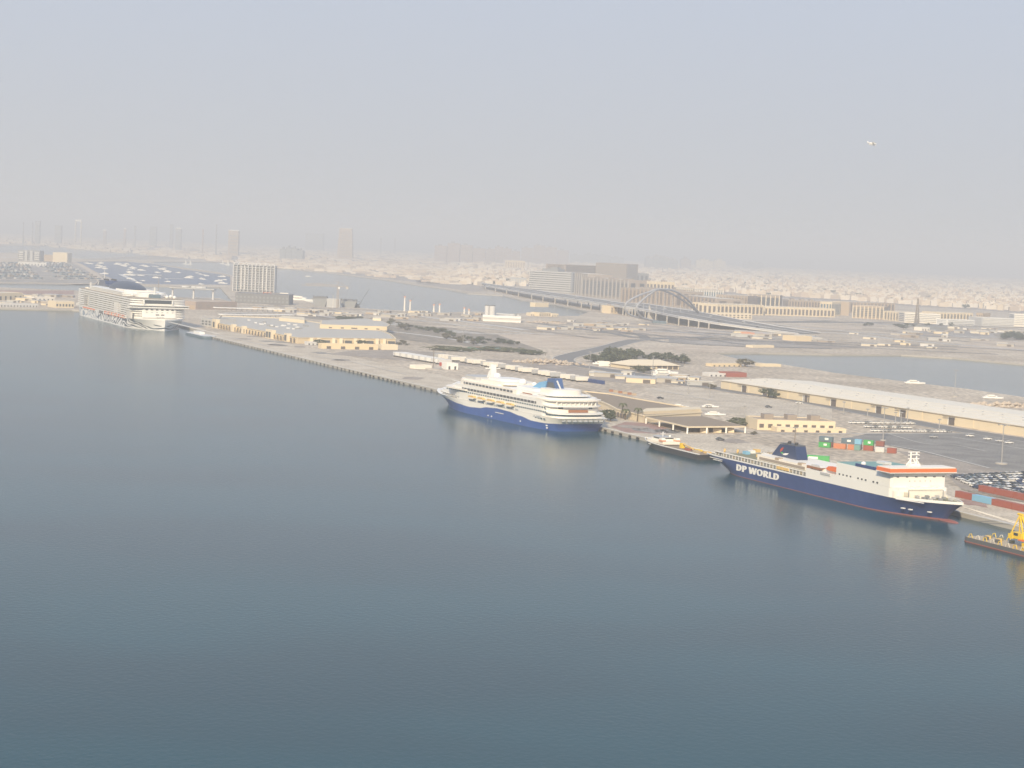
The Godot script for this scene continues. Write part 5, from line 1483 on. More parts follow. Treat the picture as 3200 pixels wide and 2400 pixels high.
func port_land() -> void:
	# two long rows of white trailers behind the blue cruise ship
	var a := Vector2(-61.7, -1557.0)
	var b := Vector2(51.2, -1347.5)
	var turn := atan2(-(b - a).y, (b - a).x)
	var n := 34
	for k in n:
		var p := a.lerp(b, (k + 0.5) / n)
		if k in [6, 11, 17, 23, 29]: continue
		trailer("%s box trailer, %s from the mast end of the long row" % ["white" if k % 4 else "pale grey", nth(k + 1)], M.cream_white if k % 4 else M.light_grey, v3(p), turn + rng.randf_range(-0.03, 0.03), rng.randf_range(8.0, 13.0))
	container("dark blue container at the near end of the long trailer row", M.cargo_blue, v3(Vector2(57.5, -1346.8)), turn, "", 2.2)
	a = Vector2(-93.2, -1554.3)
	b = Vector2(-52.0, -1475.4)
	turn = atan2(-(b - a).y, (b - a).x)
	for k in 22:
		var p := a.lerp(b, (k + 0.5) / 22)
		if k == 19: continue
		trailer("%s box trailer, %s from the far end of the shorter trailer row" % ["white" if k % 3 else "pale grey", nth(k + 1)], M.white if k % 3 else M.grey_white, v3(p), turn, 11.0)
	container("red container in the shorter trailer row beside the tall dark mast", M.red, v3(Vector2(-52.6, -1457.2)), turn, "", 0.9)
	for b2 in [[Vector2(-33.2, -1699.0), "teal_deck", "pale teal container between the two dark hedges"], [Vector2(-26.1, -1704.9), "rust_red", "rust red container between the two dark hedges"], [Vector2(-19.6, -1720.0), "sky_blue", "sky blue container left of the second dark hedge"]]:
		container(b2[2], M[b2[1]], v3(b2[0]), -0.1, "containers between the hedges", 1.3)
	# boats laid up on land
	for y in [[Vector2(118.5, -1486.1), 22.0, "white motor yacht laid up ashore, upper of the pair by the mast"], [Vector2(117.0, -1455.9), 22.0, "white motor yacht laid up ashore, lower of the pair by the mast"], [Vector2(316.2, -1498.0), 17.0, "open white boat drawn up on the sand by the right basin"], [Vector2(345.1, -1367.3), 16.0, "tan boat lying on the basin bank near the right edge"], [Vector2(74.0, -1565.0), 18.0, "white yacht ashore beside the big trees"], [Vector2(162.3, -1340.5), 17.0, "white boat on a trailer before the warehouse end"], [Vector2(119.9, -1116.9), 13.0, "blue and white boat on the gravel lot behind the canopy"], [Vector2(102.7, -1161.5), 12.0, "dark boat on the gravel lot behind the beige terminal"], [Vector2(122.8, -1174.6), 11.0, "pale boat upturned on the gravel lot"]]:
		motor_yacht(y[2], v3(y[0], LAND + 0.3), 0.15, y[1], "boats laid up ashore")
	# rubble heaps
	for r in [[Vector2(30.3, -1551.1), 20.0, 4.0, "sandy rubble heap in the bend of the curved road"], [Vector2(337.8, -1301.7), 16.0, 2.5, "rock heap on the bank behind the warehouse"], [Vector2(38.6, -2388.5), 16.0, 2.5, "pale spoil heap by the creek"]]:
		rubble(r[3], r[0], r[1], r[2])
	# scattered low port sheds and stacked materials on the flat land between quay and creek
	var spots := []
	var zones := []
	var zone := -1
	var where := ["by the creek villa", "between the shrub belts and the creek edge", "below the bridge ramp", "between the right basin and the boulevard", "beside the boulevard at the right", "behind the sandstone terminal", "at the left waterside", "around the trailer rows"]
	for q in [[Vector2(18.6, -2440.4), Vector2(176.5, -2543.5), Vector2(142.0, -2232.6), Vector2(32.6, -2152.2)], [Vector2(-216.7, -2527.2), Vector2(-48.0, -2611.7), Vector2(-42.5, -2335.1), Vector2(-140.7, -2293.9)], [Vector2(284.0, -2410.8), Vector2(385.5, -2318.3), Vector2(366.5, -2202.5), Vector2(259.6, -2200.2)], [Vector2(366.9, -2456.1), Vector2(676.7, -2766.3), Vector2(575.1, -2153.1), Vector2(354.2, -2138.5)], [Vector2(630.4, -2891.5), Vector2(797.2, -2993.6), Vector2(713.2, -2675.9), Vector2(583.1, -2672.6)], [Vector2(-380.8, -2454.1), Vector2(-230.8, -2441.5), Vector2(-185.4, -2319.4), Vector2(-268.6, -2262.8)], [Vector2(-681.5, -2526.1), Vector2(-596.9, -2583.8), Vector2(-518.4, -2245.4), Vector2(-581.2, -2155.5)], [Vector2(57.6, -1438.7), Vector2(132.3, -1439.0), Vector2(149.9, -1370.1), Vector2(78.7, -1369.7)]]:
		zone += 1
		for k in 23:
			var u := rng.randf()
			var v := rng.randf()
			zones.append(zone)
			spots.append((q[0] as Vector2).lerp(q[1], u).lerp((q[3] as Vector2).lerp(q[2], u), v))
	var mats := [M.roof_pale, M.grey_white, M.cream, M.light_grey, M.concrete, M.tan, M.taupe]
	var mn := ["straw coloured", "pale grey", "cream", "grey", "concrete grey", "tan", "dull brown"]
	for si in spots.size():
		var s: Vector2 = spots[si]
		if not dry(s): continue
		var k := rng.randi() % mats.size()
		var w := rng.randf_range(7, 24)
		var hgt := rng.randf_range(1.6, 3.4)
		var t := thing("low_shed", "%s low shed on the flat land %s" % [mn[k], where[zones[si]]], "shed", v3(s), rng.randf_range(-0.35, 0.1), "low sheds on the port land")
		bx("wall", t, Vector3(0, hgt / 2, 0), Vector3(w, hgt, 9), mats[k])
		bx("roof", t, Vector3(0, hgt + 0.15, 0), Vector3(w + 0.8, 0.3, 9.8), M.roof_pale if k % 2 else M.light_grey)
		bx("door", t, Vector3(w * 0.2, hgt * 0.4, 4.52), Vector3(w * 0.25, hgt * 0.75, 0.12), M.window_brown)
	# rows of stored goods and parked lorries on the far left lot
	for k in 11:
		var pa := Vector2(-1235.4, -4452.3).lerp(Vector2(-870.8, -3140.8), k / 10.5)
		var pb := Vector2(-1147.9, -4907.4).lerp(Vector2(-729.7, -3444.1), k / 10.5)
		for j in 2:
			var a0 := pa.lerp(pb, 0.04 + 0.5 * j + 0.05 * (k % 3))
			var b0 := pa.lerp(pb, 0.44 + 0.5 * j)
			var t := thing("storage_row", "%s %s storage row from the far shore on the grey lot at far left" % ["left" if j == 0 else "right", nth(k + 1)], "storage row", v3((a0 + b0) / 2), atan2(-(b0 - a0).y, (b0 - a0).x), "storage rows on the far left lot")
			var l := a0.distance_to(b0)
			bx("kerb", t, Vector3(0, 0.2, 0), Vector3(l, 0.4, 12), M.concrete if k % 2 else M.roof_pale)
			for i in 9:
				bx("stack", t, Vector3(l * ((i + 0.5) / 9.0 - 0.5), 1.6, rng.randf_range(-3, 3)), Vector3(l * rng.randf_range(0.03, 0.1), rng.randf_range(1.6, 3.2), 5), [M.steel_blue, M.light_grey, M.taupe, M.steel_blue, M.grey][rng.randi() % 5])
	# low blocks left of the white cruise ship
	building("harbour_shed", "long cream shed at the left edge beside the water", [-623.8, -2349.7, 53.8, 8.4, 1.114], 30.0, M.cream, {"style": "doors", "bays": 6, "roof": M.roof_pale})
	building("harbour_shed", "low rounded white shed near the white cruise ship stern", [-587.5, -2381.9, 30.3, 4.0, 0.827], 20.0, M.cream_white, {"style": "doors", "bays": 5})
	building("harbour_shed", "cream low block right at the white cruise ship stern", [-517.8, -2197.2, 22.4, 6.9, 0.620], 24.0, M.cream, {"style": "grid", "floors": 1, "bays": 6})
	building("harbour_shed", "flat white shed row at the left waterside", [-563.8, -2172.0, 48.0, 2.9, 0.757], 14.0, M.grey_white, {"style": "doors", "bays": 12})
	building("beige_hall", "pinkish beige hall behind the white cruise ship bow", [-367.1, -2348.1, 70.4, 9.1, 0.939], 40.0, M.far_pink, {"style": "grid", "floors": 1, "bays": 5, "win": M.taupe, "roof": M.sand})
	building("beige_hall", "lower beige hall left of the pinkish one behind the bow", [-396.2, -2319.0, 19.4, 4.2, 0.229], 30.0, M.tan, {"roof": M.roof_pale})
	# long white canopies
	for c in [[Vector2(-362.4, -2292.6), Vector2(-279.7, -2327.4), "long white rounded canopy behind the terminal hall"], [Vector2(-326.3, -2105.7), Vector2(-252.3, -2180.1), "white flat canopy along the terminal hall's rear"]]:
		var ca: Vector2 = c[0]
		var cb: Vector2 = c[1]
		var t := thing("canopy", c[2], "canopy", v3((ca + cb) / 2), atan2(-(cb - ca).y, (cb - ca).x), "long white canopies")
		var l := ca.distance_to(cb)
		slab("roof", t, plan(-l / 2, l / 2, 5.0, 5, 5, 2), 4.2, 5.0, M.white)
		for k in 14:
			cyl("column", t, Vector3(-l / 2 + (k + 0.5) * l / 14, 2.1, 0), 0.4, 4.2, M.light_grey)

func rubble(label: String, at: Vector2, r: float, h: float) -> void:
	var st := st_new()
	var g := RandomNumberGenerator.new()
	g.seed = int(absf(at.x) * 7)
	for k in 90:
		var a := g.randf() * TAU
		var d := sqrt(g.randf())
		var y := h * (1.0 - d) * g.randf_range(0.3, 1.0)
		var s := g.randf_range(1.0, 3.4)
		var c := Vector3(cos(a) * d * r * 1.6, y, sin(a) * d * r)
		var pts := []
		for i in 6: pts.append(c + Vector3([1, -1, 0, 0, 0, 0][i], [0, 0, 0.6, -0.6, 0, 0][i], [0, 0, 0, 0, 1, -1][i]) * s * g.randf_range(0.6, 1.1))
		for f in [[0, 2, 4], [4, 2, 1], [1, 2, 5], [5, 2, 0], [0, 4, 3], [4, 1, 3], [1, 5, 3], [5, 0, 3]]:
			for i in f: st.add_vertex(pts[i])
	var o := done("rubble_heap", st, M.sand, self)
	o.position = v3(at)
	tag(o, label, "rubble", "", "stuff")

# ---------------------------------------------------------------- creek side
func creek_side() -> void:
	# concrete frame of a block under construction
	var sp := [-430.9, -3135.3, 69.6, 43.8, 0.0]
	var t := thing("unfinished_block", "concrete frame of a tall unfinished block with open white bays by the creek", "building", Vector3(sp[0], LAND, sp[1]), sp[4])
	var w: float = sp[2]
	var h: float = sp[3]
	bx("core", t, Vector3(0, h / 2, -12), Vector3(w - 4, h - 2, 16), M.light_grey)
	var nf := 11
	for k in nf + 1:
		bx("floor_slab", t, Vector3(0, h * k / nf, -14), Vector3(w, 0.9, 28), M.light_grey)
	for k in 12:
		var x := -w / 2 + 1.0 + k * (w - 2.0) / 11
		bx("column", t, Vector3(x, h / 2, -0.6), Vector3(1.1, h, 1.1), M.grey_white)
		bx("column", t, Vector3(x, h / 2, -27.4), Vector3(1.1, h, 1.1), M.light_grey)
	for k in 9:
		var x := -w / 2 + w * (0.12 + 0.085 * k)
		bx("white_bay", t, Vector3(x, h * 0.52, -1.2), Vector3(w * 0.028, h * 0.86, 0.5), M.white if k % 3 else M.blue_glass)
	for k in 10:
		bx("roof_post", t, Vector3(-w / 2 + 2 + k * (w - 4) / 9, h + 1.6, -2), Vector3(1.6, 3.0, 1.6), M.grey_white)
	bx("roof_frame", t, Vector3(0, h + 3.2, -6), Vector3(w, 0.7, 10), M.grey_white)
	var pd := building("podium", "dark podium at the foot of the unfinished block", [-345.6, -2605.8, 73.3, 13.4, 0.0], 50.0, M.concrete_dark, {"style": "grid", "floors": 2, "bays": 14, "win": M.grey, "roof": M.concrete_dark})
	var sc := thing("scaffold_tower", "orange brown scaffold tower at the corner of the unfinished block", "scaffold", v3(Vector2(-339.4, -2609.8)), 0.0)
	for k in 7:
		bx("platform", sc, Vector3(0, 1.5 + k * 2.4, 0), Vector3(14 - k, 0.5, 6), M.box_orange if k % 2 else M.orange_pale)
	for x in [-5.0, 0.0, 5.0]:
		for z in [-2.8, 2.8]:
			bx("post", sc, Vector3(x, 8.5, z), Vector3(0.5, 17, 0.5), M.rust_red)
	# two dark hopper shaped basins of concrete with a light wall between
	for p in [[[-267.6, -2611.4, 17.4, 14.7, 0.0], "dark flared concrete caisson left of the tan tower crane"], [[-229.4, -2622.8, 19.8, 11.8, 0.0], "dark flared concrete caisson right of the tan tower crane"]]:
		var s: Array = p[0]
		var c := thing("concrete_caisson", p[1], "caisson", Vector3(s[0], LAND, s[1]), s[4], "concrete caissons by the creek")
		var hw: float = s[2] / 2
		solid("body", [Vector2(-hw * 0.85, 0), Vector2(hw * 0.85, 0), Vector2(hw * 1.1, s[3] * 0.62), Vector2(hw * 1.4, s[3] * 0.66), Vector2(hw * 1.4, s[3] * 0.72), Vector2(-hw * 1.4, s[3] * 0.72), Vector2(-hw * 1.4, s[3] * 0.66), Vector2(-hw * 1.1, s[3] * 0.62)], -22, 0, M.grey, c)
		bx("deck_works", c, Vector3(0, s[3] * 0.82, -11), Vector3(hw * 2.2, s[3] * 0.2, 14), M.concrete_dark)
		for k in 5:
			bx("deck_post", c, Vector3(-hw + k * hw * 0.5, s[3] * 0.94, -4), Vector3(0.8, s[3] * 0.16, 0.8), M.dark_grey)
	building("concrete_wall", "pale concrete block between the two dark caissons", [-247.8, -2599.3, 18.1, 11.2, 0.0], 12.0, M.light_grey, {"roof": M.light_grey})
	var cr := thing("tower_crane", "tan tower crane with a long jib over the caissons", "crane", v3(Vector2(-242.0, -2597.5)), 0.04)
	var ch := 29.2
	var cs := st_new()
	for x in [-1.1, 1.1]:
		for z in [-1.1, 1.1]: bar(cs, Vector3(x, 0, z), Vector3(x, ch, z), 0.2)
	for k in 14:
		bar(cs, Vector3(-1.1, ch * k / 14, 1.1), Vector3(1.1, ch * (k + 1) / 14, 1.1), 0.2)
	done("mast", cs, M.tan, cr)
	var js := st_new()
	bar(js, Vector3(-50, ch - 0.5, 0), Vector3(14, ch - 0.5, 0), 0.3)
	bar(js, Vector3(-44, ch + 1.6, 0), Vector3(0, ch + 1.6, 0), 0.25)
	for k in 22: bar(js, Vector3(-44 + k * 2, ch - 0.5, 0), Vector3(-43 + k * 2, ch + 1.6, 0), 0.15)
	done("jib", js, M.tan, cr)
	var ks := st_new()
	bar(ks, Vector3(0, ch + 1, 0), Vector3(0, ch + 6, 0), 0.4)
	bar(ks, Vector3(0, ch + 6, 0), Vector3(-34, ch + 1.6, 0), 0.15)
	bar(ks, Vector3(0, ch + 6, 0), Vector3(13, ch, 0), 0.15)
	done("apex", ks, M.tan, cr)
	bx("counterweight", cr, Vector3(12.5, ch - 2, 0), Vector3(3, 3, 2), M.concrete)
	bx("cab", cr, Vector3(1.5, ch - 2.4, 1.4), Vector3(2.2, 2.4, 2), M.white)
	for p in [[Vector2(-244.4, -2560.0), 17.0, "slim white post before the pale concrete block"]]:
		light_mast(p[2], v3(p[0]), p[1], M.cream_white, 0.8, 1.5)
	var mc := thing("crawler_crane", "dark crawler crane leaning right over the second caisson", "crane", v3(Vector2(-217.8, -2631.6)), 0.0)
	bx("tracks", mc, Vector3(0, 1, 0), Vector3(8, 2, 6), M.black)
	bx("house", mc, Vector3(-1, 3.4, 0), Vector3(7, 2.8, 4), M.dark_grey)
	var bs := st_new()
	bar(bs, Vector3(2, 3, 0), Vector3(16, 27, 0), 0.5, 0.3)
	done("boom", bs, M.dark_grey, mc)
	# superyachts moored beyond the land
	motor_yacht("white superyacht moored below the unfinished block", v3(Vector2(-319.8, -2841.7), 0.3), -0.2, 46.0, "superyachts by the unfinished block")
	motor_yacht("dark hulled superyacht with white decks beside the scaffold", v3(Vector2(-363.9, -2975.4), 0.3), 2.9, 44.0, "superyachts by the unfinished block", M.navy)
	# small harbour cranes and beacons on the creek edge
	for p in [[Vector2(-148.6, -2562.8), 19.0, "white beacon tower with a thin boom, first from the left on the creek edge"], [Vector2(-141.6, -2572.2), 14.0, "white beacon with red top, second from the left on the creek edge"], [Vector2(-110.8, -2598.9), 9.0, "short beacon with red top, third on the creek edge"], [Vector2(-102.8, -2595.6), 10.0, "short beacon with red top, fourth on the creek edge"], [Vector2(-68.9, -2584.9), 7.0, "crane with a dark leaning jib on the creek edge"], [Vector2(-61.2, -2528.9), 7.0, "white machine with tall arm left of the silos"]]:
		var b := thing("harbour_beacon", p[2], "beacon", v3(p[0]), 0.0, "beacons and small cranes on the creek edge")
		var ss := st_new()
		bar(ss, Vector3.ZERO, Vector3(0, p[1], 0), 1.3, 0.8, 8)
		done("shaft", ss, M.cream_white, b)
		cyl("head", b, Vector3(0, p[1] + 0.8, 0), 1.5, 1.6, M.orange_pale)
		var as_ := st_new()
		bar(as_, Vector3(0, p[1] + 1, 0), Vector3(-6 if p[1] > 15 else 8, p[1] + 7, 0), 0.2)
		done("arm", as_, M.dark_grey, b)
	# silos
	var sl := [-16.2, -2362.9, 47.2, 6.9, 0.0]
	var sb := building("silo_plant", "white plant with two round silos on the creek edge", sl, 26.0, M.white, {"style": "band", "floors": 1, "win": M.grey_white, "roof": M.light_grey})
	for p in [[-0.40, 2.8], [-0.26, 3.8]]:
		cyl("silo", sb, Vector3(sl[2] * p[0], sl[3] + 6, -6), p[1], 12.0, M.grey_white)
		cyl("silo_cap", sb, Vector3(sl[2] * p[0], sl[3] + 12.5, -6), p[1] * 0.9, 1.0, M.dark_grey)
	bx("conveyor", sb, Vector3(sl[2] * 0.15, sl[3] + 2.4, -12), Vector3(sl[2] * 0.6, 1.0, 2), M.grey_white, Vector3(0, 0, -0.03))
	bx("hopper", sb, Vector3(sl[2] * 0.36, sl[3] + 1.8, -12), Vector3(3, 3.6, 4), M.grey)
	var vl := building("creek_villa", "cream stepped villa on the creek edge right of the silos", [41.1, -2620.8, 22.3, 4.7, 0.765], 16.0, M.cream, {"style": "grid", "floors": 2, "bays": 5, "win": M.window_brown})
	bx("upper_storey", vl, Vector3(-4, 15.5, -8), Vector3(26, 6, 10), M.cream)
	building("creek_villa", "low cream wing left of the stepped creek villa", [27.0, -2618.7, 12.7, 3.6, 0.442], 14.0, M.sandstone_pale, {"style": "doors", "bays": 4})
	building("creek_villa", "low cream wing right of the stepped creek villa", [55.0, -2629.1, 11.8, 3.5, 0.651], 14.0, M.sandstone_pale, {"style": "doors", "bays": 3})
	building("bridge_house", "yellow three storey house at the foot of the arch bridge", [152.5, -2870.5, 25.3, 10.9, 0.664], 20.0, M.sandstone, {"style": "grid", "floors": 3, "bays": 4, "win": M.window_brown, "plant": 2})
	building("yellow_hall", "yellow flat hall where the bridge road comes down", [332.1, -2192.6, 25.0, 5.2, 0.597], 22.0, M.sandstone, {"roof": M.sandstone_pale})
	building("yellow_hall", "low yellow barrier building along the grey strip", [260.2, -1990.3, 32.7, 1.8, 0.704], 10.0, M.sandstone_pale, {})
	building("red_fence_shed", "reddish site shed row under the bridge ramp", [286.7, -2293.5, 43.9, 2.7, -0.933], 10.0, M.orange_pale, {"roof": M.red})
	building("grandstand", "small white stand with dark roof by the boulevard", [585.0, -2721.3, 17.6, 4.3, 0.664], 14.0, M.cream_white, {"style": "doors", "bays": 3})
	building("dark_hall", "dark boxy hall beside the small white stand", [608.7, -2742.1, 33.8, 6.2, 0.587], 30.0, M.grey, {"roof": M.concrete_dark})
	building("kiosk", "pale kiosk cube on the flat land by the right basin", [564.6, -2505.4, 6.6, 3.7, 0.0], 12.0, M.grey_white, {})
	# resort block at the far left
	var hb := [-1261.3, -4944.0, 56.8, 27.4, 0.0]
	var ht := building("resort_block", "twin winged grey resort block on the far left shore", hb, 40.0, M.grey, {"style": "grid", "floors": 5, "bays": 12, "win": M.window_dark, "roof": M.grey})
	for x in [-0.12, 0.12]:
		bx("stair_tower", ht, Vector3(hb[2] * x, hb[3] * 0.5, 2), Vector3(hb[2] * 0.12, hb[3] * 1.0, 4), M.light_grey)
	for k in 4:
		for x in [-0.36, 0.36]:
			bx("balcony", ht, Vector3(hb[2] * x, hb[3] * (0.2 + 0.2 * k), 1.5), Vector3(hb[2] * 0.2, 3.0, 3), M.grey_white)
	building("low_hall", "pale low hall in front of the resort block", [-1127.5, -4449.6, 65.9, 6.2, 0.0], 20.0, M.grey_white, {"style": "doors", "bays": 9})
	building("tan_hall", "tan hall right of the resort block", [-1188.7, -4975.4, 37.6, 24.9, 0.0], 50.0, M.cream, {"roof": M.roof_pale})
	building("tan_hall", "flat tan hall between resort block and tan hall", [-1236.6, -5050.6, 24.4, 15.8, 0.0], 40.0, M.tan, {"roof": M.roof_pale})
	# platform deck on pillars across the channel
	var pa := Vector2(-482.2, -2686.6)
	var pb := Vector2(-423.9, -2678.1)
	var pf := thing("jetty_deck", "white edged jetty deck on two pale pillars behind the white cruise ship", "jetty", v3((pa + pb) / 2, 0), atan2(-(pb - pa).y, (pb - pa).x))
	var pl := pa.distance_to(pb)
	var jh := 15.9
	bx("deck", pf, Vector3(0, jh, 0), Vector3(pl * 1.1, 1.2, 12), M.grey)
	bx("deck_edge", pf, Vector3(0, jh + 0.6, 6.1), Vector3(pl * 1.1, 0.7, 0.6), M.grey_white)
	for x in [-0.5, 0.02, 0.5]:
		bx("pillar", pf, Vector3(pl * x, jh / 2, 0), Vector3(2.0, jh, 2.0), M.grey_white)
	for k in 6:
		bx("deck_cabin", pf, Vector3(pl * (-0.2 + 0.09 * k), jh + 2.6, -1), Vector3(8, 2.2, 5), M.light_grey if k % 2 else M.grey_white)

# ---------------------------------------------------------------- arch bridge
func tube_path(pts: Array, r: float) -> SurfaceTool:
	var st := st_new()
	var cv := Curve3D.new()
	for i in pts.size():
		var a: Vector3 = pts[max(i - 1, 0)]
		var b: Vector3 = pts[min(i + 1, pts.size() - 1)]
		cv.add_point(pts[i], -(b - a) / 6.0, (b - a) / 6.0)
	var bp := cv.tessellate(4, 3)
	for i in bp.size() - 1:
		bar(st, bp[i], bp[i + 1], r, r, 8)
	return st

func bridge() -> void:
	var far_edge := [v3(Vector2(-81.1, -4351.4), 9), v3(Vector2(30.3, -3739.2), 12), v3(Vector2(107.0, -3298.2), 14), v3(Vector2(169.8, -2988.7), 14), v3(Vector2(201.8, -3021.3), 14), v3(Vector2(261.7, -2753.0), 13), v3(Vector2(306.0, -2604.2), 9), v3(Vector2(353.2, -2543.2), 4), v3(Vector2(392.0, -2446.7), 2)]
	var near_edge := [v3(Vector2(-66.1, -4086.6), 9), v3(Vector2(28.3, -3448.3), 12), v3(Vector2(105.4, -3066.9), 14), v3(Vector2(158.2, -2810.4), 14), v3(Vector2(174.1, -2777.1), 14), v3(Vector2(214.5, -2503.7), 13), v3(Vector2(259.9, -2429.1), 9), v3(Vector2(313.0, -2438.7), 4), v3(Vector2(354.7, -2387.3), 2)]
	var t := thing("arch_bridge", "long road bridge with two looping crossed white arches over the creek", "bridge", near_edge[4] * Vector3(1, 0, 1) + Vector3(0, LAND, 0))
	var o := t.position
	var st := st_new()
	var ds := st_new()
	for i in far_edge.size() - 1:
		var a: Vector3 = far_edge[i] - o
		var b: Vector3 = far_edge[i + 1] - o
		var c: Vector3 = near_edge[i + 1] - o
		var d: Vector3 = near_edge[i] - o
		quad(ds, a, b, c, d)
		var dn := Vector3(0, -1.8, 0)
		quad(st, a + dn, d + dn, c + dn, b + dn)
		quad(st, d, c, c + dn, d + dn)
		quad(st, b, a, a + dn, b + dn)
	done("road_deck", ds, M.asphalt, t)
	done("deck_girder", st, M.grey_white, t)
	for e in [[far_edge, 0.0], [near_edge, 0.0]]:
		for i in e[0].size() - 1:
			var ps := st_new()
			var a: Vector3 = e[0][i] - o
			var b: Vector3 = e[0][i + 1] - o
			bar(ps, a + Vector3(0, 0.7, 0), b + Vector3(0, 0.6, 0), 0.7, 0.7, 4)
			done("parapet", ps, M.grey_white, t)
	var md := st_new()
	for i in far_edge.size() - 1:
		bar(md, (far_edge[i] + near_edge[i]) / 2 - o + Vector3(0, 0.5, 0), (far_edge[i + 1] + near_edge[i + 1]) / 2 - o + Vector3(0, 0.5, 0), 0.45, 0.45, 4)
	done("median", md, M.light_grey, t)
	for i in near_edge.size() - 3:
		for k in 4:
			for e in [near_edge, far_edge]:
				var p: Vector3 = (e[i] as Vector3).lerp(e[i + 1], k / 4.0)
				if p.y < 4.0: continue
				bx("pier", t, Vector3(p.x - o.x, (p.y - 1.8) / 2 - o.y, p.z - o.z), Vector3(1.7, p.y - 1.8, 1.7), M.concrete)
	# two ribs: each lies in its own upright plane, they cross at the crown
	var rib_a := [Vector3(192.9, 3.2, -2565.6), Vector3(179.7, 6.0, -2534.2), Vector3(167.6, 9.5, -2505.4), Vector3(159.4, 15.8, -2485.9), Vector3(156.5, 21.6, -2478.9), Vector3(159.5, 27.7, -2486.1), Vector3(167.7, 34.7, -2505.6), Vector3(177.7, 41.0, -2529.3), Vector3(187.9, 46.2, -2553.5), Vector3(200.4, 44.4, -2583.3), Vector3(214.2, 39.7, -2616.2), Vector3(228.6, 32.9, -2650.3), Vector3(243.4, 24.4, -2685.5), Vector3(252.9, 18.7, -2708.1), Vector3(260.3, 13.0, -2725.7)]
	var rib_b := [Vector3(193.7, 3.2, -2566.4), Vector3(176.8, 6.6, -2530.3), Vector3(159.5, 10.3, -2493.4), Vector3(146.4, 14.6, -2465.5), Vector3(140.9, 21.3, -2453.6), Vector3(141.3, 27.8, -2454.4), Vector3(150.6, 34.8, -2474.3), Vector3(163.9, 40.0, -2502.9), Vector3(176.2, 43.2, -2529.1), Vector3(187.9, 46.8, -2554.0), Vector3(206.6, 46.5, -2594.1), Vector3(223.7, 41.5, -2630.5), Vector3(239.7, 32.2, -2664.9), Vector3(250.9, 22.1, -2688.8), Vector3(260.5, 13.0, -2709.2)]
	for r in [rib_a, rib_b]:
		var loc := []
		for p in r: loc.append(p - o)
		done("arch_rib", tube_path(loc, 1.35), M.light_grey, t)
	var foot := v3(Vector2(192.4, -2548.1)) - o
	bx("arch_foot", t, foot + Vector3(0, 1.6, 0), Vector3(18, 3.4, 14), M.steel_blue)
	solid("arch_fin", [Vector2(-8, 0), Vector2(4, 0), Vector2(-6, 20)], -1, 1, M.concrete, t).position = v3(Vector2(193.8, -2692.4)) - o
	for k in 7:
		var hs := st_new()
		var p: Vector3 = rib_a[6 + k] - o
		bar(hs, p, Vector3(p.x, 14 - o.y, p.z), 0.22, 0.22, 4)
		done("hanger", hs, M.grey_white, t)
	# traffic on the deck
	for k in 14:
		var i := k % 7
		var p: Vector3 = (far_edge[i] as Vector3).lerp(near_edge[i], 0.25 + 0.5 * float(k % 2)).lerp((far_edge[i + 1] as Vector3).lerp(near_edge[i + 1], 0.25 + 0.5 * float(k % 2)), fposmod(k * 0.37, 1.0))
		car("%s car driving across the arch bridge" % ["white", "dark"][k % 2], [M.white, M.black][k % 2], p + Vector3(0, 0.05, 0), -0.9, "cars on the arch bridge")

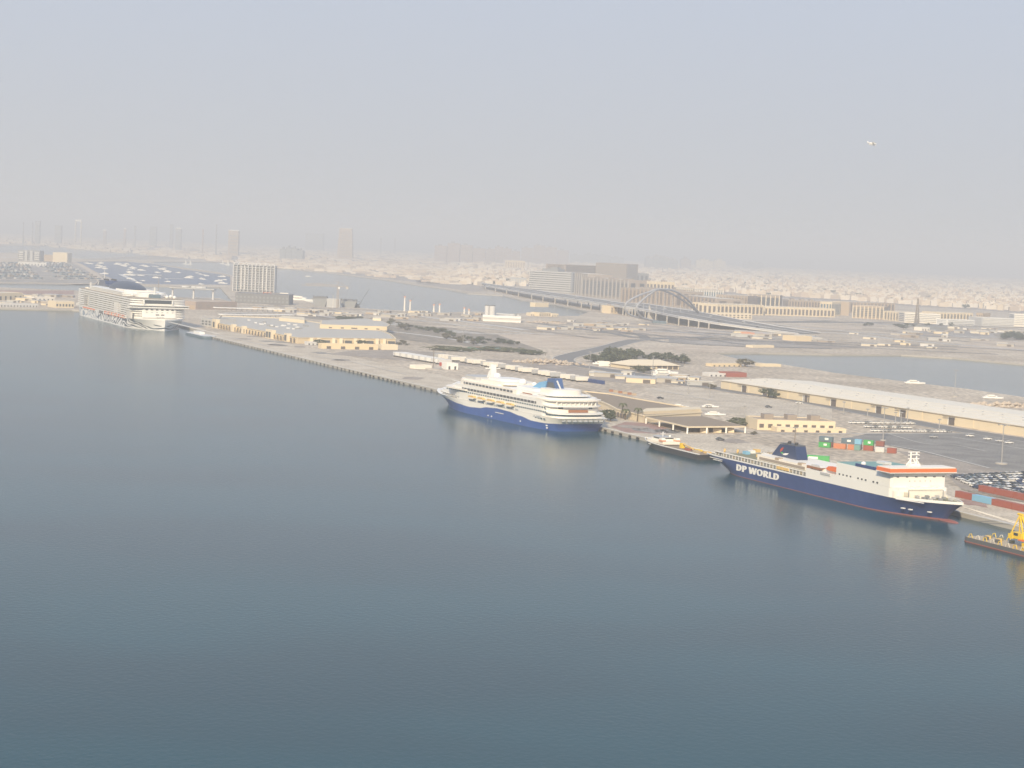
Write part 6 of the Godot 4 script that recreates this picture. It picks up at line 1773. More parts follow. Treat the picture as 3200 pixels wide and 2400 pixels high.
# ---------------------------------------------------------------- waterfront blocks
func waterfront_blocks() -> void:
	var g := "apartment blocks behind the arch bridge"
	var b := building("office_block", "wide grey block of pale and dark horizontal bands behind the creek", [71.6, -4106.7, 109.3, 43.2, -0.628], 70.0, M.light_grey, {"style": "band", "floors": 9, "win": M.black, "trim": M.grey_white, "roof": M.grey, "base": 0.04}, g)
	var ob := [71.6, -4106.7, 109.3, 43.2, -0.628]
	bx("roof_plant", b, Vector3(-ob[2] * 0.12, ob[3] + 3.2, -30), Vector3(ob[2] * 0.38, 6.4, 26), M.grey)
	bx("roof_plant", b, Vector3(-ob[2] * 0.06, ob[3] + 8.2, -30), Vector3(ob[2] * 0.14, 3.6, 14), M.grey)
	building("tower_block", "tall taupe slab rising behind the banded grey block", [155.1, -4601.3, 128.0, 55.5, 0.897], 60.0, M.taupe, {"style": "band", "floors": 14, "win": M.window_brown, "roof": M.taupe}, g)
	building("tower_block", "tallest flat topped taupe slab in the block group", [226.4, -4620.3, 84.1, 63.3, -0.541], 60.0, M.taupe, {"style": "band", "floors": 16, "win": M.grey, "roof": M.taupe}, g)
	building("tower_block", "narrow dark grey tower right of the tallest slab", [292.5, -4883.5, 36.6, 39.9, -1.078], 40.0, M.grey, {"style": "strip", "bays": 3, "roof": M.grey}, g)
	building("apartment_block", "grey and taupe striped corner block beside the banded grey block", [133.5, -3951.0, 152.8, 44.2, -1.427], 50.0, M.taupe, {"style": "strip", "bays": 6, "trim": M.concrete, "win": M.window_brown}, g)
	building("apartment_block", "long grey brown block with tall piers directly behind the bridge road", [174.9, -3793.9, 196.5, 38.2, -1.130], 40.0, M.taupe, {"style": "strip", "bays": 12, "floors": 8, "trim": M.concrete, "win": M.window_dark, "plant": 3}, g)
	building("apartment_block", "brown striped block standing behind the arches", [238.0, -3455.1, 179.4, 27.1, -1.068], 60.0, M.taupe, {"style": "strip", "bays": 14, "floors": 8, "trim": M.tan, "win": M.window_brown, "plant": 4}, g)
	building("apartment_block", "cream upper row block above the brown striped one", [286.9, -3816.2, 61.8, 36.2, 0.344], 50.0, M.cream, {"style": "strip", "bays": 8, "win": M.window_brown, "plant": 2}, g)
	building("apartment_block", "pale grey striped block right of the arch crown", [331.3, -3751.9, 37.1, 27.1, 0.060], 45.0, M.concrete, {"style": "strip", "bays": 9, "trim": M.roof_pale, "win": M.window_brown}, g)
	building("apartment_block", "blue windowed white striped block in the second row", [376.3, -3739.3, 56.1, 25.5, 0.075], 45.0, M.concrete, {"style": "strip", "bays": 12, "trim": M.white, "win": M.blue_glass}, g)
	building("apartment_block", "dark brown block behind the small cream hotel", [312.7, -3302.7, 201.8, 21.2, -1.348], 50.0, M.taupe, {"style": "strip", "bays": 10, "floors": 6, "trim": M.tan, "win": M.window_brown}, g)
	building("apartment_block", "brown block with thin pale piers left of the arched one", [372.6, -3300.7, 57.2, 26.3, -0.477], 50.0, M.taupe, {"style": "strip", "bays": 10, "floors": 6, "trim": M.tan, "win": M.window_brown}, g)
	building("apartment_block", "dark block with bold white arched piers", [438.2, -3383.2, 56.3, 27.6, -0.221], 50.0, M.taupe, {"style": "strip", "bays": 7, "trim": M.cream, "win": M.window_dark, "fill": 0.75}, g)
	building("palace_block", "long cream palace front with tall columns above the bridge ramp", [361.6, -3077.6, 110.8, 16.1, 0.718], 40.0, M.cream, {"style": "strip", "bays": 12, "win": M.window_brown, "roof": M.roof_pale, "head": 0.2}, g)
	building("palace_block", "lower cream wing in front of the palace front", [328.9, -2869.9, 64.7, 8.2, 0.501], 16.0, M.sandstone_pale, {"style": "grid", "floors": 2, "bays": 9, "win": M.window_brown}, g)
	building("palace_block", "second long cream palace front further right", [469.0, -3156.0, 131.2, 13.6, 0.356], 40.0, M.cream, {"style": "strip", "bays": 19, "win": M.window_brown, "roof": M.roof_pale, "head": 0.2}, g)
	building("hotel_block", "small cream hotel at the right foot of the arches", [299.7, -3104.3, 44.6, 15.9, -1.068], 34.0, M.cream, {"style": "strip", "bays": 5, "win": M.window_brown, "plant": 2}, g)
	building("apartment_block", "brown striped block behind the second palace front", [537.5, -3564.2, 59.8, 16.8, 0.105], 45.0, M.taupe, {"style": "strip", "bays": 11, "trim": M.tan, "win": M.window_brown, "plant": 3}, g)
	building("apartment_block", "pale pier block right behind the second palace end", [524.7, -3233.8, 21.0, 23.5, -0.549], 40.0, M.cream, {"style": "strip", "bays": 4, "win": M.blue_glass}, g)
	building("apartment_block", "plain tan windowless looking block with white edge", [563.4, -3313.2, 28.4, 22.8, -0.145], 50.0, M.tan, {"roof": M.cream}, g)
	building("apartment_block", "brown long block behind the slanted cream one", [658.1, -3514.7, 95.6, 19.8, 0.483], 50.0, M.taupe, {"style": "strip", "bays": 12, "trim": M.tan, "win": M.window_brown}, g)
	building("apartment_block", "cream block with slanted left edge and tall bays", [586.3, -3179.5, 52.2, 21.2, -0.350], 45.0, M.tan, {"style": "strip", "bays": 8, "floors": 5, "trim": M.cream, "win": M.window_dark}, g)
	building("apartment_block", "cream six bay block left of the lattice mast", [619.2, -3124.3, 64.6, 15.0, -1.238], 45.0, M.cream, {"style": "strip", "bays": 7, "floors": 5, "win": M.window_dark}, g)
	building("apartment_block", "white balcony block beneath the lattice mast", [654.4, -3074.0, 57.9, 14.9, 0.061], 40.0, M.cream_white, {"style": "band", "floors": 5, "win": M.grey, "trim": M.white, "base": 0.08}, g)
	building("apartment_block", "cream ten bay block right of the white balcony block", [739.2, -3205.3, 81.4, 15.5, 0.637], 40.0, M.cream, {"style": "strip", "bays": 10, "floors": 4, "win": M.window_dark}, g)
	building("terrace_block", "low white terrace block before the ten bay block", [709.6, -3043.0, 62.5, 8.5, 0.614], 24.0, M.white, {"style": "band", "floors": 3, "win": M.light_grey, "trim": M.white}, g)
	building("apartment_block", "narrow tan block at the end of the low white terrace", [765.4, -3154.6, 11.2, 18.0, -0.580], 36.0, M.tan, {"style": "grid", "floors": 5, "bays": 3}, g)
	building("apartment_block", "grey white block with thin bands near the right edge", [776.8, -3074.4, 59.5, 13.1, 0.356], 40.0, M.grey_white, {"style": "band", "floors": 5, "win": M.light_grey, "trim": M.white}, g)
	building("apartment_block", "white block at the right edge of the waterfront", [831.2, -3117.0, 36.1, 19.8, -0.023], 40.0, M.cream_white, {"style": "band", "floors": 6, "win": M.light_grey, "trim": M.white}, g)
	var lm := thing("lattice_mast", "thin brown lattice mast above the white balcony block", "mast", v3(Vector2(642.5, -3058.7)))
	var mh := 39.6
	var ms := st_new()
	for x in [-3.0, 3.0]:
		for z in [-3.0, 3.0]: bar(ms, Vector3(x, 0, z), Vector3(x * 0.25, mh, z * 0.25), 0.7, 0.4, 4)
	for k in 16:
		var s0 := 3.0 * (1.0 - 0.75 * k / 16.0)
		var s1 := 3.0 * (1.0 - 0.75 * (k + 1) / 16.0)
		bar(ms, Vector3(-s0, mh * k / 16, s0), Vector3(s1, mh * (k + 1) / 16, s1), 0.35, 0.35, 4)
		bar(ms, Vector3(s0, mh * k / 16, s0), Vector3(-s1, mh * (k + 1) / 16, s1), 0.35, 0.35, 4)
	done("frame", ms, M.mast_brown, lm)
	building("tan_tower", "tan slab tower across the creek left of the banded block", [-9.4, -7479.2, 79.1, 38.5, 0.0], 60.0, M.sandstone, {"style": "strip", "bays": 8, "win": M.tan, "trim": M.sandstone_pale})
	building("pale_hall", "pale green hall beside the elevated road", [3.7, -4702.3, 39.2, 16.7, 0.0], 60.0, M.light_grey, {"style": "grid", "floors": 3, "bays": 6, "win": M.roof_pale})

# ---------------------------------------------------------------- city and skyline
func house_mesh(k: int) -> ArrayMesh:
	return make_mesh(func(st):
		var w: float = [16.0, 22.0, 13.0, 26.0][k]
		var d: float = [14.0, 16.0, 18.0, 15.0][k]
		var h: float = [7.5, 8.5, 10.5, 6.5][k]
		sbox(st, Vector3(0, h / 2, 0), Vector3(w, h, d))
		for z in [-d / 2 + 0.3, d / 2 - 0.3]: sbox(st, Vector3(0, h + 0.5, z), Vector3(w, 1.0, 0.6))
		for x in [-w / 2 + 0.3, w / 2 - 0.3]: sbox(st, Vector3(x, h + 0.5, 0), Vector3(0.6, 1.0, d - 1.2))
		sbox(st, Vector3(w * 0.2, h + 1.5, -d * 0.15), Vector3(w * 0.4, 3.0, d * 0.4))
		sbox(st, Vector3(-w * 0.3, h * 0.3, d / 2 + 1.2), Vector3(w * 0.25, h * 0.6, 2.4)))

func near_limit(r: float) -> float:
	# distance at which the low city starts, by bearing
	var ks := [[-0.30, 9500.0], [-0.2, 7400.0], [-0.13, 5600.0], [-0.09, 5200.0], [-0.05, 4500.0], [-0.02, 4350.0], [0.02, 4700.0], [0.06, 4800.0], [0.14, 4750.0], [0.20, 4450.0], [0.28, 4100.0], [0.4, 3900.0]]
	for i in ks.size() - 1:
		if r <= ks[i + 1][0]:
			return lerpf(ks[i][1], ks[i + 1][1], clampf((r - ks[i][0]) / (ks[i + 1][0] - ks[i][0]), 0.0, 1.0))
	return 3900.0

func far_city() -> void:
	patch("city_ground", [Vector2(-760, -6000), Vector2(-470, -5150), Vector2(-200, -4400), Vector2(120, -4700), Vector2(620, -4600), Vector2(1150, -4050), Vector2(2400, -3900), Vector2(6000, -17500), Vector2(-2600, -17500)], 3, M.lot_brown)
	var hm := []
	for k in 4: hm.append(house_mesh(k))
	var walls := []
	for c in [[0.62, 0.52, 0.40], [0.70, 0.62, 0.52], [0.54, 0.43, 0.33], [0.66, 0.60, 0.53], [0.44, 0.36, 0.29]]:
		walls.append(mat("house%d" % walls.size(), c[0], c[1], c[2], 0.85))
	var wn := ["sand coloured", "pale cream", "tan", "off white", "brown"]
	var count := 0
	var masses := [[], [], [], []]
	var cols := [[], [], [], []]
	var z := 3950.0
	var greens := []
	var plots := FastNoiseLite.new()
	plots.seed = 8
	plots.frequency = 0.0035
	while z < 17000.0:
		var step := 25.0 if z < 8000.0 else 56.0
		var sc := 0.82 if z < 8000.0 else 1.5
		var x := -0.30 * z
		while x < 0.36 * z:
			x += step * rng.randf_range(0.8, 1.35) * (1.0 if z < 8000.0 else 1.2)
			var r := x / z
			if z < near_limit(r) + rng.randf_range(0, 60): continue
			if rng.randf() < (0.12 if r > -0.02 else 0.5): continue
			if plots.get_noise_2d(x, z) > 0.28:
				if z < 9500.0 and r > -0.02 and rng.randf() < 0.6: greens.append(Transform3D(Basis().scaled_local(Vector3(8, 6, 8) * rng.randf_range(0.6, 1.5)), Vector3(x, LAND + 5.0, -z)))
				continue
			# broad streets and open plots stay free
			if fposmod(x + 0.15 * z, 420.0) < 38.0 or fposmod(z + 0.1 * x, 520.0) < 45.0: continue
			var k := rng.randi() % 4
			var turn := (-0.15 if r > 0.0 else 0.0) + rng.randf_range(-0.06, 0.06) + (PI / 2 if rng.randf() < 0.3 and r > 0.04 else 0.0)
			var ci := rng.randi() % 5
			if z < 5250.0 and count < 290 and r > 0.05 and r < 0.275:
				count += 1
				var o := inst("house", hm[k], walls[ci], self)
				o.position = Vector3(x, LAND, -z)
				o.rotation.y = turn
				tag(o, "%s flat roofed house in the low city behind the waterfront blocks" % wn[ci], "house", "houses of the low city")
			else:
				masses[k].append(Transform3D(Basis(Vector3.UP, turn).scaled_local(Vector3(sc * (1.0 if r > -0.03 else rng.randf_range(1.0, 2.2)), rng.randf_range(0.7, 1.35) * (1.0 if r > -0.03 else 0.5), sc)), Vector3(x, LAND, -z)))
				var c: Color = [Color(0.62, 0.52, 0.40), Color(0.70, 0.62, 0.52), Color(0.54, 0.43, 0.33), Color(0.66, 0.60, 0.53), Color(0.36, 0.31, 0.27)][ci]
				if r < -0.03: c = c.lerp(Color(0.36, 0.31, 0.27), 0.25)
				cols[k].append(c)
		z += step * rng.randf_range(0.85, 1.15)
	var hmat := mat("house_mass", 1, 1, 1, 0.85)
	hmat.vertex_color_use_as_albedo = true
	for k in 4:
		var mm := MultiMesh.new()
		mm.transform_format = MultiMesh.TRANSFORM_3D
		mm.use_colors = true
		mm.mesh = hm[k]
		mm.instance_count = masses[k].size()
		for i in masses[k].size():
			mm.set_instance_transform(i, masses[k][i])
			mm.set_instance_color(i, cols[k][i])
		var mi := MultiMeshInstance3D.new()
		mi.name = new_name("distant_houses")
		mi.multimesh = mm
		mi.material_override = hmat
		add_child(mi)
		tag(mi, "hazy mass of pale low houses stretching to the horizon", "houses", "", "stuff")
	var gm := MultiMesh.new()
	gm.transform_format = MultiMesh.TRANSFORM_3D
	gm.mesh = proto.crown1
	gm.instance_count = greens.size()
	for i in greens.size(): gm.set_instance_transform(i, greens[i])
	var gi := MultiMeshInstance3D.new()
	gi.name = "distant_trees"
	gi.multimesh = gm
	gi.material_override = M.leaf
	add_child(gi)
	tag(gi, "dull green garden trees between the houses of the low city", "trees", "", "stuff")
	# blocks fading in the haze
	for p in [[[-282.6, -9351.6, 251.3, 97.3, 0.0], "broad pale pink mass of towers fading in haze at the centre", "far_pink"], [[-73.8, -9593.1, 173.8, 89.7, 0.0], "pale hazy slab right of the broad pink mass", "far_pink"], [[152.7, -10750.9, 269.4, 106.3, 0.0], "widest hazy slab group behind the grey banded block", "far_pink"], [[521.5, -12555.6, 356.2, 67.8, 0.0], "long low hazy slab above the tallest taupe slab", "far_grey"], [[974.6, -13002.8, 208.0, 78.4, 0.0], "hazy slab group right of the tallest taupe slab", "far_pink"], [[806.6, -10726.8, 184.1, 71.9, 0.0], "hazy long block above the arches", "far_grey"], [[1002.9, -11394.3, 60.2, 73.5, 0.0], "small hazy block right of the long one above the arches", "far_pink"], [[1195.9, -12242.8, 109.9, 70.8, 0.0], "hazy pinkish pair of blocks over the cream rows", "cream"], [[1352.1, -12796.4, 75.7, 74.3, 0.0], "hazy cream block at the end of the far row", "cream"], [[2746.7, -18118.7, 117.7, 94.0, 0.0], "lone grey hazy block on the right horizon", "far_grey"], [[-907.4, -7671.3, 92.7, 50.2, 0.0], "low hazy hall on the horizon left of the tapered tower", "far_grey"], [[1764.3, -14295.9, 151.0, 65.4, 0.0], "faint grey hazy slab before the lone block", "far_grey"]]:
		var sp: Array = p[0]
		var t := thing("hazy_block", p[1], "building", Vector3(sp[0], LAND, sp[1]), sp[4], "buildings dissolving in the haze")
		var n := 4
		for k in n:
			var hh: float = sp[3] * [0.85, 1.0, 0.93, 0.8][k]
			bx("wing", t, Vector3(sp[2] * ((k + 0.5) / n - 0.5), hh / 2, -40), Vector3(sp[2] / n * 0.96, hh, 80), M[p[2]])
			bx("roof_plant", t, Vector3(sp[2] * ((k + 0.4) / n - 0.5), hh + 4, -40), Vector3(sp[2] / n * 0.3, 8, 30), M.far_grey)
	for p in [[[-2362.9, -9407.4, 22.7, 111.2, 0.0], "wide faint tower right of the two thin chimneys", "far_grey", "far_grey"], [[-2411.1, -10027.2, 33.3, 94.2, 0.0], "broad faint tower left of the frame shaped tower", "far_grey", "far_grey"], [[-2281.4, -10564.0, 16.0, 81.6, 0.0], "slim faint tower right of the frame shaped one", "far_pink", "white"], [[-1945.3, -9468.9, 11.4, 93.5, 0.0], "slim pale tower above the marina", "far_pink", "white"], [[-2003.7, -10007.5, 9.1, 109.7, 0.0], "needle thin faint tower right of the slim pale one", "far_grey", "far_grey"], [[-2119.5, -11104.7, 36.9, 112.2, 0.0], "faint grey slab tower over the marina", "far_grey", "far_grey"], [[-1844.9, -10180.6, 16.6, 126.6, 0.0], "tall faint tower of the pair over the far shore", "far_grey", "far_grey"], [[-1702.9, -9588.2, 27.8, 107.2, 0.0], "stepped faint tower of the pair over the far shore", "far_grey", "white"], [[-1331.2, -8082.3, 5.4, 103.3, 0.0], "thin far post like tower", "far_pink", "far_pink"], [[-1348.5, -8549.3, 6.2, 128.7, 0.0], "thin dark far mast tower", "far_grey", "far_grey"], [[-1220.7, -8206.4, 42.1, 106.8, 0.0], "tan broad tower with a white cap left of the unfinished block", "tan", "white"], [[-932.0, -13002.3, 11.8, 114.5, 0.0], "thin far pylon right of the tapered tower", "far_grey", "white"], [[-888.8, -13806.2, 14.2, 116.1, 0.0], "second thin far pylon right of the tapered tower", "far_grey", "white"], [[-1451.2, -13610.1, 123.3, 120.5, 0.0], "very faint broad tower left of the tapered tower", "far_grey", "far_grey"]]:
		pixel_tower("skyline_tower", p[1], p[0], M[p[2]], M[p[3]])
	for p in [[[-2240.1, -8666.1, 5.2, 100.7, 0.0], "left of two thin chimneys on the far left skyline"], [[-2257.6, -8900.5, 5.4, 102.8, 0.0], "right of two thin chimneys on the far left skyline"]]:
		var sp: Array = p[0]
		var t := thing("chimney", p[1], "chimney", Vector3(sp[0], LAND, sp[1]), 0.0, "thin chimneys on the skyline")
		var st := st_new()
		bar(st, Vector3.ZERO, Vector3(0, sp[3], 0), sp[2] * 0.7, sp[2] * 0.4, 8)
		done("stack", st, M.far_grey, t)
		cyl("rim", t, Vector3(0, sp[3], 0), sp[2] * 0.5, 6, M.dark_grey)
	# frame shaped landmark
	var fs := [-2064.3, -8987.1, 29.3, 124.4, 0.0]
	var ft := thing("frame_tower", "tall empty picture frame shaped tower on the left skyline", "tower", Vector3(fs[0], LAND, fs[1]), fs[4])
	for sgn in [-1, 1]:
		bx("leg", ft, Vector3(sgn * fs[2] * 0.44, fs[3] / 2, 0), Vector3(fs[2] * 0.12, fs[3], 14), M.roof_pale)
	bx("top_beam", ft, Vector3(0, fs[3], 0), Vector3(fs[2], fs[3] * 0.06, 14), M.white)
	bx("base_beam", ft, Vector3(0, fs[3] * 0.04, 0), Vector3(fs[2], fs[3] * 0.08, 14), M.roof_pale)
	# tapered tower
	var ts := [-804.7, -8904.0, 72.6, 140.6, 0.0]
	var tt := thing("tapered_tower", "tall tapered tan tower standing alone on the horizon", "tower", Vector3(ts[0], LAND, ts[1]), ts[4])
	var hw: float = ts[2] / 2
	var tst := st_new()
	prism_taper(tst, hw, hw * 0.8, ts[3])
	done("shaft", tst, M.tan, tt)
	bx("parapet", tt, Vector3(0, ts[3] + 1, -hw), Vector3(hw * 1.62, 3, hw * 1.6), M.cream)
	for k in 9:
		bx("window_band", tt, Vector3(0, ts[3] * (0.1 + 0.095 * k), -hw * 0.2 * (0.1 + 0.095 * k) + 0.6), Vector3(hw * 1.35, ts[3] * 0.03, 1.0), M.taupe)

func prism_taper(st: SurfaceTool, b: float, t: float, h: float) -> void:
	var lo := [Vector3(-b, 0, 0), Vector3(b, 0, 0), Vector3(b, 0, -2 * b), Vector3(-b, 0, -2 * b)]
	var hi := [Vector3(-t, h, -(b - t)), Vector3(t, h, -(b - t)), Vector3(t, h, -b - t), Vector3(-t, h, -b - t)]
	for i in 4:
		var j := (i + 1) % 4
		quad(st, lo[i], hi[i], hi[j], lo[j])
	quad(st, hi[0], hi[3], hi[2], hi[1])

# ---------------------------------------------------------------- marina
func marina() -> void:
	var quadp := [Vector2(-1152.9, -5059.4), Vector2(-1029.1, -5337.9), Vector2(-625.8, -4132.3), Vector2(-545.2, -3602.7)]
	var poly := PackedVector2Array([Vector2(-1160.5, -5092.7), Vector2(-1114.0, -5468.9), Vector2(-1025.8, -5354.4), Vector2(-818.9, -4723.9), Vector2(-683.4, -4388.6), Vector2(-628.2, -4173.2), Vector2(-540.2, -3591.6), Vector2(-616.1, -3415.7), Vector2(-692.9, -3386.5), Vector2(-846.2, -3913.8)])
	var lo := Vector2(1e9, 1e9)
	var hi := -lo
	for p in poly:
		lo = lo.min(p)
		hi = hi.max(p)
	var n := 0
	var tries := 0
	while n < 64 and tries < 4000:
		tries += 1
		var p := Vector2(rng.randf_range(lo.x, hi.x), rng.randf_range(lo.y, hi.y))
		if not Geometry2D.is_point_in_polygon(p, poly): continue
		n += 1
		var l := rng.randf_range(8, 20)
		motor_yacht("white motor boat moored in the blue marina basin", Vector3(p.x, 0.25, p.y), rng.randf_range(-0.25, 0.1) + (PI if n % 2 else 0.0), l, "boats in the marina basin")
	for r in [[Vector2(-825.9, -3987.3), Vector2(-709.6, -3557.4), "long white pontoon running down the marina basin"], [Vector2(-822.7, -4030.8), Vector2(-760.2, -4088.0), "sandy quay tongue across the marina middle"], [Vector2(-693.6, -3793.0), Vector2(-673.3, -3847.3), "short white pontoon right in the marina"]]:
		var a: Vector2 = r[0]
		var b: Vector2 = r[1]
		var t := thing("pontoon", r[2], "pontoon", v3((a + b) / 2, 0.25), atan2(-(b - a).y, (b - a).x), "marina pontoons")
		bx("deck", t, Vector3(0, 0.4, 0), Vector3(a.distance_to(b), 0.8, 7), M.white)
		for k in 8:
			bx("pile", t, Vector3(a.distance_to(b) * (k / 7.0 - 0.5), 1.4, 3.6), Vector3(0.6, 2.8, 0.6), M.grey)
	for p in [[Vector2(-975.8, -5626.1), "sail boat on the grey water behind the marina, left one"], [Vector2(-961.4, -5621.8), "sail boat on the grey water behind the marina, middle one"], [Vector2(-924.4, -5998.5), "sail boat behind the marina, third from the left"], [Vector2(-891.0, -5886.3), "sail boat behind the marina nearest the unfinished block"], [Vector2(-504.3, -4635.2), "white speed boat crossing the creek"], [Vector2(-879.9, -5814.9), "sail boat at the left of the unfinished block"]]:
		var t := motor_yacht(p[1], v3(p[0], 0.25), 0.2, 16.0, "boats on the creek")
		var st := st_new()
		bar(st, Vector3(0, 2, 0), Vector3(0, 15, 0), 0.3, 0.15, 6)
		for tri in [[Vector3(0.5, 2.5, 0), Vector3(0.5, 14, 0), Vector3(5, 2.5, 0)]]:
			for v in tri: st.add_vertex(v)
		if p[1].begins_with("sail"): done("mast", st, M.white, t)

# ---------------------------------------------------------------- trees
func tree(label: String, at: Vector2, r: float, h: float, kind := 0, m: Material = null, called := "tree", group := "trees and shrubs of the port") -> void:
	var t := thing(called, label, called.replace("_", " ").split(" ")[-1], v3(at), rng.randf() * TAU, group)
	var st := st_new()
	bar(st, Vector3.ZERO, Vector3(0.1 * r, h * 0.55, 0), 0.06 * r + 0.12, 0.03 * r + 0.06, 7)
	for k in 4:
		var a := TAU * k / 4.0 + 0.4
		bar(st, Vector3(0.07 * r, h * 0.35, 0), Vector3(cos(a) * r * 0.5, h * 0.65, sin(a) * r * 0.5), 0.03 * r + 0.05, 0.03, 5)
	done("trunk", st, M.bark, t)
	var c := inst("crown", proto["crown%d" % (kind % 3)], m if m else M.leaf_dark, t)
	c.position.y = h * 0.58
	c.scale = Vector3(r, h * 0.48, r)

func trees() -> void:
	# the large clump behind the cream office: single trees
	var n := 0
	for p in [[150, 150], [200, 120], [250, 135], [300, 110], [340, 140], [390, 125], [430, 150], [240, 165], [320, 170], [180, 175]]:
		n += 1
		tree("dense dark tree in the big clump left of the cream office, %s" % ["westmost", "upper left", "left middle", "topmost", "centre", "upper right", "right end", "lower left", "lower middle", "lowest left"][n - 1], big_clump(p), 6.6 + (n % 3) * 0.9, 8.0 + (n % 4) * 1.3, n, M.leaf_dark if n % 3 else M.leaf)
	var q := [Vector2(116.2, -1641.7), Vector2(123.4, -1663.0), Vector2(128.9, -1659.1), Vector2(135.2, -1667.1), Vector2(139.7, -1651.3), Vector2(144.4, -1639.1), Vector2(146.7, -1633.0)]
	for k in q.size():
		tree("bushy dark tree in the row right above the cream office, place %s from the left" % ["first", "second", "third", "fourth", "fifth", "sixth", "seventh"][k], q[k], 5.6 + (k % 3), 6.5 + (k % 2) * 1.6, k, M.leaf_dark if k % 2 else M.leaf)
	var singles := [[Vector2(67.1, -1597.3), 9.0, 7.0, "low tree left of the big dark clump", "leaf"], [Vector2(71.7, -1585.6), 7.0, 6.0, "second low tree left of the big dark clump", "leaf"], [Vector2(101.9, -1481.3), 6.0, 6.0, "bush before the cream office beside the boats", "leaf"], [Vector2(98.2, -1498.5), 5.0, 5.0, "small bush before the cream office front", "leaf"], [Vector2(198.4, -1632.4), 9.0, 7.0, "round tree beside the low yellow kiosk row", "leaf_dry"], [Vector2(172.5, -1282.3), 6.0, 6.5, "green tree before the second warehouse door", "leaf"], [Vector2(175.4, -1276.5), 4.5, 4.5, "smaller green tree before the second warehouse door", "leaf"], [Vector2(140.3, -1337.7), 4.0, 4.0, "scrubby tree at the warehouse corner", "leaf_dry"], [Vector2(53.3, -1052.1), 4.6, 7.0, "dark tree close to the blue cruise ship stern", "leaf_dark"], [Vector2(55.2, -1046.3), 3.4, 5.0, "smaller tree behind the stern of the blue cruise ship", "leaf_dark"], [Vector2(128.5, -1002.8), 2.2, 2.2, "small bush near the canopy hall corner", "leaf_dry"], [Vector2(-169.0, -1666.5), 6.0, 5.5, "tree before the terminal hall front, left one", "leaf_dark"], [Vector2(-135.4, -1695.8), 6.0, 5.0, "tree before the terminal hall front, right one", "leaf"], [Vector2(558.0, -2745.2), 8.0, 7.0, "round tree by the far boulevard", "leaf_dark"]]
	for s in singles:
		tree(s[3], s[0], s[1], s[2], int(s[1]), M[s[4]])
	var hedge_q := [[Vector2(-51.2, -1665.4), 30.0, "long dark hedge left of the coloured containers", "leaf"], [Vector2(-7.4, -1691.9), 30.0, "long dark hedge right of the coloured containers", "leaf"], [Vector2(16.1, -1665.0), 16.0, "short dark hedge nearest the rubble heap", "leaf_dark"], [Vector2(128.4, -1056.8), 9.0, "trimmed green hedge behind the canopy hall", "leaf"]]
	for hd in hedge_q:
		var t := thing("hedge", hd[2], "hedge", v3(hd[0]), -0.12, "hedges of the port")
		var c := inst("foliage", proto.hedge, M[hd[3]], t)
		c.scale = Vector3(hd[1], 3.0, 5.0)
		c.position.y = 2.2
		var st := st_new()
		for k in 7: bar(st, Vector3(hd[1] * (k - 3) / 4.0, 0, 0), Vector3(hd[1] * (k - 3) / 4.0, 2.5, 0), 0.25)
		done("stems", st, M.bark, t)
	# palms by the beige terminal
	for p in [[Vector2(62.5, -1070.2), 7.5, "palm tree before the arches of the beige terminal, left one"], [Vector2(70.1, -1053.6), 6.5, "palm tree before the beige terminal, right one"], [Vector2(63.8, -1060.6), 5.0, "short palm between the two taller ones"]]:
		var t := thing("palm_tree", p[2], "palm tree", v3(p[0]), 0.0, "palms by the beige terminal")
		var st := st_new()
		bar(st, Vector3.ZERO, Vector3(0.3, p[1], 0), 0.35, 0.22, 7)
		done("trunk", st, M.bark, t)
		var c := inst("crown", proto.frond, M.leaf, t)
		c.position = Vector3(0.3, p[1], 0)
		c.scale = Vector3(3.2, 3.2, 3.2)
	# shrub belts on the flat land
	var belts := [[[Vector2(-208.2, -2214.3), Vector2(-187.8, -2274.7), Vector2(-150.7, -2161.2), Vector2(-184.4, -2156.3)], 15, "dark", 8.0], [[Vector2(-146.9, -2182.0), Vector2(-89.7, -2087.2), Vector2(-60.8, -1977.3), Vector2(-113.6, -2062.2)], 16, "grey green", 7.0], [[Vector2(-78.1, -1960.4), Vector2(-32.5, -1834.8), Vector2(-38.3, -1786.3), Vector2(-67.8, -1848.1)], 12, "dusky", 7.0], [[Vector2(-107.3, -2081.8), Vector2(-66.8, -2009.7), Vector2(-32.6, -1878.9), Vector2(-76.0, -1935.3)], 13, "grey green", 7.0], [[Vector2(-54.0, -1906.7), Vector2(-17.0, -1916.9), Vector2(12.7, -1808.1), Vector2(-38.0, -1817.5)], 16, "dark", 7.0], [[Vector2(-163.6, -2330.5), Vector2(-115.9, -2110.9), Vector2(-109.7, -2001.3), Vector2(-144.1, -2130.3)], 10, "dusky", 8.0], [[Vector2(690.3, -2715.5), Vector2(738.7, -2779.0), Vector2(670.7, -2520.9), Vector2(641.4, -2521.4)], 16, "dark", 12.0], [[Vector2(521.1, -2847.0), Vector2(687.8, -3009.6), Vector2(670.8, -2934.5), Vector2(508.9, -2779.8)], 14, "dark", 9.0], [[Vector2(-113.9, -1781.7), Vector2(-104.2, -1808.2), Vector2(-92.6, -1700.8), Vector2(-103.3, -1723.6)], 6, "dusky", 5.0]]
	var belt_at := ["behind the sandstone terminal", "along the pale road to the creek", "at the near end of the belt by the mast", "below the silo plant", "behind the dark hedges", "right of the sandstone terminal", "at the right edge by the basin", "along the far boulevard", "at the terminal corner"]
	var bi := -1
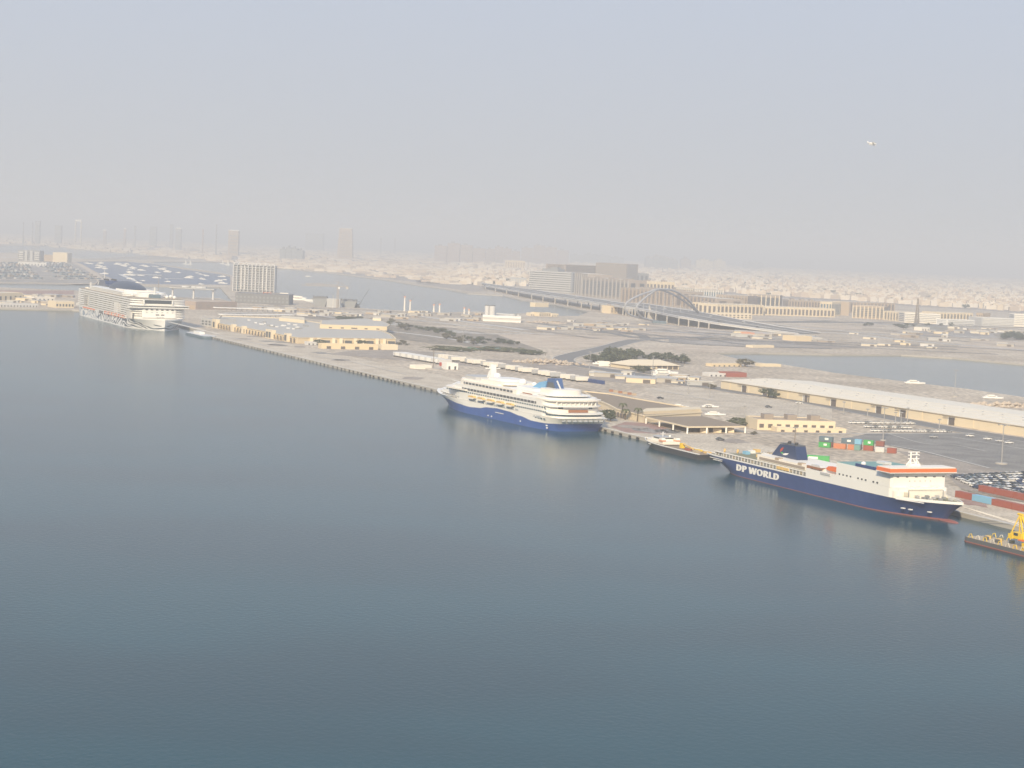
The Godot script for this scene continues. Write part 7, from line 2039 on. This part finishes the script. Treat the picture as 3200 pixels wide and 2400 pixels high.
	for b in belts:
		bi += 1
		var qd: Array = b[0]
		for k in int(b[1]):
			var u := rng.randf()
			var v := rng.randf()
			var p: Vector2 = (qd[0] as Vector2).lerp(qd[1], u).lerp((qd[3] as Vector2).lerp(qd[2], u), v)
			tree("%s desert shrub scattered %s" % [b[2], belt_at[bi]], p, b[3] * rng.randf_range(0.35, 0.8), b[3] * rng.randf_range(0.35, 0.6), k, M.leaf_dark if b[2] == "dark" else M.leaf if b[2] == "grey green" else M.leaf_dry, "desert_shrub", "%s shrubs on the flat land" % b[2])

func big_clump(p: Array) -> Vector2:
	# plan of the clump: a strip of ground 62 m wide and 60 m deep behind the cream office
	var a := Vector2(75.6, -1561.8)
	var b := Vector2(104.5, -1591.6)
	var d := Vector2(79.8, -1654.3)
	var c := Vector2(109.9, -1677.3)
	return a.lerp(b, (p[0] - 150.0) / 300.0).lerp(d.lerp(c, (p[0] - 150.0) / 300.0), (178.0 - p[1]) / 58.0)

# ---------------------------------------------------------------- aircraft
func aircraft() -> void:
	var t := thing("aircraft", "small white aircraft flying alone in the pale sky", "aircraft", Vector3(272.0, 187.6, -1500.0), -0.1)
	t.rotation.z = -0.08
	t.scale = Vector3.ONE * 0.9
	var st := st_new()
	st.set_smooth_group(1)
	var prof := [[-4.0, 0.12], [-3.0, 0.4], [-1.0, 0.75], [1.4, 0.85], [2.8, 0.7], [3.6, 0.4], [4.0, 0.05]]
	for i in prof.size() - 1:
		bar(st, Vector3(prof[i][0], 0, 0), Vector3(prof[i + 1][0], 0, 0), prof[i][1], prof[i + 1][1], 10)
	done("fuselage", st, M.white, t)
	bx("wing", t, Vector3(0.8, 0.75, 0), Vector3(1.5, 0.18, 12), M.white)
	bx("tailplane", t, Vector3(-3.6, 0.3, 0), Vector3(0.9, 0.12, 3.6), M.white)
	solid("fin", [Vector2(-4.1, 0.2), Vector2(-2.9, 0.2), Vector2(-3.7, 1.5), Vector2(-4.2, 1.5)], -0.08, 0.08, M.white, t)
	for z in [-1.1, 1.1]:
		bx("float", t, Vector3(0.3, -1.3, z), Vector3(6.0, 0.5, 0.6), M.light_grey)
	bx("windscreen", t, Vector3(2.5, 0.45, 0), Vector3(0.9, 0.5, 1.2), M.glass)
